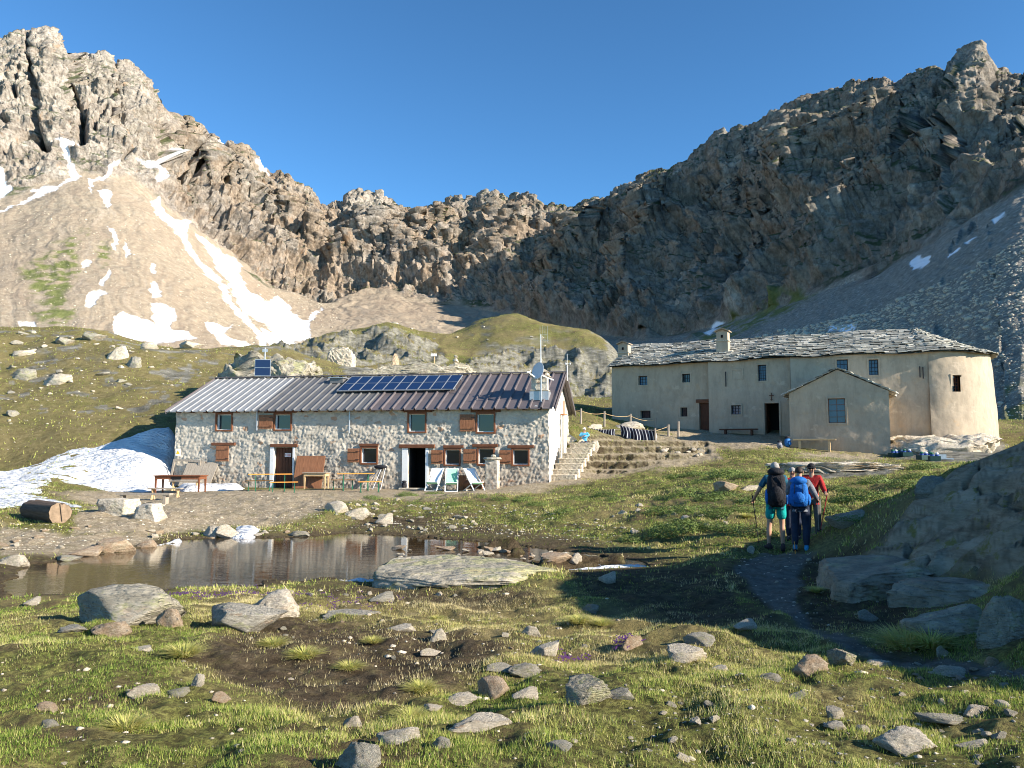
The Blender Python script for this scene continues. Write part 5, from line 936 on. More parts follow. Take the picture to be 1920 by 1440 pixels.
RL = [(102, 292, 1101, 1166, 'large yellow-green lichened boulder with a dark left face at the near pond shore', 'rock_big', 1), (167, 240, 1160, 1194, 'weathered stone protruding from turf right below the large lichened boulder', 'rock_rust', 2),
      (42, 69, 1119, 1138, 'small pale stone left of the large lichened boulder', 'rock', 3), (104, 150, 1176, 1190, 'flat grey stone in the grass under the large lichened boulder', 'rock_grey', 4), (233, 287, 1204, 1220, 'long flat pale stone in green grass between boulder and bare soil', 'rock', 5),
      (450, 548, 1113, 1158, 'rounded pale grey boulder with a shaded left face, beside the pond flowers', 'rock', 6), (363, 514, 1136, 1181, 'low dark grey ledge leaning against the rounded pale boulder', 'rock_grey', 7), (237, 291, 1282, 1308, 'bright white stone, left one of the pair in the green foreground', 'rock', 8),
      (308, 346, 1288, 1308, 'bluish white stone, right one of the pair in the green foreground', 'rock_grey', 9), (356, 380, 1262, 1288, 'small pointed upright stone in the left foreground', 'rock', 10), (398, 428, 1296, 1320, 'brown stone at the edge of the bare soil', 'rock_rust', 11),
      (55, 98, 1312, 1334, 'pinkish flat stone near the lower left edge', 'rock_rust', 12), (64, 98, 1347, 1366, 'thin grey tilted stone, lowest at the left edge', 'rock_grey', 13), (290, 338, 1136, 1176, 'rusty orange stone just right of the lichened boulder', 'rock_rust', 14),
      (692, 735, 1111, 1133, 'grey stone on brown turf below the smooth pond slab', 'rock_grey', 15), (602, 704, 1142, 1158, 'long flat grey slab sunk in dry tufts', 'rock_grey', 16), (724, 778, 1166, 1184, 'low wedge shaped pale stone on the brown turf', 'rock', 17), (803, 836, 1177, 1203, 'white square stone in the middle of the brown turf', 'rock', 18),
      (1001, 1058, 1196, 1231, 'long narrow stone leaning up to the right with a long shadow', 'rock', 19), (1167, 1206, 1189, 1218, 'dark brown upright stone with purple flowers at its foot', 'rock_rust', 20), (1125, 1156, 1074, 1096, 'blue-grey boulder inside the big shadow by the pond', 'rock', 21), (1091, 1124, 1132, 1149, 'greenish stone at the edge of the big shadow', 'rock_grey', 22),
      (787, 824, 1216, 1233, 'flat pale stone above the bare soil', 'rock', 23), (979, 1014, 1171, 1193, 'pale stone between the smooth slab and the narrow leaning stone', 'rock', 24), (892, 952, 1266, 1311, 'dark brown stone in the middle of the stone cluster', 'rock_rust', 25), (915, 968, 1243, 1264, 'grey stone at the top of the stone cluster', 'rock_grey', 35), (953, 1012, 1244, 1271, 'purplish jagged stone at the top right of the stone cluster', 'rock_grey', 26),
      (962, 1008, 1283, 1311, 'bright white stone right of the stone cluster', 'rock', 27), (1067, 1149, 1264, 1324, 'large grey lichened boulder in the centre right foreground', 'rock_big', 28), (1133, 1191, 1289, 1314, 'low grey stone against the right side of the large foreground boulder', 'rock_grey', 29), (825, 898, 1304, 1324, 'long whitish stone at the front of the stone cluster', 'rock', 30), (792, 828, 1317, 1334, 'small pale stone at the left front of the stone cluster', 'rock', 31),
      (843, 960, 1334, 1374, 'large flat white stone with black streaks in the front grass', 'rock', 32), (703, 778, 1354, 1396, 'pale yellowish boulder in the bottom centre grass', 'rock', 33), (621, 712, 1383, 1448, 'sharp ribbed stone cut by the lower picture edge', 'rock_grey', 34), (809, 848, 1376, 1404, 'grey slanting stone right of the pale yellowish boulder', 'rock_grey', 36), (1029, 1073, 1387, 1409, 'small bluish wedge stone at the bottom right of centre', 'rock_grey', 37),
      (644, 678, 1334, 1364, 'two-toned pale stone left of the flat white stone', 'rock', 38), (1379, 1421, 1164, 1185, 'bluish stone just inside the shadow beside the path', 'rock', 39), (1260, 1333, 1208, 1245, 'pale wedge stone with flat sloping top in the right grass', 'rock', 40), (1334, 1370, 1245, 1261, 'thin pale stone right of the pale wedge stone', 'rock', 41),
      (1494, 1560, 1229, 1263, 'brownish boulder beside the path casting a long shadow', 'rock_rust', 42), (1565, 1613, 1216, 1249, 'yellowish pointed boulder with grass on it beside the path', 'rock_big', 43), (1623, 1680, 1233, 1252, 'pair-like pale stones at the path edge right of the yellowish boulder', 'rock', 44), (1724, 1862, 1130, 1192, 'big grey and yellow lichened block at the right edge, left of its neighbour', 'rock_big', 45), (1848, 1945, 1120, 1204, 'tall lichened block cut by the right picture edge', 'rock_big', 46),
      (1614, 1650, 1141, 1167, 'blue-grey stone alone on the shaded soil right of the path', 'rock_grey', 47), (1625, 1648, 1077, 1098, 'small pale stone at the foot of the dark rock slope', 'rock', 48), (1403, 1416, 1024, 1040, 'small white upright stone on the path left of the hikers', 'rock', 49), (1427, 1468, 1257, 1277, 'rough grey stone in the sunlit right grass', 'rock_grey', 50), (1476, 1524, 1295, 1313, 'mottled flat stone in the lower right grass', 'rock_grey', 51),
      (1556, 1587, 1323, 1350, 'group-like white stone in the lower right', 'rock', 52), (1551, 1590, 1355, 1373, 'flat pale stone under the white stone in the lower right', 'rock', 53), (1663, 1766, 1365, 1412, 'long tan stone sloping down to the right in the lower right corner', 'rock', 54), (1744, 1822, 1339, 1362, 'grey lichen speckled stone right of centre in the lower right', 'rock_grey', 55), (1814, 1862, 1319, 1341, 'pale stone near the right edge under the path', 'rock', 56),
      (1806, 1861, 1379, 1405, 'pale triangular stone near the lower right corner', 'rock', 57), (1756, 1815, 1247, 1270, 'flat worn stone at the path border near the right edge', 'rock', 58), (1759, 1783, 1209, 1231, 'upright stone under the grass tuft by the lichened block', 'rock', 59), (1852, 1878, 1226, 1249, 'reddish stone near the right edge in the shade', 'rock_rust', 60), (1290, 1344, 1183, 1213, 'dark jagged stone in the sunlit grass by the shadow edge', 'rock_grey', 61),
      (-6, 46, 1034, 1061, 'square pale stone at the left end of the pond', 'rock', 62), (118, 179, 1026, 1047, 'yellowish flat rock on the left far shore', 'rock_rust', 63), (174, 237, 1014, 1044, 'orange and white rock sloping into the pond', 'rock_rust', 64), (246, 286, 1014, 1029, 'low rusty rock on the far shore left of the snow', 'rock_rust', 66), (94, 141, 1042, 1059, 'dark wet rock standing in the pond at left', 'rock_grey', 67),
      (38, 86, 1078, 1091, 'flat rock awash at the left end of the pond', 'rock_rust', 68), (-5, 22, 1094, 1111, 'rock cut by the left edge at the pond', 'rock', 69), (372, 412, 984, 1008, 'white rock of the pair on the far shore, left one', 'rock', 70), (405, 442, 986, 1012, 'white rock of the pair on the far shore, right one', 'rock', 71), (538, 577, 999, 1011, 'low grey rock touching the far side of the water', 'rock_grey', 72),
      (604, 647, 936, 962, 'big pale block at the left end of the bank rocks', 'rock', 73), (645, 690, 951, 972, 'flat block beside the big pale block on the bank', 'rock', 74), (704, 735, 960, 984, 'bright rock in the middle of the bank', 'rock', 75), (1016, 1075, 1044, 1062, 'rusty flat rock at the right side of the pond', 'rock_rust', 76), (945, 1005, 1047, 1056, 'thin flat rock in the middle right of the pond', 'rock', 77),
      (1068, 1092, 1044, 1060, 'white stone between the rusty flat rock and the right bank', 'rock', 78), (1344, 1388, 900, 921, 'rusty red block on the green bank left of the hikers', 'rock_rust', 79), (1390, 1430, 908, 920, 'pale rock right of the rusty red block', 'rock', 80), (1562, 1630, 955, 985, 'grey rock behind the shaded slope right of the hikers', 'rock_grey', 81), (1720, 1780, 888, 920, 'pale rock above the shaded slope at right', 'rock_grey', 82)]
for k, (x0, x1, y0, y1, lb, mt, sd_) in enumerate(RL): rock_px(x0, x1, y0, y1, lb, mt, sd_, tilt=(-.5 if 'leaning up' in lb else .18 if 'sloping down' in lb else random.uniform(-.06, .06)))
# smooth glaciated slab at the pond, outcrops behind the hut, slabs by the church
def outcrop(name, x0, x1, y0, y1, D0, D1, label, seed, hs=1.0, mat='rock_big', rough=.06, flat=.3, boxy=.8, strata=.09):
    V, F_ = rock_mesh(seed, 6, flat, 9, rough, strata); a = at(x0, (y0 + y1) / 2, D0); b = at(x1, (y0 + y1) / 2, D0); p = at((x0 + x1) / 2, y1, D0); t = at((x0 + x1) / 2, y0, (D0 + D1) / 2)
    cx, cy = p.x, (D0 + D1) / 2; zb = min(p.z, Hs(cx, cy)); hz = max(t.z - zb, .1) * hs
    V = np.sign(V) * np.abs(V) ** boxy; V = V * np.array([(b.x - a.x) / 2 * 1.04, (D1 - D0) / 2, 1]); V[:, 2] = np.where(V[:, 2] > 0, V[:, 2] * hz, V[:, 2] * (hz * .7 + .5))
    V[:, 2] += fbm(V * 0.9 + seed, 4, seed + 5) * hz * .18
    o = link(name, np_mesh(name, V, F_, MAT[mat], True), None, (cx, cy, zb)); return tag(o, label, 'rock')
outcrop('smooth_slab', 688, 1050, 1059, 1104, 13.3, 16.1, 'smooth whaleback slab of grey rock on the near pond shore', 5, 1.0, rough=.04, flat=.35, strata=.05)
outcrop('rock_outcrop', 335, 566, 664, 728, 49, 57, 'broad greenish rock outcrop rising behind the left half of the hut roof', 11, .95, rough=.11, flat=.1, boxy=.55)
outcrop('rock_outcrop', 638, 900, 683, 722, 66, 75, 'long grey rock outcrop behind the solar array on the hut roof', 9, .95, rough=.08, boxy=.6)
outcrop('rock_outcrop', 325, 390, 712, 752, 44.5, 48, 'small jagged outcrop next to the left roof edge of the hut', 7, 1.0, rough=.12)
outcrop('boulder', 609, 659, 654, 682, 86, 90, 'bright white boulder on the grassy rise behind the hut', 3, 1, 'rock', .06, .1)
outcrop('boulder', 732, 746, 662, 673, 86, 88, 'small pale boulder between the white boulder and the signpost', 4, 1, 'rock_rust', .06, .1)
outcrop('boulder', 962, 988, 625, 645, 118, 121, 'brown boulder casting a shadow on the green knoll', 8, 1, 'rock_rust', .1, .1)
outcrop('boulder', 725, 746, 603, 612, 125, 127, 'low pale boulder on the left summit of the knoll', 2, 1, 'rock', .08, .1)
outcrop('boulder', 976, 996, 598, 606, 138, 140, 'pale boulder on the right summit of the knoll', 6, 1, 'rock', .08, .1)
for x0, x1, y0, y1, lb in [(192, 235, 645, 676, 'pale pointed rock in the upper left meadow'), (228, 262, 668, 690, 'brown rock group below the pointed meadow rock'), (0, 60, 690, 712, 'flat grey ledge at the left edge of the meadow'), (95, 130, 632, 648, 'jagged rock near the top of the left meadow'), (140, 190, 622, 640, 'dark crag on the skyline of the left meadow'), (262, 290, 640, 655, 'pale rock right of the dark skyline crag'),
                           (60, 130, 700, 722, 'long pale ledge in the left meadow'), (330, 372, 640, 655, 'white rock on the meadow skyline above the left outcrop'), (20, 60, 655, 670, 'small pale rock at the left edge of the upper meadow')]:
    rock_px(x0, x1, y0, y1, lb, 'rock' if 'pale' in lb or 'white' in lb else 'rock_grey', hash(lb) % 12 if False else len(lb) % 12)
outcrop('rock_ledge', 1588, 1880, 1040, 1082, 10.6, 13.2, 'long low lip of brown rock at the foot of the shaded slope', 9, .62, rough=.05, flat=.35, strata=.05, mat='rock_brown')
outcrop('rock_ledge', 1740, 2030, 1072, 1112, 9.0, 11.0, 'second lower rock lip under the shaded slope, cut by the right edge', 11, .6, rough=.05, flat=.35, strata=.05, mat='rock_brown')
outcrop('rock_ledge', 1500, 1705, 860, 896, 30, 36, 'pale flat layered slab in the grass in front of the church annex', 3, .8, rough=.07, flat=.5, strata=.14, mat='rock', boxy=.6)
outcrop('rock_ledge', 1672, 1915, 832, 868, 41, 46, 'pale layered bedrock along the foot of the church apse', 7, 1.5, rough=.07, flat=.5, strata=.14, mat='rock', boxy=.55)
# cairn and signpost on the rise
p = hit(855, 700); cn = empty('cairn', p, 0, 'stacked stone cairn behind the hut right of the signpost', 'cairn')
for k, (w_, h_) in enumerate(((.85, .55), (.65, .5), (.5, .42), (.36, .38), (.22, .3))):
    o = bpy.data.objects.new('stone', rock_data(k + 3, 'rock')); COL.objects.link(o); o.parent = cn; o.scale = (w_, w_ * .8, h_ / 2 * 1.15); o.location = (random.uniform(-.08, .08), 0, .15 + k * .36); o.rotation_euler = (0, 0, k * 1.3)
p = hit(814, 688); sp = empty('signpost', p, 0, 'wooden trail signpost with a pale board standing on the rise behind the hut', 'signpost'); hh_ = at(814, 662, p.y).z - p.z
m = MB(); m.tube([(0, 0, -.2), (0.02, 0, hh_)], .055, 6); m.build('post', MAT['wood_pale'], sp); m = MB(); m.box(-.42, .36, -.09, -.06, hh_ - .42, hh_ - .08); m.build('board', MAT['white'], sp)
# scattered stones -----------------------------------------------------------
LM = [('big lichened boulder', 196, 1140), ('rounded pale boulder', 500, 1140), ('white stone pair', 290, 1296), ('bare soil patch', 600, 1250), ('flat white foreground stone', 900, 1360), ('pale yellowish boulder', 740, 1378), ('ribbed stone at the bottom edge', 665, 1420), ('dark stone cluster', 930, 1280), ('large grey centre boulder', 1108, 1295),
      ('narrow leaning stone', 1030, 1212), ('pale wedge stone', 1296, 1226), ('brownish path boulder', 1527, 1246), ('long tan sloping stone', 1714, 1390), ('speckled grey stone', 1783, 1350), ('pale triangular stone', 1833, 1392), ('lichened block at the edge', 1790, 1160), ('lower left corner', 30, 1400), ('bottom right grass', 1400, 1400),
      ('smooth pond slab', 870, 1085), ('orange shore rock', 205, 1030), ('square pale pond rock', 20, 1048), ('big sawn log', 70, 965), ('pair of stone blocks', 240, 955), ('pair of white shore rocks', 408, 998), ('pale bank block', 625, 950), ('bright bank rock', 720, 972), ('right tip of the pond', 1190, 1058), ('rusty red block', 1366, 910), ('group of hikers', 1485, 950),
      ('earth steps', 1200, 850), ('stone staircase', 1060, 870), ('church annex', 1575, 850), ('meadow skyline', 150, 620), ('pointed meadow rock', 213, 662), ('pale meadow ledge', 95, 712), ('snow bank', 150, 860), ('hut roof corner', 320, 760), ('green knoll summit', 970, 603), ('low knoll summit', 735, 608), ('brown knoll boulder', 975, 636), ('knoll right end', 1140, 655), ('four deck chairs side of the terrace' if False else 'deck chairs', 850, 905), ('leaning brown board', 576, 890), ('flat worn path stone', 1785, 1258), ('blue-grey shaded stone', 1632, 1155), ('flat pond rocks', 1020, 1053)]
_used = {}
def where(px_, py_, what, grp):
    d = [(math.hypot(px_ - a, (py_ - b) * 1.6), n_, a, b) for n_, a, b in LM]; d.sort()
    for dd, n_, a, b in d[:5]:
        dx, dy = px_ - a, py_ - b; ax_, ay_ = abs(dx), abs(dy) * 1.6
        q_ = ('left of' if dx < 0 else 'right of') if ax_ > 2.2 * ay_ else ('beyond' if dy < 0 else 'in front of') if ay_ > 2.2 * ax_ else (('beyond and ' if dy < 0 else 'in front and ') + ('left of' if dx < 0 else 'right of'))
        for pre in ('just ' if dd < 45 else '', 'well ' if dd > 90 else 'a little '):
            lb = f'{what} {pre}{q_} the {n_}'
            if lb not in _used: _used[lb] = 1; return lb
    return None
def scatter(n, region, wr, label, group, mats, name='stone', cat='stone', fl=(.3, .7)):
    c_ = 0; tries = 0; px_, py_ = [q_[0] for q_ in region], [q_[1] for q_ in region]
    while c_ < n and tries < n * 20:
        tries += 1; x_ = random.uniform(min(px_), max(px_)); y_ = random.uniform(min(py_), max(py_))
        if poly_sd(np.array([x_]), np.array([y_]), region)[0] > 0: continue
        p = hit(x_, y_); wpx = wr[0] + (wr[1] - wr[0]) * random.random() ** 1.6; w_ = wpx * p.y / F
        if 'pond water' in label: p = atZ(x_, y_, WZ + .03)
        if p.y > 205: continue
        mt = random.choice(mats); f_ = random.uniform(*fl); what = ('tiny' if wpx < wr[0] + .25 * (wr[1] - wr[0]) else 'small' if wpx < wr[0] + .65 * (wr[1] - wr[0]) else 'larger') + (' flat' if f_ < .42 else '') + {'rock': ' pale', 'rock_rust': ' rusty', 'rock_grey': ' grey'}[mt] + ' stone'
        put_rock(name, p, w_ / 2, w_ / 2 * random.uniform(.6, 1), w_ / 2 * f_, random.uniform(0, 6), random.randrange(12), mt, where(x_, y_, what, group) or label, cat, group, (random.uniform(-.25, .25), random.uniform(-.25, .25)), .42); c_ += 1
FG = [(0, 1200), (600, 1180), (1300, 1200), (1900, 1290), (1920, 1440), (0, 1440)]
scatter(34, FG, (6, 17), 'small stone lying in the foreground turf', 'small stones in the foreground turf', ['rock', 'rock', 'rock_rust', 'rock_grey'])
scatter(36, [(1250, 1280), (1920, 1290), (1920, 1440), (1150, 1440), (1150, 1330)], (9, 30), 'stone in the stony turf at lower right', 'stones in the lower right turf', ['rock', 'rock', 'rock_grey'])
scatter(30, [(560, 1100), (1040, 1110), (1150, 1180), (1000, 1260), (620, 1240), (400, 1190)], (7, 18), 'small stone on the brown turf below the pond', 'small stones on the brown turf', ['rock', 'rock_rust', 'rock_grey'])
scatter(34, [(640, 940), (760, 935), (900, 960), (950, 985), (800, 1000), (660, 996)], (8, 22), 'small stone in the steep bank under the terrace', 'stones in the bank', ['rock', 'rock_grey', 'rock'])
scatter(20, [(1050, 950), (1330, 940), (1400, 1010), (1150, 1010)], (8, 20), 'stone in the green bank right of the pond', 'stones in the green bank', ['rock', 'rock'])
scatter(26, [(0, 990), (140, 985), (330, 1000), (560, 995), (540, 1004), (300, 1012), (150, 1036), (0, 1030)], (7, 20), 'stone on the gravel shore left of the pond', 'stones on the gravel shore', ['rock', 'rock_rust'])
scatter(36, [(0, 615), (260, 645), (420, 670), (330, 730), (200, 790), (0, 800)], (6, 26), 'stone in the left meadow above the snow bank', 'stones in the left meadow', ['rock', 'rock', 'rock_grey'])
scatter(14, [(560, 620), (740, 612), (980, 606), (1140, 660), (1100, 668), (900, 655), (700, 640)], (4, 9), 'small rock on the green knoll', 'rocks on the knoll', ['rock'])
scatter(14, [(1560, 1040), (1720, 1100), (1700, 1180), (1560, 1170), (1400, 1050)], (6, 16), 'small stone beside the shaded path', 'stones beside the shaded path', ['rock', 'rock_grey'])
scatter(14, [(1640, 1235), (1920, 1265), (1920, 1290), (1700, 1280)], (10, 26), 'stone along the path edge near the right border', 'stones along the path edge', ['rock', 'rock_grey', 'rock_rust'])
scatter(12, [(1230, 836), (1330, 846), (1310, 858), (1240, 846)], (10, 20), 'pale stone edging the earth steps', 'stones edging the earth steps', ['rock'])
scatter(26, [(700, 1016), (950, 1030), (1120, 1050), (1000, 1056), (760, 1050)], (10, 30), 'small flat stone showing above the pond water', 'stones in the pond', ['rock', 'rock_rust'], fl=(.2, .35))
def gravel(n, region, wr, label, mats='rock', name='gravel'):
    px_ = rng.uniform(min(q_[0] for q_ in region), max(q_[0] for q_ in region), n * 2); py_ = rng.uniform(min(q_[1] for q_ in region), max(q_[1] for q_ in region), n * 2); k = poly_sd(px_, py_, region) < 0; px_, py_ = px_[k][:n], py_[k][:n]
    D_ = np.exp(np.linspace(math.log(3), math.log(80), 160)); C = []
    for i in range(0, len(px_), 500):
        a, b = px_[i:i + 500], py_[i:i + 500]; ray = at_np(a[:, None], b[:, None], D_[None, :]); h = rbf(ray[..., 0], ray[..., 1]); below = ray[..., 2] < h; ix = np.argmax(below, 1); C.append(ray[np.arange(len(a)), ix])
    C = np.concatenate(C)[:n]; C[:, 2] = H(C[:, 0], C[:, 1]); base, bf = rock_mesh(4, 1, cuts=5, rough=.1); s_ = rng.uniform(*wr, len(C)) * C[:, 1] / F / 2 * (.5 + rng.random(len(C)) ** 3); a_ = rng.uniform(0, 6.28, len(C)); sc3 = rng.uniform(.6, 1.1, (len(C), 3)) * np.array([1, 1, .6]); v = base[None] * sc3[:, None]
    v = np.stack([v[..., 0] * np.cos(a_)[:, None] - v[..., 1] * np.sin(a_)[:, None], v[..., 0] * np.sin(a_)[:, None] + v[..., 1] * np.cos(a_)[:, None], v[..., 2]], -1) * s_[:, None, None] + C[:, None, :]
    tag(link(name, np_mesh(name, v.reshape(-1, 3), (bf[None] + (np.arange(len(C)) * len(base))[:, None, None]).reshape(-1, 3), MAT[mats], False)), label, 'gravel', None, 'stuff')
gravel(420, [(0, 1130), (600, 1100), (1920, 1200), (1920, 1440), (0, 1440)], (2, 6), 'fine gravel and chips strewn in the foreground turf', 'rock_grey')
gravel(150, [(0, 1240), (700, 1330), (1200, 1230), (1920, 1290), (1920, 1440), (0, 1440)], (7, 16), 'half sunk pale stone chips in the foreground turf')
gravel(110, [(600, 1110), (1100, 1110), (1250, 1200), (1000, 1300), (640, 1220)], (5, 13), 'half sunk pale stone chips on the brown turf')
gravel(650, [(1250, 1240), (1920, 1280), (1920, 1440), (1150, 1440)], (2, 9), 'stone chips strewn in the lower right turf', 'rock_grey')
gravel(700, [(620, 940), (1000, 950), (1200, 1000), (1150, 1030), (900, 1010), (640, 1000)], (2, 8), 'broken stones strewn over the bank below the terrace', 'rock_grey')
gravel(1800, [(0, 980), (300, 935), (600, 935), (620, 1000), (300, 1015), (0, 1050)], (1.5, 5), 'gravel strewn on the shore left of the pond')
gravel(350, [(0, 612), (260, 640), (560, 650), (330, 740), (200, 800), (0, 860)], (1.5, 6), 'small stones strewn in the left meadow')
gravel(700, [(1350, 1040), (1560, 1036), (1560, 1190), (1920, 1240), (1920, 1280), (1560, 1230), (1400, 1110)], (2, 6), 'gravel on the shaded path')
# boulder field on the lower right scree : countless, one object
def boulder_field(n, px0, px1, py0f, py1f, wr, name, label):
    V = []; Fc = []; base, bf = rock_mesh(3, 1, cuts=6, rough=.12); k = 0
    xsq = np.interp; idx = rng.integers(0, len(T), n * 30); sel = (mpx[idx] > px0) & (mpx[idx] < px1) & (T[idx] < 0); idx = idx[sel]; yy = mpy[idx]; ok = (yy > np.interp(mpx[idx], *zip(*py0f))) & (yy < np.interp(mpx[idx], *zip(*py1f))); idx = idx[ok][:n]
    c_ = P2[idx]; s_ = rng.uniform(wr[0], wr[1], len(idx)) ** 1.0 * c_[:, 1] / F * (0.5 + rng.random(len(idx)) ** 3)
    Rm = rng.uniform(0, 6.28, len(idx)); sc3 = rng.uniform(.6, 1.2, (len(idx), 3)) * np.array([1, 1, .75])
    v = base[None] * sc3[:, None, :]; x_ = v[..., 0] * np.cos(Rm)[:, None] - v[..., 1] * np.sin(Rm)[:, None]; y_ = v[..., 0] * np.sin(Rm)[:, None] + v[..., 1] * np.cos(Rm)[:, None]
    v = np.stack([x_, y_, v[..., 2]], -1) * (s_ / 2)[:, None, None] + c_[:, None, :]; q_ = bf[None] + (np.arange(len(idx)) * len(base))[:, None, None]
    o = link(name, np_mesh(name, v.reshape(-1, 3), q_.reshape(-1, 3), MAT['rock'], False)); return tag(o, label, 'boulder field', None, 'stuff')
boulder_field(5000, 1380, 1960, [(1380, 640), (1600, 590), (1800, 520), (1960, 420)], [(1380, 700), (1960, 880)], (3, 10), 'boulder_field', 'grey boulders covering the lower scree behind the church apse')
boulder_field(2500, -20, 640, [(-20, 380), (300, 400), (640, 580)], [(-20, 700), (640, 700)], (1.2, 4), 'scree_stones', 'loose pale stones on the sunlit scree slope of the left peak')
# ================================================================= FURNITURE AND THINGS BY THE HUT
GZ_ = -1.95
def gp(px_, py_): p = atZ(px_, py_, GZ_ + .0); p.z = Hs(p.x, p.y); return p
def table(name, px0, px1, pyb, h, dep, rot, label, top_m, leg_m, drawer=False):
    a = gp(px0, pyb); b = gp(px1, pyb); L_ = (b - a).length / math.cos(rot) * .97; t = empty(name, (a + b) / 2 + Vector((0, dep / 2, 0)), rot, label, 'table'); hl = L_ / 2; hd = dep / 2
    m = MB(); m.box(-hl, hl, -hd, hd, h - .035, h); tp_ = m.build('tabletop', MAT[top_m], t, bevel=.006)
    m = MB(); m.box(-hl + .06, hl - .06, -hd + .05, -hd + .08, h - .17, h - .037); m.box(-hl + .06, hl - .06, hd - .08, hd - .05, h - .17, h - .037); m.box(-hl + .05, -hl + .08, -hd + .081, hd - .081, h - .17, h - .037); m.box(hl - .08, hl - .05, -hd + .081, hd - .081, h - .17, h - .037); m.build('apron', MAT[leg_m], t)
    for sx in (-1, 1):
        for sy in (-1, 1):
            m = MB(); x_ = sx * (hl - .09); y_ = sy * (hd - .09); m.hexa([(x_ - .022, y_ - .022, -.02), (x_ + .022, y_ - .022, -.02), (x_ + .022, y_ + .022, -.02), (x_ - .022, y_ + .022, -.02), (x_ - .042, y_ - .036, h - .038), (x_ + .042, y_ - .036, h - .038), (x_ + .042, y_ + .036, h - .038), (x_ - .042, y_ + .036, h - .038)]); m.build('leg', MAT[leg_m], t)
    if drawer: m = MB(); m.box(-.25, .2, -hd + .035, -hd + .049, h - .16, h - .05); m.build('drawer_opening', MAT['dark'], t)
    return t
table('wooden_table', 284, 378, 924, .78, .8, R(-4), 'old red-brown wooden table in front of the snow at the left end of the hut', 'wood_red', 'wood_red', True)
table('wooden_desk', 566, 614, 917, .76, .62, R(-8), 'small pale wooden table in front of the leaning brown board', 'wood_grey', 'wood_pale')
def plank_bench(px0, px1, pyb, rot, label, seat_m, leg_m, grp='plank benches at the brown table', h=.44, back=0):
    a = gp(px0, pyb); b = gp(px1, pyb); L_ = (b - a).length; t = empty('bench', (a + b) / 2, rot, label, 'bench', grp); hl = L_ / 2
    m = MB(); m.box(-hl - .12, hl + .12, -.14, .14, h - .04, h); m.build('seat', MAT[seat_m], t, bevel=.005)
    for s_ in (-1, 1):
        m = MB(); x_ = s_ * (hl - .05); m.hexa([(x_ - .02, -.17, -.02), (x_ + .02, -.17, -.02), (x_ + .02, -.06, -.02), (x_ - .02, -.06, -.02), (x_ - .02, -.05, h * .5), (x_ + .02, -.05, h * .5), (x_ + .02, .0, h * .5), (x_ - .02, .0, h * .5)])
        m.hexa([(x_ - .02, .06, -.02), (x_ + .02, .06, -.02), (x_ + .02, .17, -.02), (x_ - .02, .17, -.02), (x_ - .02, .0, h * .5), (x_ + .02, .0, h * .5), (x_ + .02, .05, h * .5), (x_ - .02, .05, h * .5)]); m.hexa([(x_ - .02, -.05, h * .5), (x_ + .02, -.05, h * .5), (x_ + .02, .05, h * .5), (x_ - .02, .05, h * .5), (x_ - .02, -.12, h - .041), (x_ + .02, -.12, h - .041), (x_ + .02, .12, h - .041), (x_ - .02, .12, h - .041)]); m.build('leg', MAT[leg_m], t)
    return t
plank_bench(284, 336, 929, R(-3), 'front plank bench with pale splayed legs at the brown table', 'wood_grey', 'wood_pale'); plank_bench(322, 372, 920, R(-3), 'rear plank bench behind the brown table', 'wood_grey', 'wood_pale')
def beer_leg(t, x_, h, w_, mat):
    m = MB(); r_ = .014
    for y_ in (-w_ / 2, w_ / 2): m.bar((x_, y_, 0), (x_, y_ * .9, h), .028, .028)
    m.bar((x_, -w_ / 2, .02), (x_, w_ / 2, .02), .03, .03); m.bar((x_, -w_ * .45, h - .03), (x_, w_ * .45, h - .03), .028, .028); m.bar((x_ + .001, -w_ * .45, h - .25), (x_, w_ * .45, h - .06), .014, .014); m.bar((x_ - .001, w_ * .45, h - .25), (x_, -w_ * .45, h - .06), .014, .014)
    m.bar((x_, -w_ / 2 - .08, .012), (x_, w_ / 2 + .08, .012), .05, .024); m.build('leg', MAT[mat], t)
def beer_table(px0, px1, pyb, rot, label):
    a = gp(px0, pyb); b = gp(px1, pyb); L_ = (b - a).length / math.cos(rot); t = empty('beer_table', (a + b) / 2 + Vector((0, .25, 0)), rot, label, 'table', 'orange folding tables'); h = .77
    m = MB()
    for k in range(3): m.box(-L_ / 2, L_ / 2, -.25 + k * .168, -.25 + k * .168 + .162, h - .03, h)
    m.build('tabletop', MAT['wood_orange'], t, bevel=.004)
    for s_ in (-1, 1): beer_leg(t, s_ * L_ * .33, h - .031, .42, 'green_metal')
    return t
def beer_bench(px0, px1, pyb, rot, label, off=0.0):
    a = gp(px0, pyb); b = gp(px1, pyb); L_ = (b - a).length / math.cos(rot); t = empty('beer_bench', (a + b) / 2 + Vector((0, off, 0)), rot, label, 'bench', 'orange folding benches'); h = .47
    m = MB(); m.box(-L_ / 2, L_ / 2, -.125, .125, h - .03, h); m.build('seat', MAT['wood_orange'], t, bevel=.004)
    for s_ in (-1, 1): beer_leg(t, s_ * L_ * .38, h - .031, .2, 'green_metal')
beer_table(465, 541, 922, R(17), 'left orange folding table with green legs'); beer_bench(507, 556, 926, R(18), 'orange folding bench in front of the left folding table'); beer_bench(457, 505, 921, R(18), 'orange folding bench behind the left folding table', .35)
beer_table(631, 698, 920, R(15), 'right orange folding table with green legs'); beer_bench(672, 714, 923, R(16), 'orange folding bench in front of the right folding table'); beer_bench(618, 662, 919, R(16), 'orange folding bench behind the right folding table', .35)
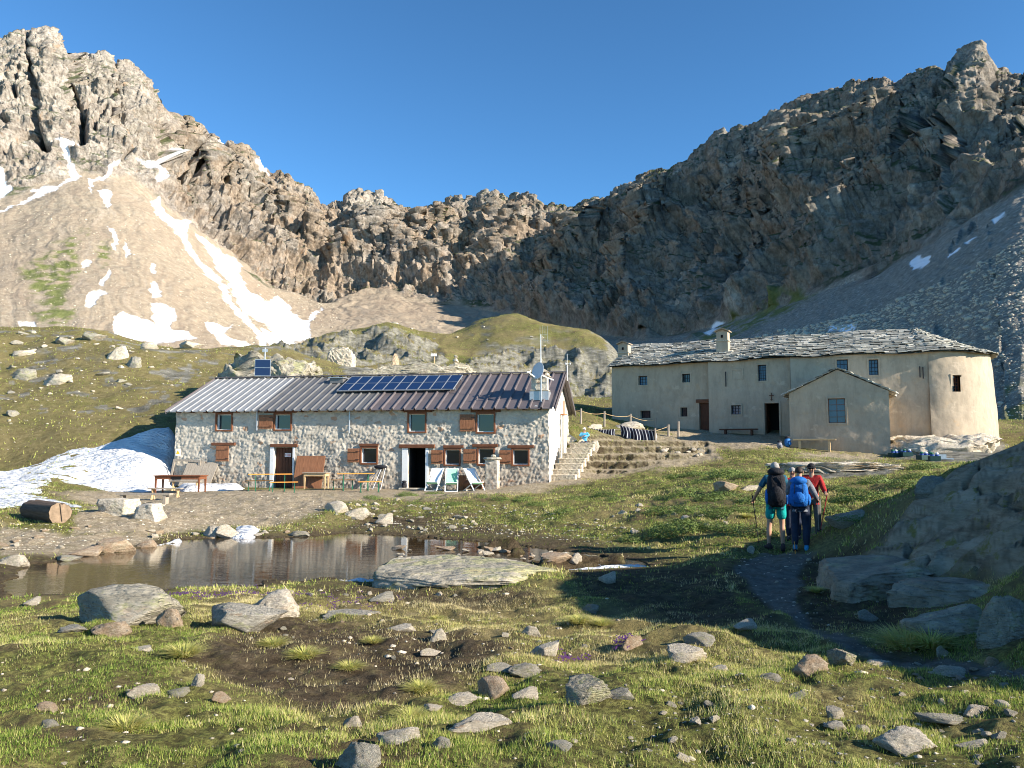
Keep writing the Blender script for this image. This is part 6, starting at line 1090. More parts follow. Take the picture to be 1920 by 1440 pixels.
# leaning board, slatted panel, frame
def lean_panel(name, x0, x1, y0, y1, label, cat, mat, foot=.5, planks=3, thick=.03, lean_y=0.0, shear=0):
    u0, u1 = HF.face(x0, (y0 + y1) / 2, -foot)[0], HF.face(x1, (y0 + y1) / 2, -foot)[0]; zt = HF.face((x0 + x1) / 2, y0, -.1)[1]; o = HF.wor(((u0 + u1) / 2, -foot, 0.0)); t = empty(name, o, HROT, label, cat); L_ = math.hypot(zt, foot - .1); hl = (u1 - u0) / 2
    ang = math.atan2(foot - .12, zt); m = MB(); wv = 2 * hl / planks
    for k in range(planks): m.box(-hl + k * wv + .004, -hl + (k + 1) * wv - .004, -thick, 0, 0, L_ * (1 + shear * (random.random() - .5)))
    o_ = m.build('board', MAT[mat], t, bevel=.004); o_.rotation_euler = (-ang, shear * 1.2, 0); return t, o_
lean_panel('wooden_board', 549, 603, 855, 913, 'large brown wooden board leaning on the wall right of the first door', 'board', 'wood_shut', .55, 4)
lean_panel('slatted_panel', 335, 392, 867, 895, 'weathered grey slatted panel leaning against the hut corner', 'panel', 'wood_grey', .75, 11, .03, 0, .08)
t = empty('window_frame', HF.wor((0.75, -.32, 0)), HROT, 'empty whitish wooden frame leaning on the wall behind the slatted panel', 'frame')
for a_, b_ in (((-.78, 0, 0), (-.62, .12, 1.35)), ((.72, 0.05, .5), (.74, .12, 1.3)), ((-.62, .12, 1.32), (.8, .12, 1.25))): m = MB(); m.bar(a_, b_, .1, .05, (0, 1, 0)); m.build('frame_bar', MAT['wood_grey'], t)
# tools leaning on the wall
t = empty('tool_bundle', HF.wor((HF.face(706, 900, -.4)[0], -.55, 0)), HROT, 'poles and shovels leaning on the wall right of the right folding table', 'tools')
for k, (dx, tx, hh_) in enumerate(((-.55, .15, 1.05), (-.3, .05, 1.0), (-.1, .2, 1.1), (.15, .32, 1.15), (.32, .36, 1.12), (-.42, -.1, .8))): m = MB(); m.tube([(dx, -.05 * k, 0), (tx, .42, hh_)], .018, 6); m.build('pole', MAT['wood_grey'] if k % 2 else MAT['steel'], t)
m = MB(); m.blob((.12, .35, 1.02), (.34, .1, .10), 10); m.build('dark_cloth', MAT['black'], t, smooth=True)
# deck chairs
def deckchair(px_, pyb, rot, label, back_m, recl=0.5):
    u_ = HF.face(px_, 900, -1.35)[0]; p_ = HF.wor((u_, -1.35, 0)); p_.z = Hs(p_.x, p_.y); t = empty('deck_chair', p_, rot, label, 'deck chair', 'deck chairs by the dark doorway'); w_ = .27; sb = recl
    for s_ in (-1, 1):
        m = MB(); m.bar((s_ * w_, -.55, .01), (s_ * w_, .38 + sb * .1, .98), .03, .04, (1, 0, 0)); m.build('back_leg', MAT['white'], t); m = MB(); m.bar((s_ * (w_ - .035), .45, .01), (s_ * (w_ - .035), -.42, .40), .03, .04, (1, 0, 0)); m.build('seat_leg', MAT['white'], t)
    m = MB(); m.bar((-w_, .38 + sb * .1, .98), (w_, .38 + sb * .1, .98), .035, .03); m.bar((-w_, -.42, .40), (w_, -.42, .40), .035, .03); m.bar((-w_, .45, .02), (w_, .45, .02), .03, .03); m.bar((-w_, -.55, .02), (w_, -.55, .02), .03, .03); m.build('cross_bar', MAT['white'], t)
    n_ = 24; a_ = Vector((0, .38 + sb * .1, .98)); b_ = Vector((0, -.42, .40)); pts = []
    for i in range(n_ + 1):
        s_ = i / n_; q_ = a_.lerp(b_, s_); sg_ = math.sin(math.pi * s_) ** .8 * .24 * (1 + .5 * (s_ - .3)); q_ += Vector((0, -.02, -sg_)); pts.append(q_)
    for nm, i0, i1, mt in (('back_canvas', 0, 15, back_m), ('seat_canvas', 15, n_, 'cloth_green')):
        V = []; 
        for lay_ in (0, -.006):
            for i in range(i0, i1 + 1):
                for k in range(5): x_ = -w_ * .9 + k * w_ * .45; V.append((x_, pts[i].y, pts[i].z + lay_ - .012 * (1 - ((k - 2) / 2) ** 2)))
        m = MB(); r_ = i1 - i0 + 1; fs_ = []
        for l_ in (0, 1):
            for i in range(r_ - 1):
                for k in range(4): o_ = l_ * r_ * 5; fs_.append((o_ + i * 5 + k, o_ + i * 5 + k + 1, o_ + (i + 1) * 5 + k + 1, o_ + (i + 1) * 5 + k))
        m.add(V, fs_); m.build(nm, MAT[mt], t, smooth=True)
deckchair(815, 921, R(-14), 'white backed deck chair, left of the three by the dark doorway', 'cloth_white'); deckchair(847, 922, R(2), 'all green deck chair in the middle of the three', 'cloth_green'); deckchair(888, 917, R(32), 'white backed deck chair turned sideways, right of the three', 'cloth_white')
lg = MB(); lg.tube([(-.5, 0, .2), (0, .02, .22), (.5, 0, .2)], [.2, .21, .19], 14); tag(lg.build('log', MAT['wood_shut'], None, Vector((HF.wor((HF.face(884, 900, -.5)[0], -.5, 0)).x, HF.wor((HF.face(884, 900, -.5)[0], -.5, 0)).y, -1.9)), HROT, smooth=False), 'short orange-brown log lying on the ground behind the deck chairs', 'log')
m = MB(); m.tube([(0, 0, -.05), (0, 0, .3), (0, 0, .62)], [.19, .22, .18], 14); tag(m.build('tree_stump', MAT['wood_shut'], None, Vector((HF.wor((HF.face(866, 900, -.5)[0], -.5, 0)).x, HF.wor((HF.face(866, 900, -.5)[0], -.5, 0)).y, -1.9)), 0), 'upright wooden stump between the green and the turned deck chair', 'stump')
# free standing pillar with slab
u_ = HF.face(923, 900, -1.0)[0]; pp = HF.wor((u_, -1.0, 0)); pp.z = Hs(pp.x, pp.y); t = empty('stone_pillar', pp, HROT, 'square stone pillar with a flat slab on top in front of the lower windows', 'pillar')
def blockmesh(hx, hy, h, disp, cell=.04):
    us = np.linspace(0, 8, 1); V = []; Q = []; b = 0
    for (ax, s_) in ((0, -1), (0, 1), (1, -1), (1, 1)):
        L_ = hx if ax == 0 else hy; n_ = max(2, int(2 * L_ / cell)); k_ = max(2, int(h / cell)); U, Z = np.meshgrid(np.linspace(-L_, L_, n_), np.linspace(-.1, h, k_)); u, z = U.ravel(), Z.ravel(); c_ = np.full_like(u, s_ * (hy if ax == 0 else hx)); P_ = np.stack([u, c_, z], 1) if ax == 0 else np.stack([c_, u, z], 1)
        d = disp(P_ * 1.0 + 7) * sstep(0, .05, L_ - abs(u) + .02); P_[:, 1 if ax == 0 else 0] += s_ * d; V.append(P_); Q.append(gridq(k_, n_) + b); b += len(P_)
    return np.concatenate(V), np.concatenate(Q)
def rub3(V): a, b, c_ = worley(V * np.array([6, 6, 9.0]), 8); return .03 * np.clip((b - a) * 1.6, 0, 1) + .02 * (c_ - .5) + fbm(V * 12, 2, 4) * .012
V, Q = blockmesh(.27, .27, 1.28, rub3); link('column', np_mesh('column', V, Q, MAT['rubble'], True), t)
m = MB(); m.tube([(0, 0, 1.29), (0, 0, 1.32), (0, 0, 1.40)], [.36, .43, .38], 11); m.build('top_slab', MAT['rock_grey'], t); m = MB(); m.blob((.05, 0, 1.45), (.12, .1, .08), 8); m.build('small_stone', MAT['rock'], t)
def backpack(px_, pyb, label, mat, sc_=1.0, grp=None, z=None):
    p = hit(px_, pyb); t = empty('backpack', p, random.uniform(-.6, .6), label, 'backpack', grp); m = MB(); m.blob((0, 0, .2 * sc_), (.17 * sc_, .13 * sc_, .24 * sc_), 12); m.build('bag', MAT[mat], t, smooth=True)
    m = MB(); m.blob((0, 0, .43 * sc_), (.15 * sc_, .12 * sc_, .07 * sc_), 10); m.build('lid', MAT['black'], t, smooth=True); m = MB(); m.blob((0, -.13 * sc_, .16 * sc_), (.11 * sc_, .05 * sc_, .1 * sc_), 8); m.build('pocket', MAT[mat], t, smooth=True)
MAT['fab_blue'] = simple('blue_fabric', (0.03, 0.16, 0.42), .7, .2, 12, .2, .004); MAT['fab_grey'] = simple('grey_fabric', (0.20, 0.20, 0.22), .8, .2, 12, .2, .004)
backpack(741, 915, 'small grey backpack on the ground left of the dark doorway', 'fab_grey', .8); backpack(758, 917, 'black backpack dropped in front of the dark doorway', 'black', .8)
backpack(1477, 838, 'bright blue backpack at the left corner of the church annex', 'fab_blue', 1.2); backpack(1462, 842, 'grey and white bag lying beside the blue backpack', 'fab_grey', .9); backpack(1577, 839, 'dark blue bag under the annex window right of the bench', 'fab_blue', .7)
# the solar panel on its pole above the ridge
p = Vector(at(489, 838, 46.5)); p.z = Hs(p.x, p.y); t = empty('solar_panel_pole', p, R(8), 'upright dark solar panel on a pole behind the light end of the roof', 'solar panel'); z0 = at(489, 705, 46.5).z - p.z; z1 = at(489, 674, 46.5).z - p.z
m = MB(); m.tube([(0.1, .06, -.2), (0.1, .06, z1 + .7)], .035, 8); m.build('pole', MAT['steel'], t); m = MB(); m.box(-.45, .45, -.03, .01, z0, z1); f_ = m.build('panel_frame', MAT['steel'], t); f_.rotation_euler = (0, 0, 0)
for a_, b_ in ((z0 + .03, (z0 + z1) / 2 - .015), ((z0 + z1) / 2 + .015, z1 - .03)): m = MB(); m.box(-.42, .42, -.038, -.031, a_, b_); m.build('cells', MAT['cell'], f_)
m = MB(); m.box(-.05, .25, .03, .09, z1 + .45, z1 + .62); m.build('bracket', MAT['steel'], t)
# ---- log, blocks, plank
a_ = atZ(58, 962, -1.78); a_ = hit(45, 972); b_ = hit(98, 989); dv_ = Vector((1.75, -1.45, 0)).normalized(); c_ = (a_ + b_) / 2 + Vector((0, .35, 0)); r_ = .30; L_ = 2.0
t = empty('log', (c_.x, c_.y, Hs(c_.x, c_.y)), math.atan2(dv_.y, dv_.x), 'big sawn brown log lying on the grass at the left edge', 'log')
n_ = 40; V = []; Q = []
for i in range(26):
    x_ = -L_ / 2 + L_ * i / 25
    for k in range(n_): an_ = 2 * math.pi * k / n_; rr = r_ * (1 + .05 * math.sin(3 * an_ + x_) + .03 * math.sin(11 * an_) - (.16 if abs(((an_ - 1.45 + math.pi) % (2 * math.pi)) - math.pi) < .06 else 0)); V.append((x_, rr * math.cos(an_), r_ * .93 + rr * math.sin(an_)))
link('log_body', np_mesh('log_body', np.array(V), np.array([(i * n_ + k, i * n_ + (k + 1) % n_, (i + 1) * n_ + (k + 1) % n_, (i + 1) * n_ + k) for i in range(25) for k in range(n_)]), MAT['wood_log'], True), t)
for s_ in (0, 1):
    m = MB(); o_ = 25 * n_ if s_ else 0; ring = V[o_:o_ + n_]; m.add([(p_[0] + (.004 if s_ else -.004), p_[1] * .97, (p_[2] - r_ * .93) * .97 + r_ * .93) for p_ in ring] + [(ring[0][0], 0, r_ * .93)], [(k, (k + 1) % n_, n_) for k in range(n_)]); m.build('cut_end', MAT['log_end'], t)
m = MB(); m.bar((L_ / 2 + .01, .05, r_ * .2), (L_ / 2 + .01, -.02, r_ * 1.8), .012, .02, (0, 1, 0)); m.build('end_crack', MAT['dark'], t)
def blockstone(x0, x1, y0, y1, label, seed):
    p = hit((x0 + x1) / 2, y1 - 2); w_ = (x1 - x0) / F * p.y; h_ = (y1 - y0) / F * p.y * .82; bm = bmesh.new(); bmesh.ops.create_cube(bm, size=2); bmesh.ops.subdivide_edges(bm, edges=bm.edges, cuts=14, use_grid_fill=True); V = np.array([v.co[:] for v in bm.verts]); Q = np.array([[v.index for v in f.verts] for f in bm.faces]); bm.free()
    rr = random.Random(seed)
    for k in range(7): n = np.array([rr.gauss(0, 1), rr.gauss(0, 1), rr.gauss(0, .5)]); n /= np.linalg.norm(n); d = rr.uniform(.98, 1.2); V -= np.maximum(V @ n - d, 0)[:, None] * n
    V += fbm(V * 1.3 + seed, 4, seed)[:, None] * np.array([.10, .10, .07]) + fbm(V * 6, 2, seed)[:, None] * .03; V = V * np.array([w_ / 2, w_ * .38, h_ / 2 + .06]); V[:, 2] += h_ / 2 - .06
    o = link('stone_block', np_mesh('stone_block', V, Q, MAT['rock'], False), None, (p.x, p.y + w_ * .38, p.z), R(-12)); return tag(o, label, 'stone block')
blockstone(181, 240, 933, 968, 'larger square stone block used as bench support left of the pair', 3); blockstone(248, 297, 942, 975, 'smaller pale stone block nearer the pond, right of the pair', 5)
p = hit(258, 946); m = MB(); m.box(-1.0, 1.0, -.14, .14, .30, .37); m.box(-.85, -.75, -.12, .12, -.05, .30); m.box(.75, .85, -.12, .12, -.05, .30); tag(m.build('plank_seat', MAT['wood_grey'], None, p + Vector((0, .5, 0)), R(-5)), 'grey plank seat behind the two stone blocks', 'bench')
# ---- stone staircase at the gable
p = Vector(at(1050, 892, 37.3)); p.z = Hs(p.x, p.y) - .05; stc = empty('stone_staircase', p, R(-16), 'pale rough stone staircase climbing beside the gable wall', 'stairs'); n_st = 7; zt = at(1066, 832, 40.2).z - p.z; rh = zt / n_st
for k in range(n_st):
    V, Q = blockmesh(.64 - .01 * k, .24, rh + (.0 if k else .02), rub3, .04); o_ = link('step', np_mesh('step', V, Q, MAT['rock'], True), stc, (.12 + k * .075, k * .42, k * rh)); m = MB(); m.hexa([(-.66, -.27, rh), (.66, -.25, rh), (.66, .26, rh), (-.66, .26, rh), (-.64, -.25, rh + .045), (.64, -.24, rh + .05), (.64, .26, rh + .05), (-.64, .26, rh + .045)]); m.build('tread', MAT['rock'], o_, bevel=.012)
for x0, x1, y0, y1, lb in [(1085, 1106, 826, 848, 'stone under the seated person at the stair head'), (1104, 1124, 828, 848, 'stone right of the seated person at the stair head'), (1052, 1082, 812, 836, 'pale stones heaped at the top of the staircase by the gable'), (1150, 1210, 792, 806, 'flat pale slab behind the striped blankets'), (1100, 1130, 796, 806, 'pale rock behind the smaller striped blanket')]: rock_px(x0, x1, y0, y1, lb, 'rock', len(lb) % 12)
# ---- rope fence
posts = [(1089, 766, 795), (1133, 771, 800), (1182, 776, 801), (1229, 784, 806), (1253, 796, 818), (1272, 790, 822)]; tops = []
for i, (x_, y0, y1) in enumerate(posts):
    p = hit(x_, y1); tz = at(x_, y0, p.y).z; tops.append(Vector((p.x, p.y, tz - .12))); m = MB(); m.tube([(0, 0, -.2), (.02, 0, tz - p.z)], [.07, .06], 7); tag(m.build('fence_post', MAT['wood_grey'], None, p), ('grey wooden fence post beside the gable wall', 'second grey fence post from the gable wall', 'grey fence post behind the pale slab', 'grey fence post above the big striped blanket', 'short fence post at the right end of the rope', 'tall thin post standing alone before the church wall')[i], 'fence post', 'posts of the rope fence')
def rope(a_, b_, sag, label, r_=.012, mat='wood_pale'):
    m = MB(); pts = [a_.lerp(b_, i / 10) - Vector((0, 0, sag * 4 * (i / 10) * (1 - i / 10))) for i in range(11)]; pts = [q_ - a_ for q_ in pts]; m.tube(pts, r_, 6); return tag(m.build('rope', MAT[mat], None, a_), label, 'rope')
g_ = HF.wor((HL + .1, 7.5, 2.2)); g_.z = tops[0].z - .05
rope(tops[0] + Vector((-.9, -.3, .02)), tops[0], .05, 'rope from the gable wall to the first fence post'); rope(tops[0], tops[1], .12, 'rope sagging between first and second fence post'); rope(tops[1], tops[2], .12, 'rope between the second fence post and the post behind the slab'); rope(tops[2], tops[3], .15, 'rope between the slab post and the blanket post')
# blankets on their line
def stripes():
    n = N('striped_blanket'); at_ = n.attr('u'); s_ = n.math('FRACT', n.math('MULTIPLY', at_, 11.0)); f = n.ramp(s_, (0.0, 0.0), (0.70, 0.0), (0.73, 1.0), (0.92, 1.0), (0.95, 0.0)); n.col(n.mix(f, (0.012, 0.014, 0.028), (0.50, 0.50, 0.52))).rough(.95); n.bump(n.noise(30, 3), .3, .005); return n.m
MAT['stripe'] = stripes()
def blanket(x0, y0, x1, y1, drop, D_, label, seed, sk=0.0, bunch=.10):
    a_ = Vector(at(x0, y0, D_)); b_ = Vector(at(x1, y1, D_ - .3)); nu, nv = 46, 22; V = []; U = []
    for j in range(nv):
        v = j / (nv - 1) * 2 - 1; side = 1 if v > 0 else -1
        for i in range(nu):
            u = i / (nu - 1); q_ = a_.lerp(b_, u); dr = drop(u) * abs(v) * (1 if v < 0 else .45); w_ = math.sin(u * 23 + seed) * bunch * abs(v) + math.sin(u * 9 + v * 2 + seed) * bunch * .6 * abs(v)
            V.append((q_.x - a_.x + sk * abs(v) * drop(u), q_.y - a_.y + side * (.05 + .03 * abs(v)) + w_, q_.z - a_.z - dr + .04 * math.cos(v * 1.5) - .10 * math.sin(math.pi * u))); U.append(u + .02 * math.sin(v * 5 + seed))
    me = np_mesh('striped_blanket', np.array(V), gridq(nv, nu), MAT['stripe'], True, dict(u=np.array(U))); o = link('striped_blanket', me, None, a_); s_ = o.modifiers.new('thickness', 'SOLIDIFY'); s_.thickness = .015; return tag(o, label, 'blanket')
blanket(1163, 798, 1229, 806, lambda u: .55 + .45 * min(1, u * 1.6), 46.2, 'large dark striped blanket hanging down from the line', 1, .08); blanket(1098, 801, 1152, 805, lambda u: .28 + .35 * u ** 2, 46.6, 'smaller bunched dark striped blanket on the left part of the line', 4, .1, .06)
La = Vector(at(1076, 803, 46.6)); Lb = Vector(at(1156, 806, 46.5)); Lc = Vector(at(1231, 807, 45.8)); Ld = Vector(at(1254, 799, 50)); rope(La, Lb, .03, 'thin wooden rail under the smaller blanket', .03, 'wood_grey'); rope(Lb, Lc, .02, 'wooden rail carrying the large blanket', .03, 'wood_grey'); rope(Lc, Ld, .02, 'pink rope from the blanket rail to the short post')
for x_, D_, y0, lb in ((1126, 46.5, 803, 'stub post under the smaller striped blanket'), (1184, 46.3, 803, 'post hidden half behind the large striped blanket'), (1229, 45.8, 803, 'pale post at the right edge of the large blanket')):
    p = Vector(at(x_, 838, D_)); p.z = Hs(p.x, p.y); tz = at(x_, y0, D_).z; m = MB(); m.tube([(0, 0, -.2), (0, 0, tz - p.z)], .05, 7); tag(m.build('fence_post', MAT['wood_grey'], None, p), lb, 'fence post')
# ---- church benches, crates
def slab_bench(fr, px0, px1, pyt, pyb, y_, label, mat):
    u0 = fr.face(px0, pyb, -y_)[0]; u1 = fr.face(px1, pyb, -y_)[0]; zt = fr.face((px0 + px1) / 2, pyt, -y_)[1]; o = fr.wor(((u0 + u1) / 2, -y_, 0)); zb = Hs(o.x, o.y); zt = max(zt, zb + .38); t = empty('bench', (o.x, o.y, zb), fr.r, label, 'bench'); hl = (u1 - u0) / 2
    m = MB(); m.box(-hl, hl, -.18, .18, zt - zb - .08, zt - zb); m.build('seat', MAT[mat], t, bevel=.012)
    for s_ in (-1, 1): m = MB(); m.box(s_ * (hl - .35) - .06, s_ * (hl - .35) + .06, -.15, .15, -.25, zt - zb - .083); m.build('leg', MAT[mat], t, bevel=.01)
slab_bench(frB, 1350, 1421, 804, 816, .45, 'dark wooden bench under the small church window', 'wood_dark'); slab_bench(AF, 1487, 1568, 823, 836, .5, 'light wooden bench at the foot of the annex wall', 'wood_pale')
MAT['crate'] = simple('dark_crate_plastic', (0.02, 0.06, 0.055), .5, .15, 5, 0); MAT['crate_blue'] = simple('blue_crate_label', (0.05, 0.10, 0.35), .5, .1, 5, 0)
def crate(px_, py_, w_, label, nb, rot):
    p = hit(px_, py_); t = empty('crate', p, rot, label, 'crate', 'crates of pots beside the church'); hw = w_ / 2; m = MB(); m.box(-hw, hw, -.2, .2, -.02, .02)
    for y_ in (-.2, .185): m.box(-hw, hw, y_, y_ + .015, .02, .2)
    for x_ in (-hw, hw - .015): m.box(x_, x_ + .015, -.184, .184, .02, .2)
    m.build('tray', MAT['crate'], t)
    for k in range(nb): x_ = -hw + .12 + (w_ - .24) * k / max(1, nb - 1); m = MB(); m.tube([(x_, -.05, .025), (x_, -.05, .27)], [.07, .095], 10); pt_ = m.build('pot', MAT['crate_blue'], t); m = MB(); m.blob((x_, -.05, .31), (.08, .08, .06), 8); m.build('plant', MAT['white'] if k % 2 else MAT['green_metal'], pt_)
crate(1682, 856, .75, 'dark crate of small pots nearest the annex corner', 4, .1); crate(1700, 855, .5, 'shorter crate stacked with pots right of the first crate', 2, -.1); crate(1735, 861, .7, 'dark crate of pots in the middle of the grass strip', 3, .2); crate(1752, 863, .45, 'small open crate right of the middle crate', 2, -.2)
p = hit(1767, 862); m = MB(); m.box(-.38, .38, -.3, .3, .02, .07); m.box(-.38, .38, .25, .3, .07, .25); tag(m.build('grey_tray', simple('blue_grey_plastic', (.16, .22, .27), .6), None, p, .1), 'blue-grey plastic tray right of the crates', 'tray')
# ================================================================= PLANTS
def grassmat():
    n = N('grass_blades'); v = n.attr('v'); n.col(n.ramp(v, (0.0, (0.09, 0.16, 0.02)), (0.3, (0.25, 0.35, 0.06)), (0.55, (0.48, 0.50, 0.13)), (0.8, (0.66, 0.56, 0.24)), (1.0, (0.80, 0.68, 0.38)))).rough(0.7)
    n.b.inputs['Specular IOR Level'].default_value = 0.2; tr = n.n('ShaderNodeBsdfTranslucent'); n.L(n.b.inputs['Base Color'].links[0].from_socket, tr.inputs[0]); ms = n.n('ShaderNodeMixShader'); ms.inputs[0].default_value = .42
    n.L(n.b.outputs[0], ms.inputs[1]); n.L(tr.outputs[0], ms.inputs[2]); n.L(ms.outputs[0], n.t.nodes['Material Output'].inputs[0]); return n.m
MAT['grass'] = grassmat()
gs_soil, gs_grav, gs_dry, gs_rk = [a.reshape(sh) for a in (soil, grav, dry, rk)]
gs_z = GZ.reshape(sh); gs_d = gd.reshape(sh)
def samp(A, th_, r_):
    i = np.clip(np.interp(r_, rad, np.arange(len(rad))), 0, len(rad) - 1.001); j = np.clip(np.interp(th_, cols, np.arange(len(cols))), 0, len(cols) - 1.001); i0, j0 = i.astype(int), j.astype(int); fi, fj = i - i0, j - j0
    return A[i0, j0] * (1 - fi) * (1 - fj) + A[i0 + 1, j0] * fi * (1 - fj) + A[i0, j0 + 1] * (1 - fi) * fj + A[i0 + 1, j0 + 1] * fi * fj
def grass(name, n, r0, r1, hgt, wd, label, thr=(-R(36), R(36)), power=1.0, amb=0.0):
    th_ = rng.uniform(*thr, n); u = rng.random(n); r_ = (r0 ** power + u * (r1 ** power - r0 ** power)) ** (1 / power); x, y = r_ * np.sin(th_), r_ * np.cos(th_)
    so_, gr, dr, rk_ = [samp(A, th_, r_) for A in (gs_soil, gs_grav, gs_dry, gs_rk)]; pd = samp(gs_d, th_, r_); cl = fbm(xyz(x / .5, y / .5), 3, 501); cl2 = fbm(xyz(x / 2.2, y / 2.2), 3, 502)
    pr = (1 - .88 * np.clip(so_, 0, 1)) * (1 - np.clip(gr * 1.15, 0, 1)) * (1 - np.clip(rk_ * 1.2, 0, 1)) * sstep(-.22, .28, cl + .10) * (.35 + .65 * sstep(-.35, .05, fbm(xyz(x / 1.3, y / 1.3), 3, 505))) * np.where(pd > .12, 1, 0)
    bad = np.zeros(n, bool)
    for pl, mg in ((TERR, 0.0), (CHF, .2)): bad |= poly_sd(x, y, pl) < mg
    k = (rng.random(n) < pr) & ~bad; x, y, th_, r_, dr, cl, cl2, so_ = x[k], y[k], th_[k], r_[k], dr[k], cl[k], cl2[k], so_[k]; n = len(x); z = samp(gs_z, th_, r_)
    h = hgt * (.55 + 1.1 * rng.random(n) ** 1.5) * (1 + .8 * np.clip(cl, -.6, .8)) * (.75 + .35 * sstep(-.3, .3, cl2)); a_ = rng.uniform(0, 6.28, n); wv = wd * rng.uniform(.7, 1.3, n); ln = h * rng.uniform(.1, .9, n); b_ = rng.uniform(0, 6.28, n)
    dx, dy = np.cos(a_) * wv / 2, np.sin(a_) * wv / 2; tx, ty = np.cos(b_) * ln, np.sin(b_) * ln; V = np.zeros((n, 3, 3)); V[:, 0] = np.stack([x - dx, y - dy, z - .01], 1); V[:, 1] = np.stack([x + dx, y + dy, z - .01], 1); V[:, 2] = np.stack([x + tx, y + ty, z + h], 1)
    v = .40 + .60 * cl2 + .24 * rng.standard_normal(n) + .33 * dr + .15 * so_ + np.where(rng.random(n) < .06, .3, 0); v = np.repeat(np.clip(v, 0, 1 if r1 < 50 else .55), 3)
    o = link(name, np_mesh(name, V.reshape(-1, 3), np.arange(3 * n).reshape(-1, 3), MAT['grass'], False, dict(v=v))); return tag(o, label, 'grass', None, 'stuff')
grass('grass', 680000, 3.2, 15, .025, .0052, 'short green and yellow alpine grass covering the foreground', power=1.35)
grass('grass', 260000, 13, 46, .050, .022, 'short grass on the banks around the pond and path', power=1.5)
grass('grass', 70000, 44, 150, .09, .07, 'short grass on the meadow and knoll behind the hut', power=1.4)
# dry tufts
def tuft_mesh(seed, n=480, h=.095, spread=.20):
    r_ = np.random.default_rng(seed); V = []; 
    a = r_.uniform(0, 6.28, n); rr = r_.uniform(0, .07, n); L_ = h * r_.uniform(.6, 1.2, n); out = r_.uniform(.2, 1.0, n) * spread; w_ = .0028; x0, y0 = rr * np.cos(a), rr * np.sin(a); P_ = []
    for s_ in (0, .45, 1.0): P_.append(np.stack([x0 + np.cos(a) * out * s_ ** 1.5, y0 + np.sin(a) * out * s_ ** 1.5, L_ * (s_ - .55 * s_ * s_ * out / spread)], 1))
    px_, py_ = -np.sin(a) * w_, np.cos(a) * w_; o_ = np.stack([px_, py_, px_ * 0], 1); V = np.concatenate([P_[0] - o_, P_[0] + o_, P_[1] - o_, P_[1] + o_, P_[2]], 0); i = np.arange(n); Q = np.concatenate([np.stack([i, i + n, i + 3 * n, i + 2 * n], 1)]); T3 = np.stack([i + 2 * n, i + 3 * n, i + 4 * n, i + 4 * n], 1)
    me = bpy.data.meshes.new('tuft'); me.from_pydata(V.tolist(), [], Q.tolist() + [t_[:3].tolist() for t_ in T3]); me.materials.append(MAT['grass']); at_ = me.attributes.new('v', 'FLOAT', 'POINT'); at_.data.foreach_set('value', np.tile(r_.uniform(.50, .80, n), 5).astype(np.float32)); return me
TM = [tuft_mesh(k) for k in range(4)]
for k, (x_, y_, s_, lb) in enumerate([(513, 1212, 1.1, 'pale dry tuft beside the rounded pale boulder'), (572, 1233, 1.2, 'pale dry spiky tuft right of the first one at the soil edge'), (345, 1230, 1.3, 'broad dry tuft left of the bare soil patch'), (236, 1370, 1.0, 'small dry tuft in the lower left grass'), (655, 1255, .9, 'dry tuft in the middle of the bare soil'), (820, 1163, .8, 'dry tuft behind the white square stone'), (1085, 1168, 1.1, 'dry tuft at the left tip of the big shadow'), (1130, 1172, .9, 'dry tuft just inside the big shadow'),
                                      (1700, 1215, 2.2, 'large hanging dry tuft under the lichened block at right'), (1745, 1212, 1.8, 'dry tuft against the foot of the lichened block'), (790, 1295, .9, 'dark spiky tuft left of the stone cluster'), (770, 1350, .8, 'dry tuft above the pale yellowish boulder'), (250, 1120, 1.2, 'dry tuft growing on the back of the lichened boulder'), (1530, 1110, 1.0, 'dry tuft in the shade right of the path'), (700, 1205, .8, 'dry tuft above the soil right of the flat slab'), (1400, 970, 1.4, 'reddish dry tuft on the bank left of the hikers')]):
    p = hit(x_, y_); o = bpy.data.objects.new('grass_tuft', TM[k % 4]); COL.objects.link(o); o.location = p; o.scale = (s_,) * 3; o.rotation_euler = (0, 0, k * 1.7); tag(o, lb, 'grass tuft', 'dry grass tufts')
# dwarf shrubs
def leafmat():
    n = N('shrub_leaves'); v = n.attr('v'); n.col(n.ramp(v, (0.0, (0.04, 0.06, 0.012)), (0.5, (0.10, 0.155, 0.03)), (1.0, (0.22, 0.26, 0.07)))).rough(.5); return n.m
MAT['leaf'] = leafmat()
def shrub_mesh(seed, n=2600):
    r_ = np.random.default_rng(seed + 50); d = r_.standard_normal((n, 3)); d[:, 2] = abs(d[:, 2]) * .8; d /= np.linalg.norm(d, axis=1, keepdims=True); lump = 1 + .5 * fbm(d * 2.2 + seed * 5, 3, seed); rr = r_.uniform(.62, 1.0, n) * lump; P_ = d * rr[:, None] * np.array([.5, .45, .30]); nn = d + r_.standard_normal((n, 3)) * .5; nn /= np.linalg.norm(nn, axis=1, keepdims=True)
    u = np.cross(nn, r_.standard_normal((n, 3))); u /= np.linalg.norm(u, axis=1, keepdims=True); v_ = np.cross(nn, u); s_ = r_.uniform(.010, .024, n)[:, None]; V = np.concatenate([P_ - u * s_, P_ + v_ * s_ * .5, P_ + u * s_, P_ - v_ * s_ * .5], 0); i = np.arange(n)
    return np_mesh('shrub', V, np.stack([i, i + n, i + 2 * n, i + 3 * n], 1), MAT['leaf'], False, dict(v=np.tile(r_.random(n) * .7 + .3 * rr.clip(0, 1), 4)))
SMs = [shrub_mesh(k) for k in range(5)]
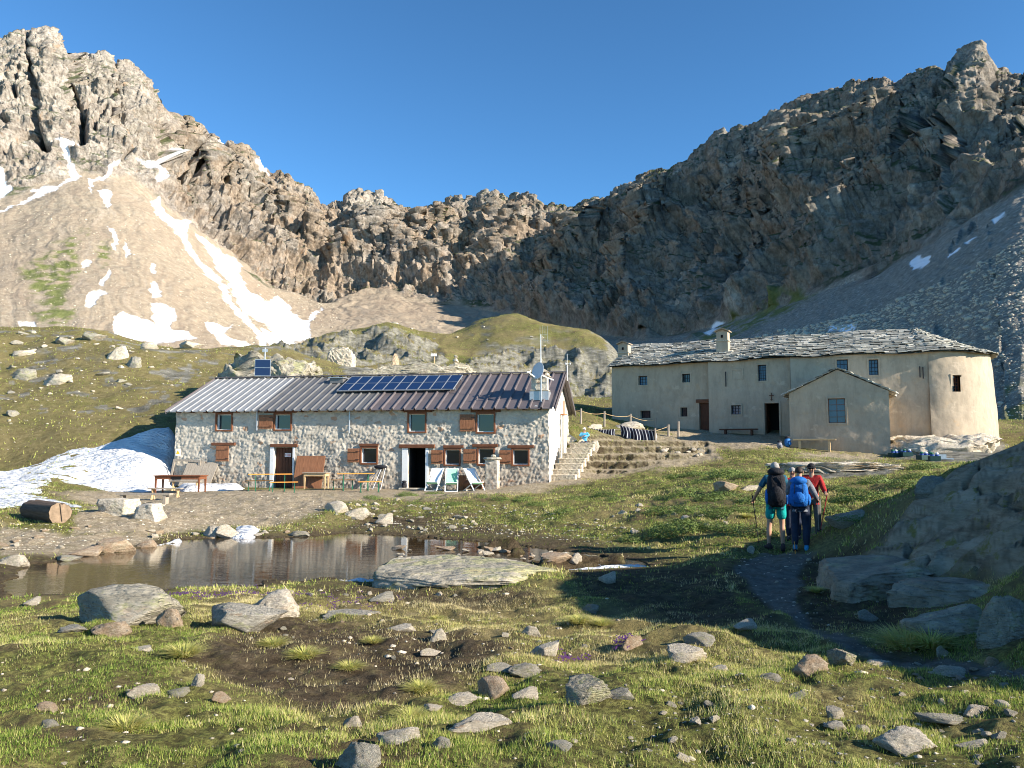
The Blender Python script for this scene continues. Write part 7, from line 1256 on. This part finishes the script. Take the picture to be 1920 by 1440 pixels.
SP = [(700, 935), (760, 930), (820, 926), (900, 932), (940, 938), (985, 936), (1010, 945), (860, 945), (1080, 935), (1130, 930), (1160, 938), (1210, 925), (1240, 935), (1230, 905), (1260, 895), (1300, 892), (1320, 905), (1350, 893), (1385, 885), (1410, 893), (1290, 925), (1330, 935), (1365, 930), (1300, 960), (1345, 965), (1385, 955), (1410, 940), (1250, 960), (1320, 985), (1370, 990), (1405, 1000), (1280, 990), (1560, 915), (1600, 920), (1630, 935), (1585, 940), (1650, 905), (1690, 910), (1560, 960), (1600, 970), (1740, 880), (1710, 895), (1240, 1000), (1190, 1010), (1060, 960), (780, 945)]
for k, (x_, y_) in enumerate(SP):
    p = hit(x_ + random.uniform(-6, 6), y_); s_ = random.uniform(.75, 1.5) * (.8 if x_ < 1150 else 1.1); o = bpy.data.objects.new('dwarf_shrub', SMs[k % 5]); COL.objects.link(o); o.location = p - Vector((0, 0, .05)); o.scale = (s_ * random.uniform(.9, 1.5), s_, s_ * random.uniform(.5, .85)); o.rotation_euler = (0, 0, random.uniform(0, 6)); tag(o, where(x_, y_, 'low green dwarf shrub', 's') or 'low green dwarf shrub on the bank beside the hikers', 'shrub', 'dwarf shrubs on the green bank')
# purple flowers
n_ = 1500; fx = np.concatenate([rng.normal(400, 70, 900), rng.normal(640, 60, 300), rng.normal(1075, 20, 100), rng.normal(1175, 12, 200)]); fy = np.concatenate([rng.normal(1112, 6, 900), rng.normal(1130, 12, 300), rng.normal(1240, 5, 100), rng.normal(1222, 5, 200)]); V = []
for a, b in zip(fx[::4], fy[::4]):
    p = atZ(a, b, -2.3 if b < 1200 else -2.0); V.append((p.x, p.y))
V = np.array(V); z = H(V[:, 0], V[:, 1]); m = MB()
for (x_, y_), z_ in zip(V, z):
    for q_ in range(3): a_, b_ = x_ + random.uniform(-.03, .03), y_ + random.uniform(-.03, .03); h_ = random.uniform(.03, .06); m.add([(a_ - .009, b_, z_ + h_), (a_, b_ - .006, z_ + h_ + .009), (a_ + .009, b_, z_ + h_), (a_, b_ + .006, z_ + h_ - .009)], [(0, 1, 2, 3)])
tag(m.build('flowers', simple('purple_petals', (.32, .13, .50), bump=0)), 'tiny purple flowers on the near pond shore and by the stones', 'flowers', None, 'stuff')
# ================================================================= PEOPLE
def skin_obj(name, J, E, Rr, mat, parent=None, root=0, sub=2, smooth=True):
    me = bpy.data.meshes.new(name); ks = list(J.keys()); ix = {k: i for i, k in enumerate(ks)}; bm = bmesh.new(); lay_ = bm.verts.layers.skin.verify(); vs_ = [bm.verts.new(J[k]) for k in ks]
    for a, b in E: bm.edges.new((vs_[ix[a]], vs_[ix[b]]))
    for i, k in enumerate(ks): vs_[i][lay_].radius = (Rr[k] if isinstance(Rr[k], tuple) else (Rr[k], Rr[k])); vs_[i][lay_].use_root = (i == root)
    bm.to_mesh(me); bm.free(); me.materials.append(MAT[mat]); o = link(name, me, parent); s_ = o.modifiers.new('skin', 'SKIN'); s_.use_smooth_shade = smooth; b_ = o.modifiers.new('subdivision', 'SUBSURF'); b_.levels = sub; b_.render_levels = sub; return o
MAT['skin'] = simple('skin', (.48, .27, .18), .6, .08, 10, 0); MAT['hair_grey'] = simple('grey_hair', (.30, .28, .26), .8, .3, 60, .3, .003); MAT['hair_dark'] = simple('dark_hair', (.035, .022, .016), .6, .3, 60, .3, .003)
for nm, c_ in dict(teal=(.0, .30, .28), shirt_blue=(.015, .10, .16), red=(.42, .02, .02), grey_cloth=(.17, .18, .20), navy=(.022, .03, .055), khaki=(.10, .095, .085), sky_blue=(.10, .42, .72), boot=(.05, .03, .03), boot_blue=(.03, .22, .40), redshoe=(.40, .03, .04), pack_blue=(.01, .12, .40), pack_black=(.015, .015, .019), lens=(.01, .01, .012)).items(): MAT[nm] = simple(nm, c_, .75, .3, 7, .9, .02)
def person(p, h, rz_, label, top, bottom, shoe, arms, legs=None, shorts=False, sleeve='long', hair='hair_dark', cap=None, glasses=False, sit=None, lean=0.0, headturn=0.0):
    t = empty('person', p, rz_, label, 'person'); k = h / 1.75
    V3 = lambda *a: Vector(a) * k
    J = dict(pelvis=V3(0, 0, .95), spine=V3(0, lean * .3, 1.12), chest=V3(0, lean * .7, 1.32), neck=V3(0, lean, 1.47), throat=V3(0, lean + .01, 1.535), skull=V3(0, lean + .02, 1.63), crown=V3(0, lean + .01, 1.69), jaw=V3(.03 * headturn, lean + .065, 1.585))
    for s_, n_ in ((-1, 'L'), (1, 'R')):
        J['hip' + n_] = V3(s_ * .095, 0, .90); J['knee' + n_] = V3(s_ * .11, .03, .50); J['calf' + n_] = V3(s_ * .112, -.005, .36); J['ankle' + n_] = V3(s_ * .112, -.02, .09); J['toe' + n_] = V3(s_ * .12, .09, .04)
        J['sho' + n_] = V3(s_ * .175, lean * .9, 1.415); e_, w_ = arms[n_]; J['elb' + n_] = V3(*e_); J['wri' + n_] = V3(*w_)
    for kk, vv in (legs or {}).items(): J[kk] = V3(*vv)
    if sit is not None:
        for kk in ('pelvis', 'spine', 'chest', 'neck', 'throat', 'skull', 'crown', 'jaw', 'shoL', 'shoR', 'hipL', 'hipR'): J[kk] = J[kk] + Vector((0, 0, sit * k))
    rr = dict(pelvis=(.135, .10), spine=(.125, .09), chest=(.15, .10), neck=.058, throat=.055, skull=(.078, .092), crown=(.066, .078), jaw=.042)
    E = [('pelvis', 'spine'), ('spine', 'chest'), ('chest', 'neck'), ('neck', 'throat'), ('throat', 'skull'), ('skull', 'crown'), ('skull', 'jaw')]
    JB = dict(J)
    for n_ in 'LR':
        rr.update({'hip' + n_: .085, 'knee' + n_: .055, 'calf' + n_: .056, 'ankle' + n_: .036, 'toe' + n_: .035, 'sho' + n_: .06, 'elb' + n_: .041, 'wri' + n_: .027}); E += [('pelvis', 'hip' + n_), ('hip' + n_, 'knee' + n_), ('knee' + n_, 'calf' + n_), ('calf' + n_, 'ankle' + n_), ('ankle' + n_, 'toe' + n_), ('chest', 'sho' + n_), ('sho' + n_, 'elb' + n_), ('elb' + n_, 'wri' + n_)]
        d = (J['wri' + n_] - J['elb' + n_]).normalized(); sd = d.cross(Vector((0, 0, 1))).normalized(); dn = sd.cross(d).normalized(); s_ = -1 if n_ == 'L' else 1
        JB['palm' + n_] = J['wri' + n_] + d * .075 * k; rr['palm' + n_] = (.036, .02); E.append(('wri' + n_, 'palm' + n_))
        for f_ in range(4):
            o_ = (f_ - 1.5) * .017 * k; ln = (.032, .037, .035, .027)[f_] * k; a_ = JB['palm' + n_] + sd * o_ + d * .022 * k; b_ = a_ + d * ln * .8 - dn * ln * .5; c_ = b_ + d * ln * .1 - dn * ln * .8; JB[f'f{f_}a' + n_], JB[f'f{f_}b' + n_], JB[f'f{f_}c' + n_] = a_, b_, c_; rr[f'f{f_}a' + n_], rr[f'f{f_}b' + n_], rr[f'f{f_}c' + n_] = .0095, .0085, .007; E += [('palm' + n_, f'f{f_}a' + n_), (f'f{f_}a' + n_, f'f{f_}b' + n_), (f'f{f_}b' + n_, f'f{f_}c' + n_)]
        a_ = J['wri' + n_] + d * .035 * k - sd * s_ * .035 * k; b_ = a_ + d * .035 * k - dn * .015 * k; JB['ta' + n_], JB['tb' + n_] = a_, b_; rr['ta' + n_], rr['tb' + n_] = .011, .009; E += [('wri' + n_, 'ta' + n_), ('ta' + n_, 'tb' + n_)]
    rr = {a: (tuple(x * k for x in b) if isinstance(b, tuple) else b * k) for a, b in rr.items()}
    skin_obj('body', JB, E, rr, 'skin', t)
    g = lambda names, add: ({n_: J[n_] for n_ in names}, {n_: (tuple(x + add * k for x in rr[n_]) if isinstance(rr[n_], tuple) else rr[n_] + add * k) for n_ in names})
    tn = ['pelvis', 'spine', 'chest', 'neck', 'shoL', 'elbL', 'shoR', 'elbR'] + (['wriL', 'wriR'] if sleeve == 'long' else []); JT, RT = g(tn, .022); RT['neck'] = .075 * k; JT['neck'] = J['neck'] + Vector((0, 0, -.02 * k))
    ET = [e_ for e_ in E if e_[0] in JT and e_[1] in JT]
    if sleeve != 'long':
        for n_ in 'LR': JT['elb' + n_] = J['sho' + n_].lerp(J['elb' + n_], .78); RT['elb' + n_] = .062 * k
    JT['hem'] = J['pelvis'] - Vector((0, 0, .08 * k)) if sit is None else J['pelvis'] + Vector((0, -.02, -.03)); RT['hem'] = (.155 * k, .125 * k); ET.append(('pelvis', 'hem')); skin_obj('jacket' if sleeve == 'long' else 'shirt', JT, ET, RT, top, t)
    bn = ['pelvis', 'hipL', 'kneeL', 'hipR', 'kneeR'] + ([] if shorts else ['calfL', 'ankleL', 'calfR', 'ankleR']); JP, RP = g(bn, .024)
    if shorts:
        for n_ in 'LR': JP['knee' + n_] = J['hip' + n_].lerp(J['knee' + n_], .80); RP['knee' + n_] = .098 * k; RP['hip' + n_] = .115 * k
    else:
        for n_ in 'LR': RP['ankle' + n_] = .066 * k; RP['calf' + n_] = .080 * k; RP['hip' + n_] = .110 * k; RP['knee' + n_] = .083 * k
    RP['pelvis'] = (.15 * k, .115 * k)
    skin_obj('shorts' if shorts else 'trousers', JP, [e_ for e_ in E if e_[0] in JP and e_[1] in JP], RP, bottom, t)
    for n_ in 'LR':
        a_ = J['ankle' + n_]; m = MB(); f_ = J['toe' + n_] - a_; f_.z = 0; f_ = f_.normalized(); s_ = Vector((-f_.y, f_.x, 0)); c_ = Vector((a_.x, a_.y, a_.z - .05 * k)); rings = []; V = []; nn = 10
        for (u, w_, h_) in ((-.08, .026, .05), (-.07, .042, .10), (-.02, .047, .15), (.03, .046, .13), (.08, .050, .085), (.14, .048, .065), (.175, .03, .045)):
            for q_ in range(nn): an_ = 2 * math.pi * q_ / nn; V.append(Vector((a_.x, a_.y, a_.z - .09 * k)) + f_ * u * k + s_ * w_ * k * math.cos(an_) + Vector((0, 0, max(0, (h_ / 2 + h_ / 2 * math.sin(an_)) * k))))
        fs_ = [(i * nn + q_, i * nn + (q_ + 1) % nn, (i + 1) * nn + (q_ + 1) % nn, (i + 1) * nn + q_) for i in range(6) for q_ in range(nn)] + [tuple(range(nn))[::-1], tuple(6 * nn + q_ for q_ in range(nn))]; m.add(V, fs_); bo = m.build('boot', MAT[shoe], t, smooth=True)
        m = MB(); m.bar(Vector((a_.x, a_.y, a_.z - .093 * k)) - f_ * .085 * k, Vector((a_.x, a_.y, a_.z - .093 * k)) + f_ * .18 * k, .085 * k, .02 * k); m.build('sole', MAT['pack_black'], bo)
    sk = J['skull']
    def cap_shell(nm, mt, sc3, zc, cut, off=(0, 0, 0)):
        m = MB(); V = []; nn = 18; rg = 7
        for i in range(rg + 1):
            a_ = cut * i / rg
            for q_ in range(nn): b_ = 2 * math.pi * q_ / nn; V.append((sk.x + off[0] * k + sc3[0] * k * math.sin(a_) * math.cos(b_), sk.y + off[1] * k + sc3[1] * k * math.sin(a_) * math.sin(b_) , sk.z + zc * k + sc3[2] * k * math.cos(a_)))
        m.add(V, [(i * nn + q_, i * nn + (q_ + 1) % nn, (i + 1) * nn + (q_ + 1) % nn, (i + 1) * nn + q_) for i in range(rg) for q_ in range(nn)]); o = m.build(nm, MAT[mt], t, smooth='merge'); s_ = o.modifiers.new('thickness', 'SOLIDIFY'); s_.thickness = .006; return o
    if hair: cap_shell('hair', hair, (.088, .100, .105), .005, 1.75, (0, -.018, 0))
    if cap:
        c_ = cap_shell('cap', cap, (.094, .108, .10), .03, 1.45, (0, -.005, 0)); m = MB(); V = []
        for i in range(9):
            an_ = math.pi * (i / 8); V += [(sk.x + .085 * k * math.cos(an_), sk.y + .085 * k * math.sin(an_) * .9, sk.z + .045 * k), (sk.x + .085 * k * math.cos(an_), sk.y + (.085 + .075 * math.sin(an_)) * k, sk.z + .03 * k)]
        m.add(V, [(2 * i, 2 * i + 2, 2 * i + 3, 2 * i + 1) for i in range(8)]); pk = m.build('peak', MAT[cap], c_); s_ = pk.modifiers.new('thickness', 'SOLIDIFY'); s_.thickness = .008
    m = MB(); m.hexa([(sk.x - .012 * k, sk.y + .085 * k, sk.z - .035 * k), (sk.x + .012 * k, sk.y + .085 * k, sk.z - .035 * k), (sk.x + .006 * k, sk.y + .118 * k, sk.z - .032 * k), (sk.x - .006 * k, sk.y + .118 * k, sk.z - .032 * k), (sk.x - .008 * k, sk.y + .08 * k, sk.z + .01 * k), (sk.x + .008 * k, sk.y + .08 * k, sk.z + .01 * k), (sk.x + .004 * k, sk.y + .092 * k, sk.z + .01 * k), (sk.x - .004 * k, sk.y + .092 * k, sk.z + .01 * k)]); m.build('nose', MAT['skin'], t)
    for s_ in (-1, 1): m = MB(); m.blob((sk.x + s_ * .082 * k, sk.y - .005, sk.z - .01 * k), (.012 * k, .018 * k, .03 * k), 8); m.build('ear', MAT['skin'], t, smooth=True)
    for s_ in (-1, 1): m = MB(); m.blob((sk.x + s_ * .032 * k, sk.y + .078 * k, sk.z + .008 * k), ((.028 if glasses else .011) * k, .018 * k, (.018 if glasses else .007) * k), 8); m.build('sunglass_lens' if glasses else 'eye', MAT['lens'], t, smooth=True)
    m = MB(); m.blob((sk.x, sk.y + .098 * k, sk.z - .062 * k), (.022 * k, .008 * k, .005 * k), 8); m.build('mouth', simple('lips', (.35, .12, .10), bump=0), t, smooth=True)
    return t, J
def world(t, v): return t.matrix_basis @ Vector(v)
def upd(): bpy.context.view_layer.update()
def pole(a, b, mat, label):
    a, b = Vector(a), Vector(b); m = MB(); d = b - a; m.tube([(0, 0, 0), d], [.011, .007], 8); t = empty('trekking_pole', a, 0, label, 'trekking pole'); m.build('shaft', MAT[mat], t); m = MB(); m.tube([-d.normalized() * .06, d.normalized() * .08], .017, 8); m.build('grip', MAT['black'], t); m = MB(); m.tube([d * .93, d * .94], .035, 10); m.build('basket', MAT['black'], t)
def wornpack(t, J, k, wd, dp, z0, z1, mat, lidm, label, side=None, top_blob=True):
    c_ = world(t, (0, J['chest'].y - .12 * k, 0)); e = empty('hiking_backpack', (c_.x, c_.y, t.location.z), t.rotation_euler[2], label, 'backpack'); V = []; nn = 20; prof = ((0, .55, .6), (.06, .85, .9), (.2, 1, 1.05), (.45, 1.02, 1.08), (.7, .98, 1.0), (.88, .9, .85), (.96, .75, .65), (1, .4, .3)); m = MB()
    for f_, a_, b_ in prof:
        for q_ in range(nn): an_ = 2 * math.pi * q_ / nn; cx_ = math.copysign(abs(math.cos(an_)) ** .55, math.cos(an_)); sy_ = math.copysign(abs(math.sin(an_)) ** .55, math.sin(an_)); V.append((wd / 2 * a_ * cx_, -dp / 2 + dp / 2 * b_ * sy_, z0 + (z1 - z0) * f_))
    m.add(V, [(i * nn + q_, i * nn + (q_ + 1) % nn, (i + 1) * nn + (q_ + 1) % nn, (i + 1) * nn + q_) for i in range(7) for q_ in range(nn)] + [tuple(range(nn))[::-1], tuple(7 * nn + q_ for q_ in range(nn))]); m.build('main_bag', MAT[mat], e, smooth=True)
    m = MB(); m.blob((0, -dp * .5, z1 + .03), (wd * .46, dp * .55, .09), 14); m.build('lid', MAT[lidm], e, smooth=True)
    m = MB(); m.blob((0, -dp * 1.0, z0 + (z1 - z0) * .38), (wd * .34, .06, (z1 - z0) * .26), 12); m.build('front_pocket', MAT[mat], e, smooth=True)
    for s_ in (-1, 1):
        m = MB(); m.blob((s_ * wd * .5, -dp * .5, z0 + (z1 - z0) * .3), (.045, dp * .38, (z1 - z0) * .24), 10); m.build('side_pocket', MAT[side or mat], e, smooth=True)
        m = MB(); pts = [(s_ * .10, .02, z1 - .02), (s_ * .12, .10, z1 + .02), (s_ * .13, .24, z1 - .12), (s_ * .15, .22, z1 - .36), (s_ * .16, .04, z0 + .08)]; m.tube(pts, .018, 6); m.build('shoulder_strap', MAT['pack_black'], e)
        m = MB(); m.bar((s_ * wd * .22, -dp * 1.03 - .01, z0 + .05), (s_ * wd * .22, -dp * 1.0, z1 - .03), .018, .008, (1, 0, 0)); m.build('compression_strap', MAT['pack_black'], e)
def ground_at(px_, D_): x_ = at(px_, 838, D_).x; return Vector((x_, D_, Hs(x_, D_)))
pA = hit(1457, 1031); hA = (1031 - 868) / F * pA.y
tA, JA = person(pA, hA, R(-14), 'person in turquoise shorts with big black backpack, seen from behind, leftmost of the hikers', 'shirt_blue', 'teal', 'boot', dict(L=((-.33, .0, 1.16), (-.40, .20, 1.0)), R=((.25, .12, 1.15), (.18, .33, 1.10))), dict(kneeL=(-.13, .03, .5), ankleL=(-.15, .02, .09), toeL=(-.20, .12, .04), calfL=(-.145, .0, .36)), True, 'short', 'hair_grey', None, lean=.04)
pC = hit(1502, 1032); hC = (1032 - 877) / F * pC.y
tC, JC = person(pC, hC, R(-22), 'person in grey jacket and navy trousers with bright blue backpack, seen from behind', 'grey_cloth', 'navy', 'boot_blue', dict(L=((-.24, .10, 1.17), (-.15, .28, 1.14)), R=((.30, .12, 1.15), (.33, .36, 1.05))), None, False, 'long', 'hair_dark', None, lean=.02)
pB = ground_at(1484, pA.y + .9)
tB, JB_ = person(pB, 1.68, R(165), 'person in red jacket half hidden behind the black backpack', 'red', 'navy', 'boot', dict(L=((-.26, .08, 1.15), (-.16, .26, 1.10)), R=((.26, .06, 1.14), (.20, .26, 1.05))), None, False, 'long', 'hair_grey', None)
pD = ground_at(1520, pC.y + .85); hD = at(1520, 869, pD.y).z - pD.z
tD, JD = person(pD, hD, R(158), 'person in red jacket, black cap and sunglasses facing the group, at its right', 'red', 'khaki', 'boot', dict(L=((-.26, .06, 1.15), (-.30, .30, 1.10)), R=((.25, .06, 1.16), (.15, .26, 1.10))), None, False, 'long', 'hair_dark', 'pack_black', True)
wornpack(tA, JA, hA / 1.75, .40, .30, .86 * hA / 1.75, 1.52 * hA / 1.75, 'pack_black', 'pack_black', 'tall black backpack with blue side pockets worn by the left hiker', 'pack_blue')
wornpack(tC, JC, hC / 1.75, .34, .24, .92 * hC / 1.75, 1.42 * hC / 1.75, 'pack_blue', 'pack_blue', 'bright blue backpack worn by the hiker in navy trousers', 'pack_blue')
upd()
w_ = world(tA, JA['wriL']); pole(w_ + Vector((-.02, .06, 0)), ground_at(1419, pA.y + .25), 'black', 'black trekking pole held out to the left by the hiker in shorts')
w_ = world(tC, JC['wriL']); g_ = ground_at(1486, pC.y - .1); pole(w_ + Vector((-.05, .02, 0)), g_, 'yellow' if 'yellow' in MAT else 'wood_orange', 'yellow trekking pole between the two backpacked hikers')
w_ = world(tD, JD['wriL']); pole(w_ + Vector((.02, -.05, .02)), ground_at(1533, pD.y - .25), 'redshoe', 'red and white trekking pole in front of the right hiker in the red jacket')
w_ = world(tC, JC['wriR']); pole(w_ + Vector((.03, .06, 0)), ground_at(1531, pC.y + .55), 'steel', 'grey trekking pole held by the hiker with the blue backpack')
pE = hit(1097, 846); pE = Vector((pE.x, pE.y + .3, pE.z)); 
tE, JE = person(pE, 1.70, R(168), 'person in light blue jacket and white cap sitting at the stair head', 'sky_blue', 'navy', 'redshoe', dict(L=((-.25, .08, .85), (.02, .24, .80)), R=((.25, .08, .85), (-.02, .26, .86))), dict(kneeL=(-.12, .42, .50), calfL=(-.12, .42, .36), ankleL=(-.11, .42, .09), toeL=(-.12, .54, .04), kneeR=(.10, .40, .48), calfR=(.09, .46, .34), ankleR=(.05, .52, .09), toeR=(.06, .64, .04)), False, 'long', 'hair_grey', 'white', True, sit=-.45)
V, Q = blockmesh(.38, .2, .44, rub3, .05); o = link('low_wall', np_mesh('low_wall', V, Q, MAT['rubble'], True), None, pE + Vector((0, .12, 0)), R(-12)); tag(o, 'low stone wall end on which the person in light blue sits', 'wall')
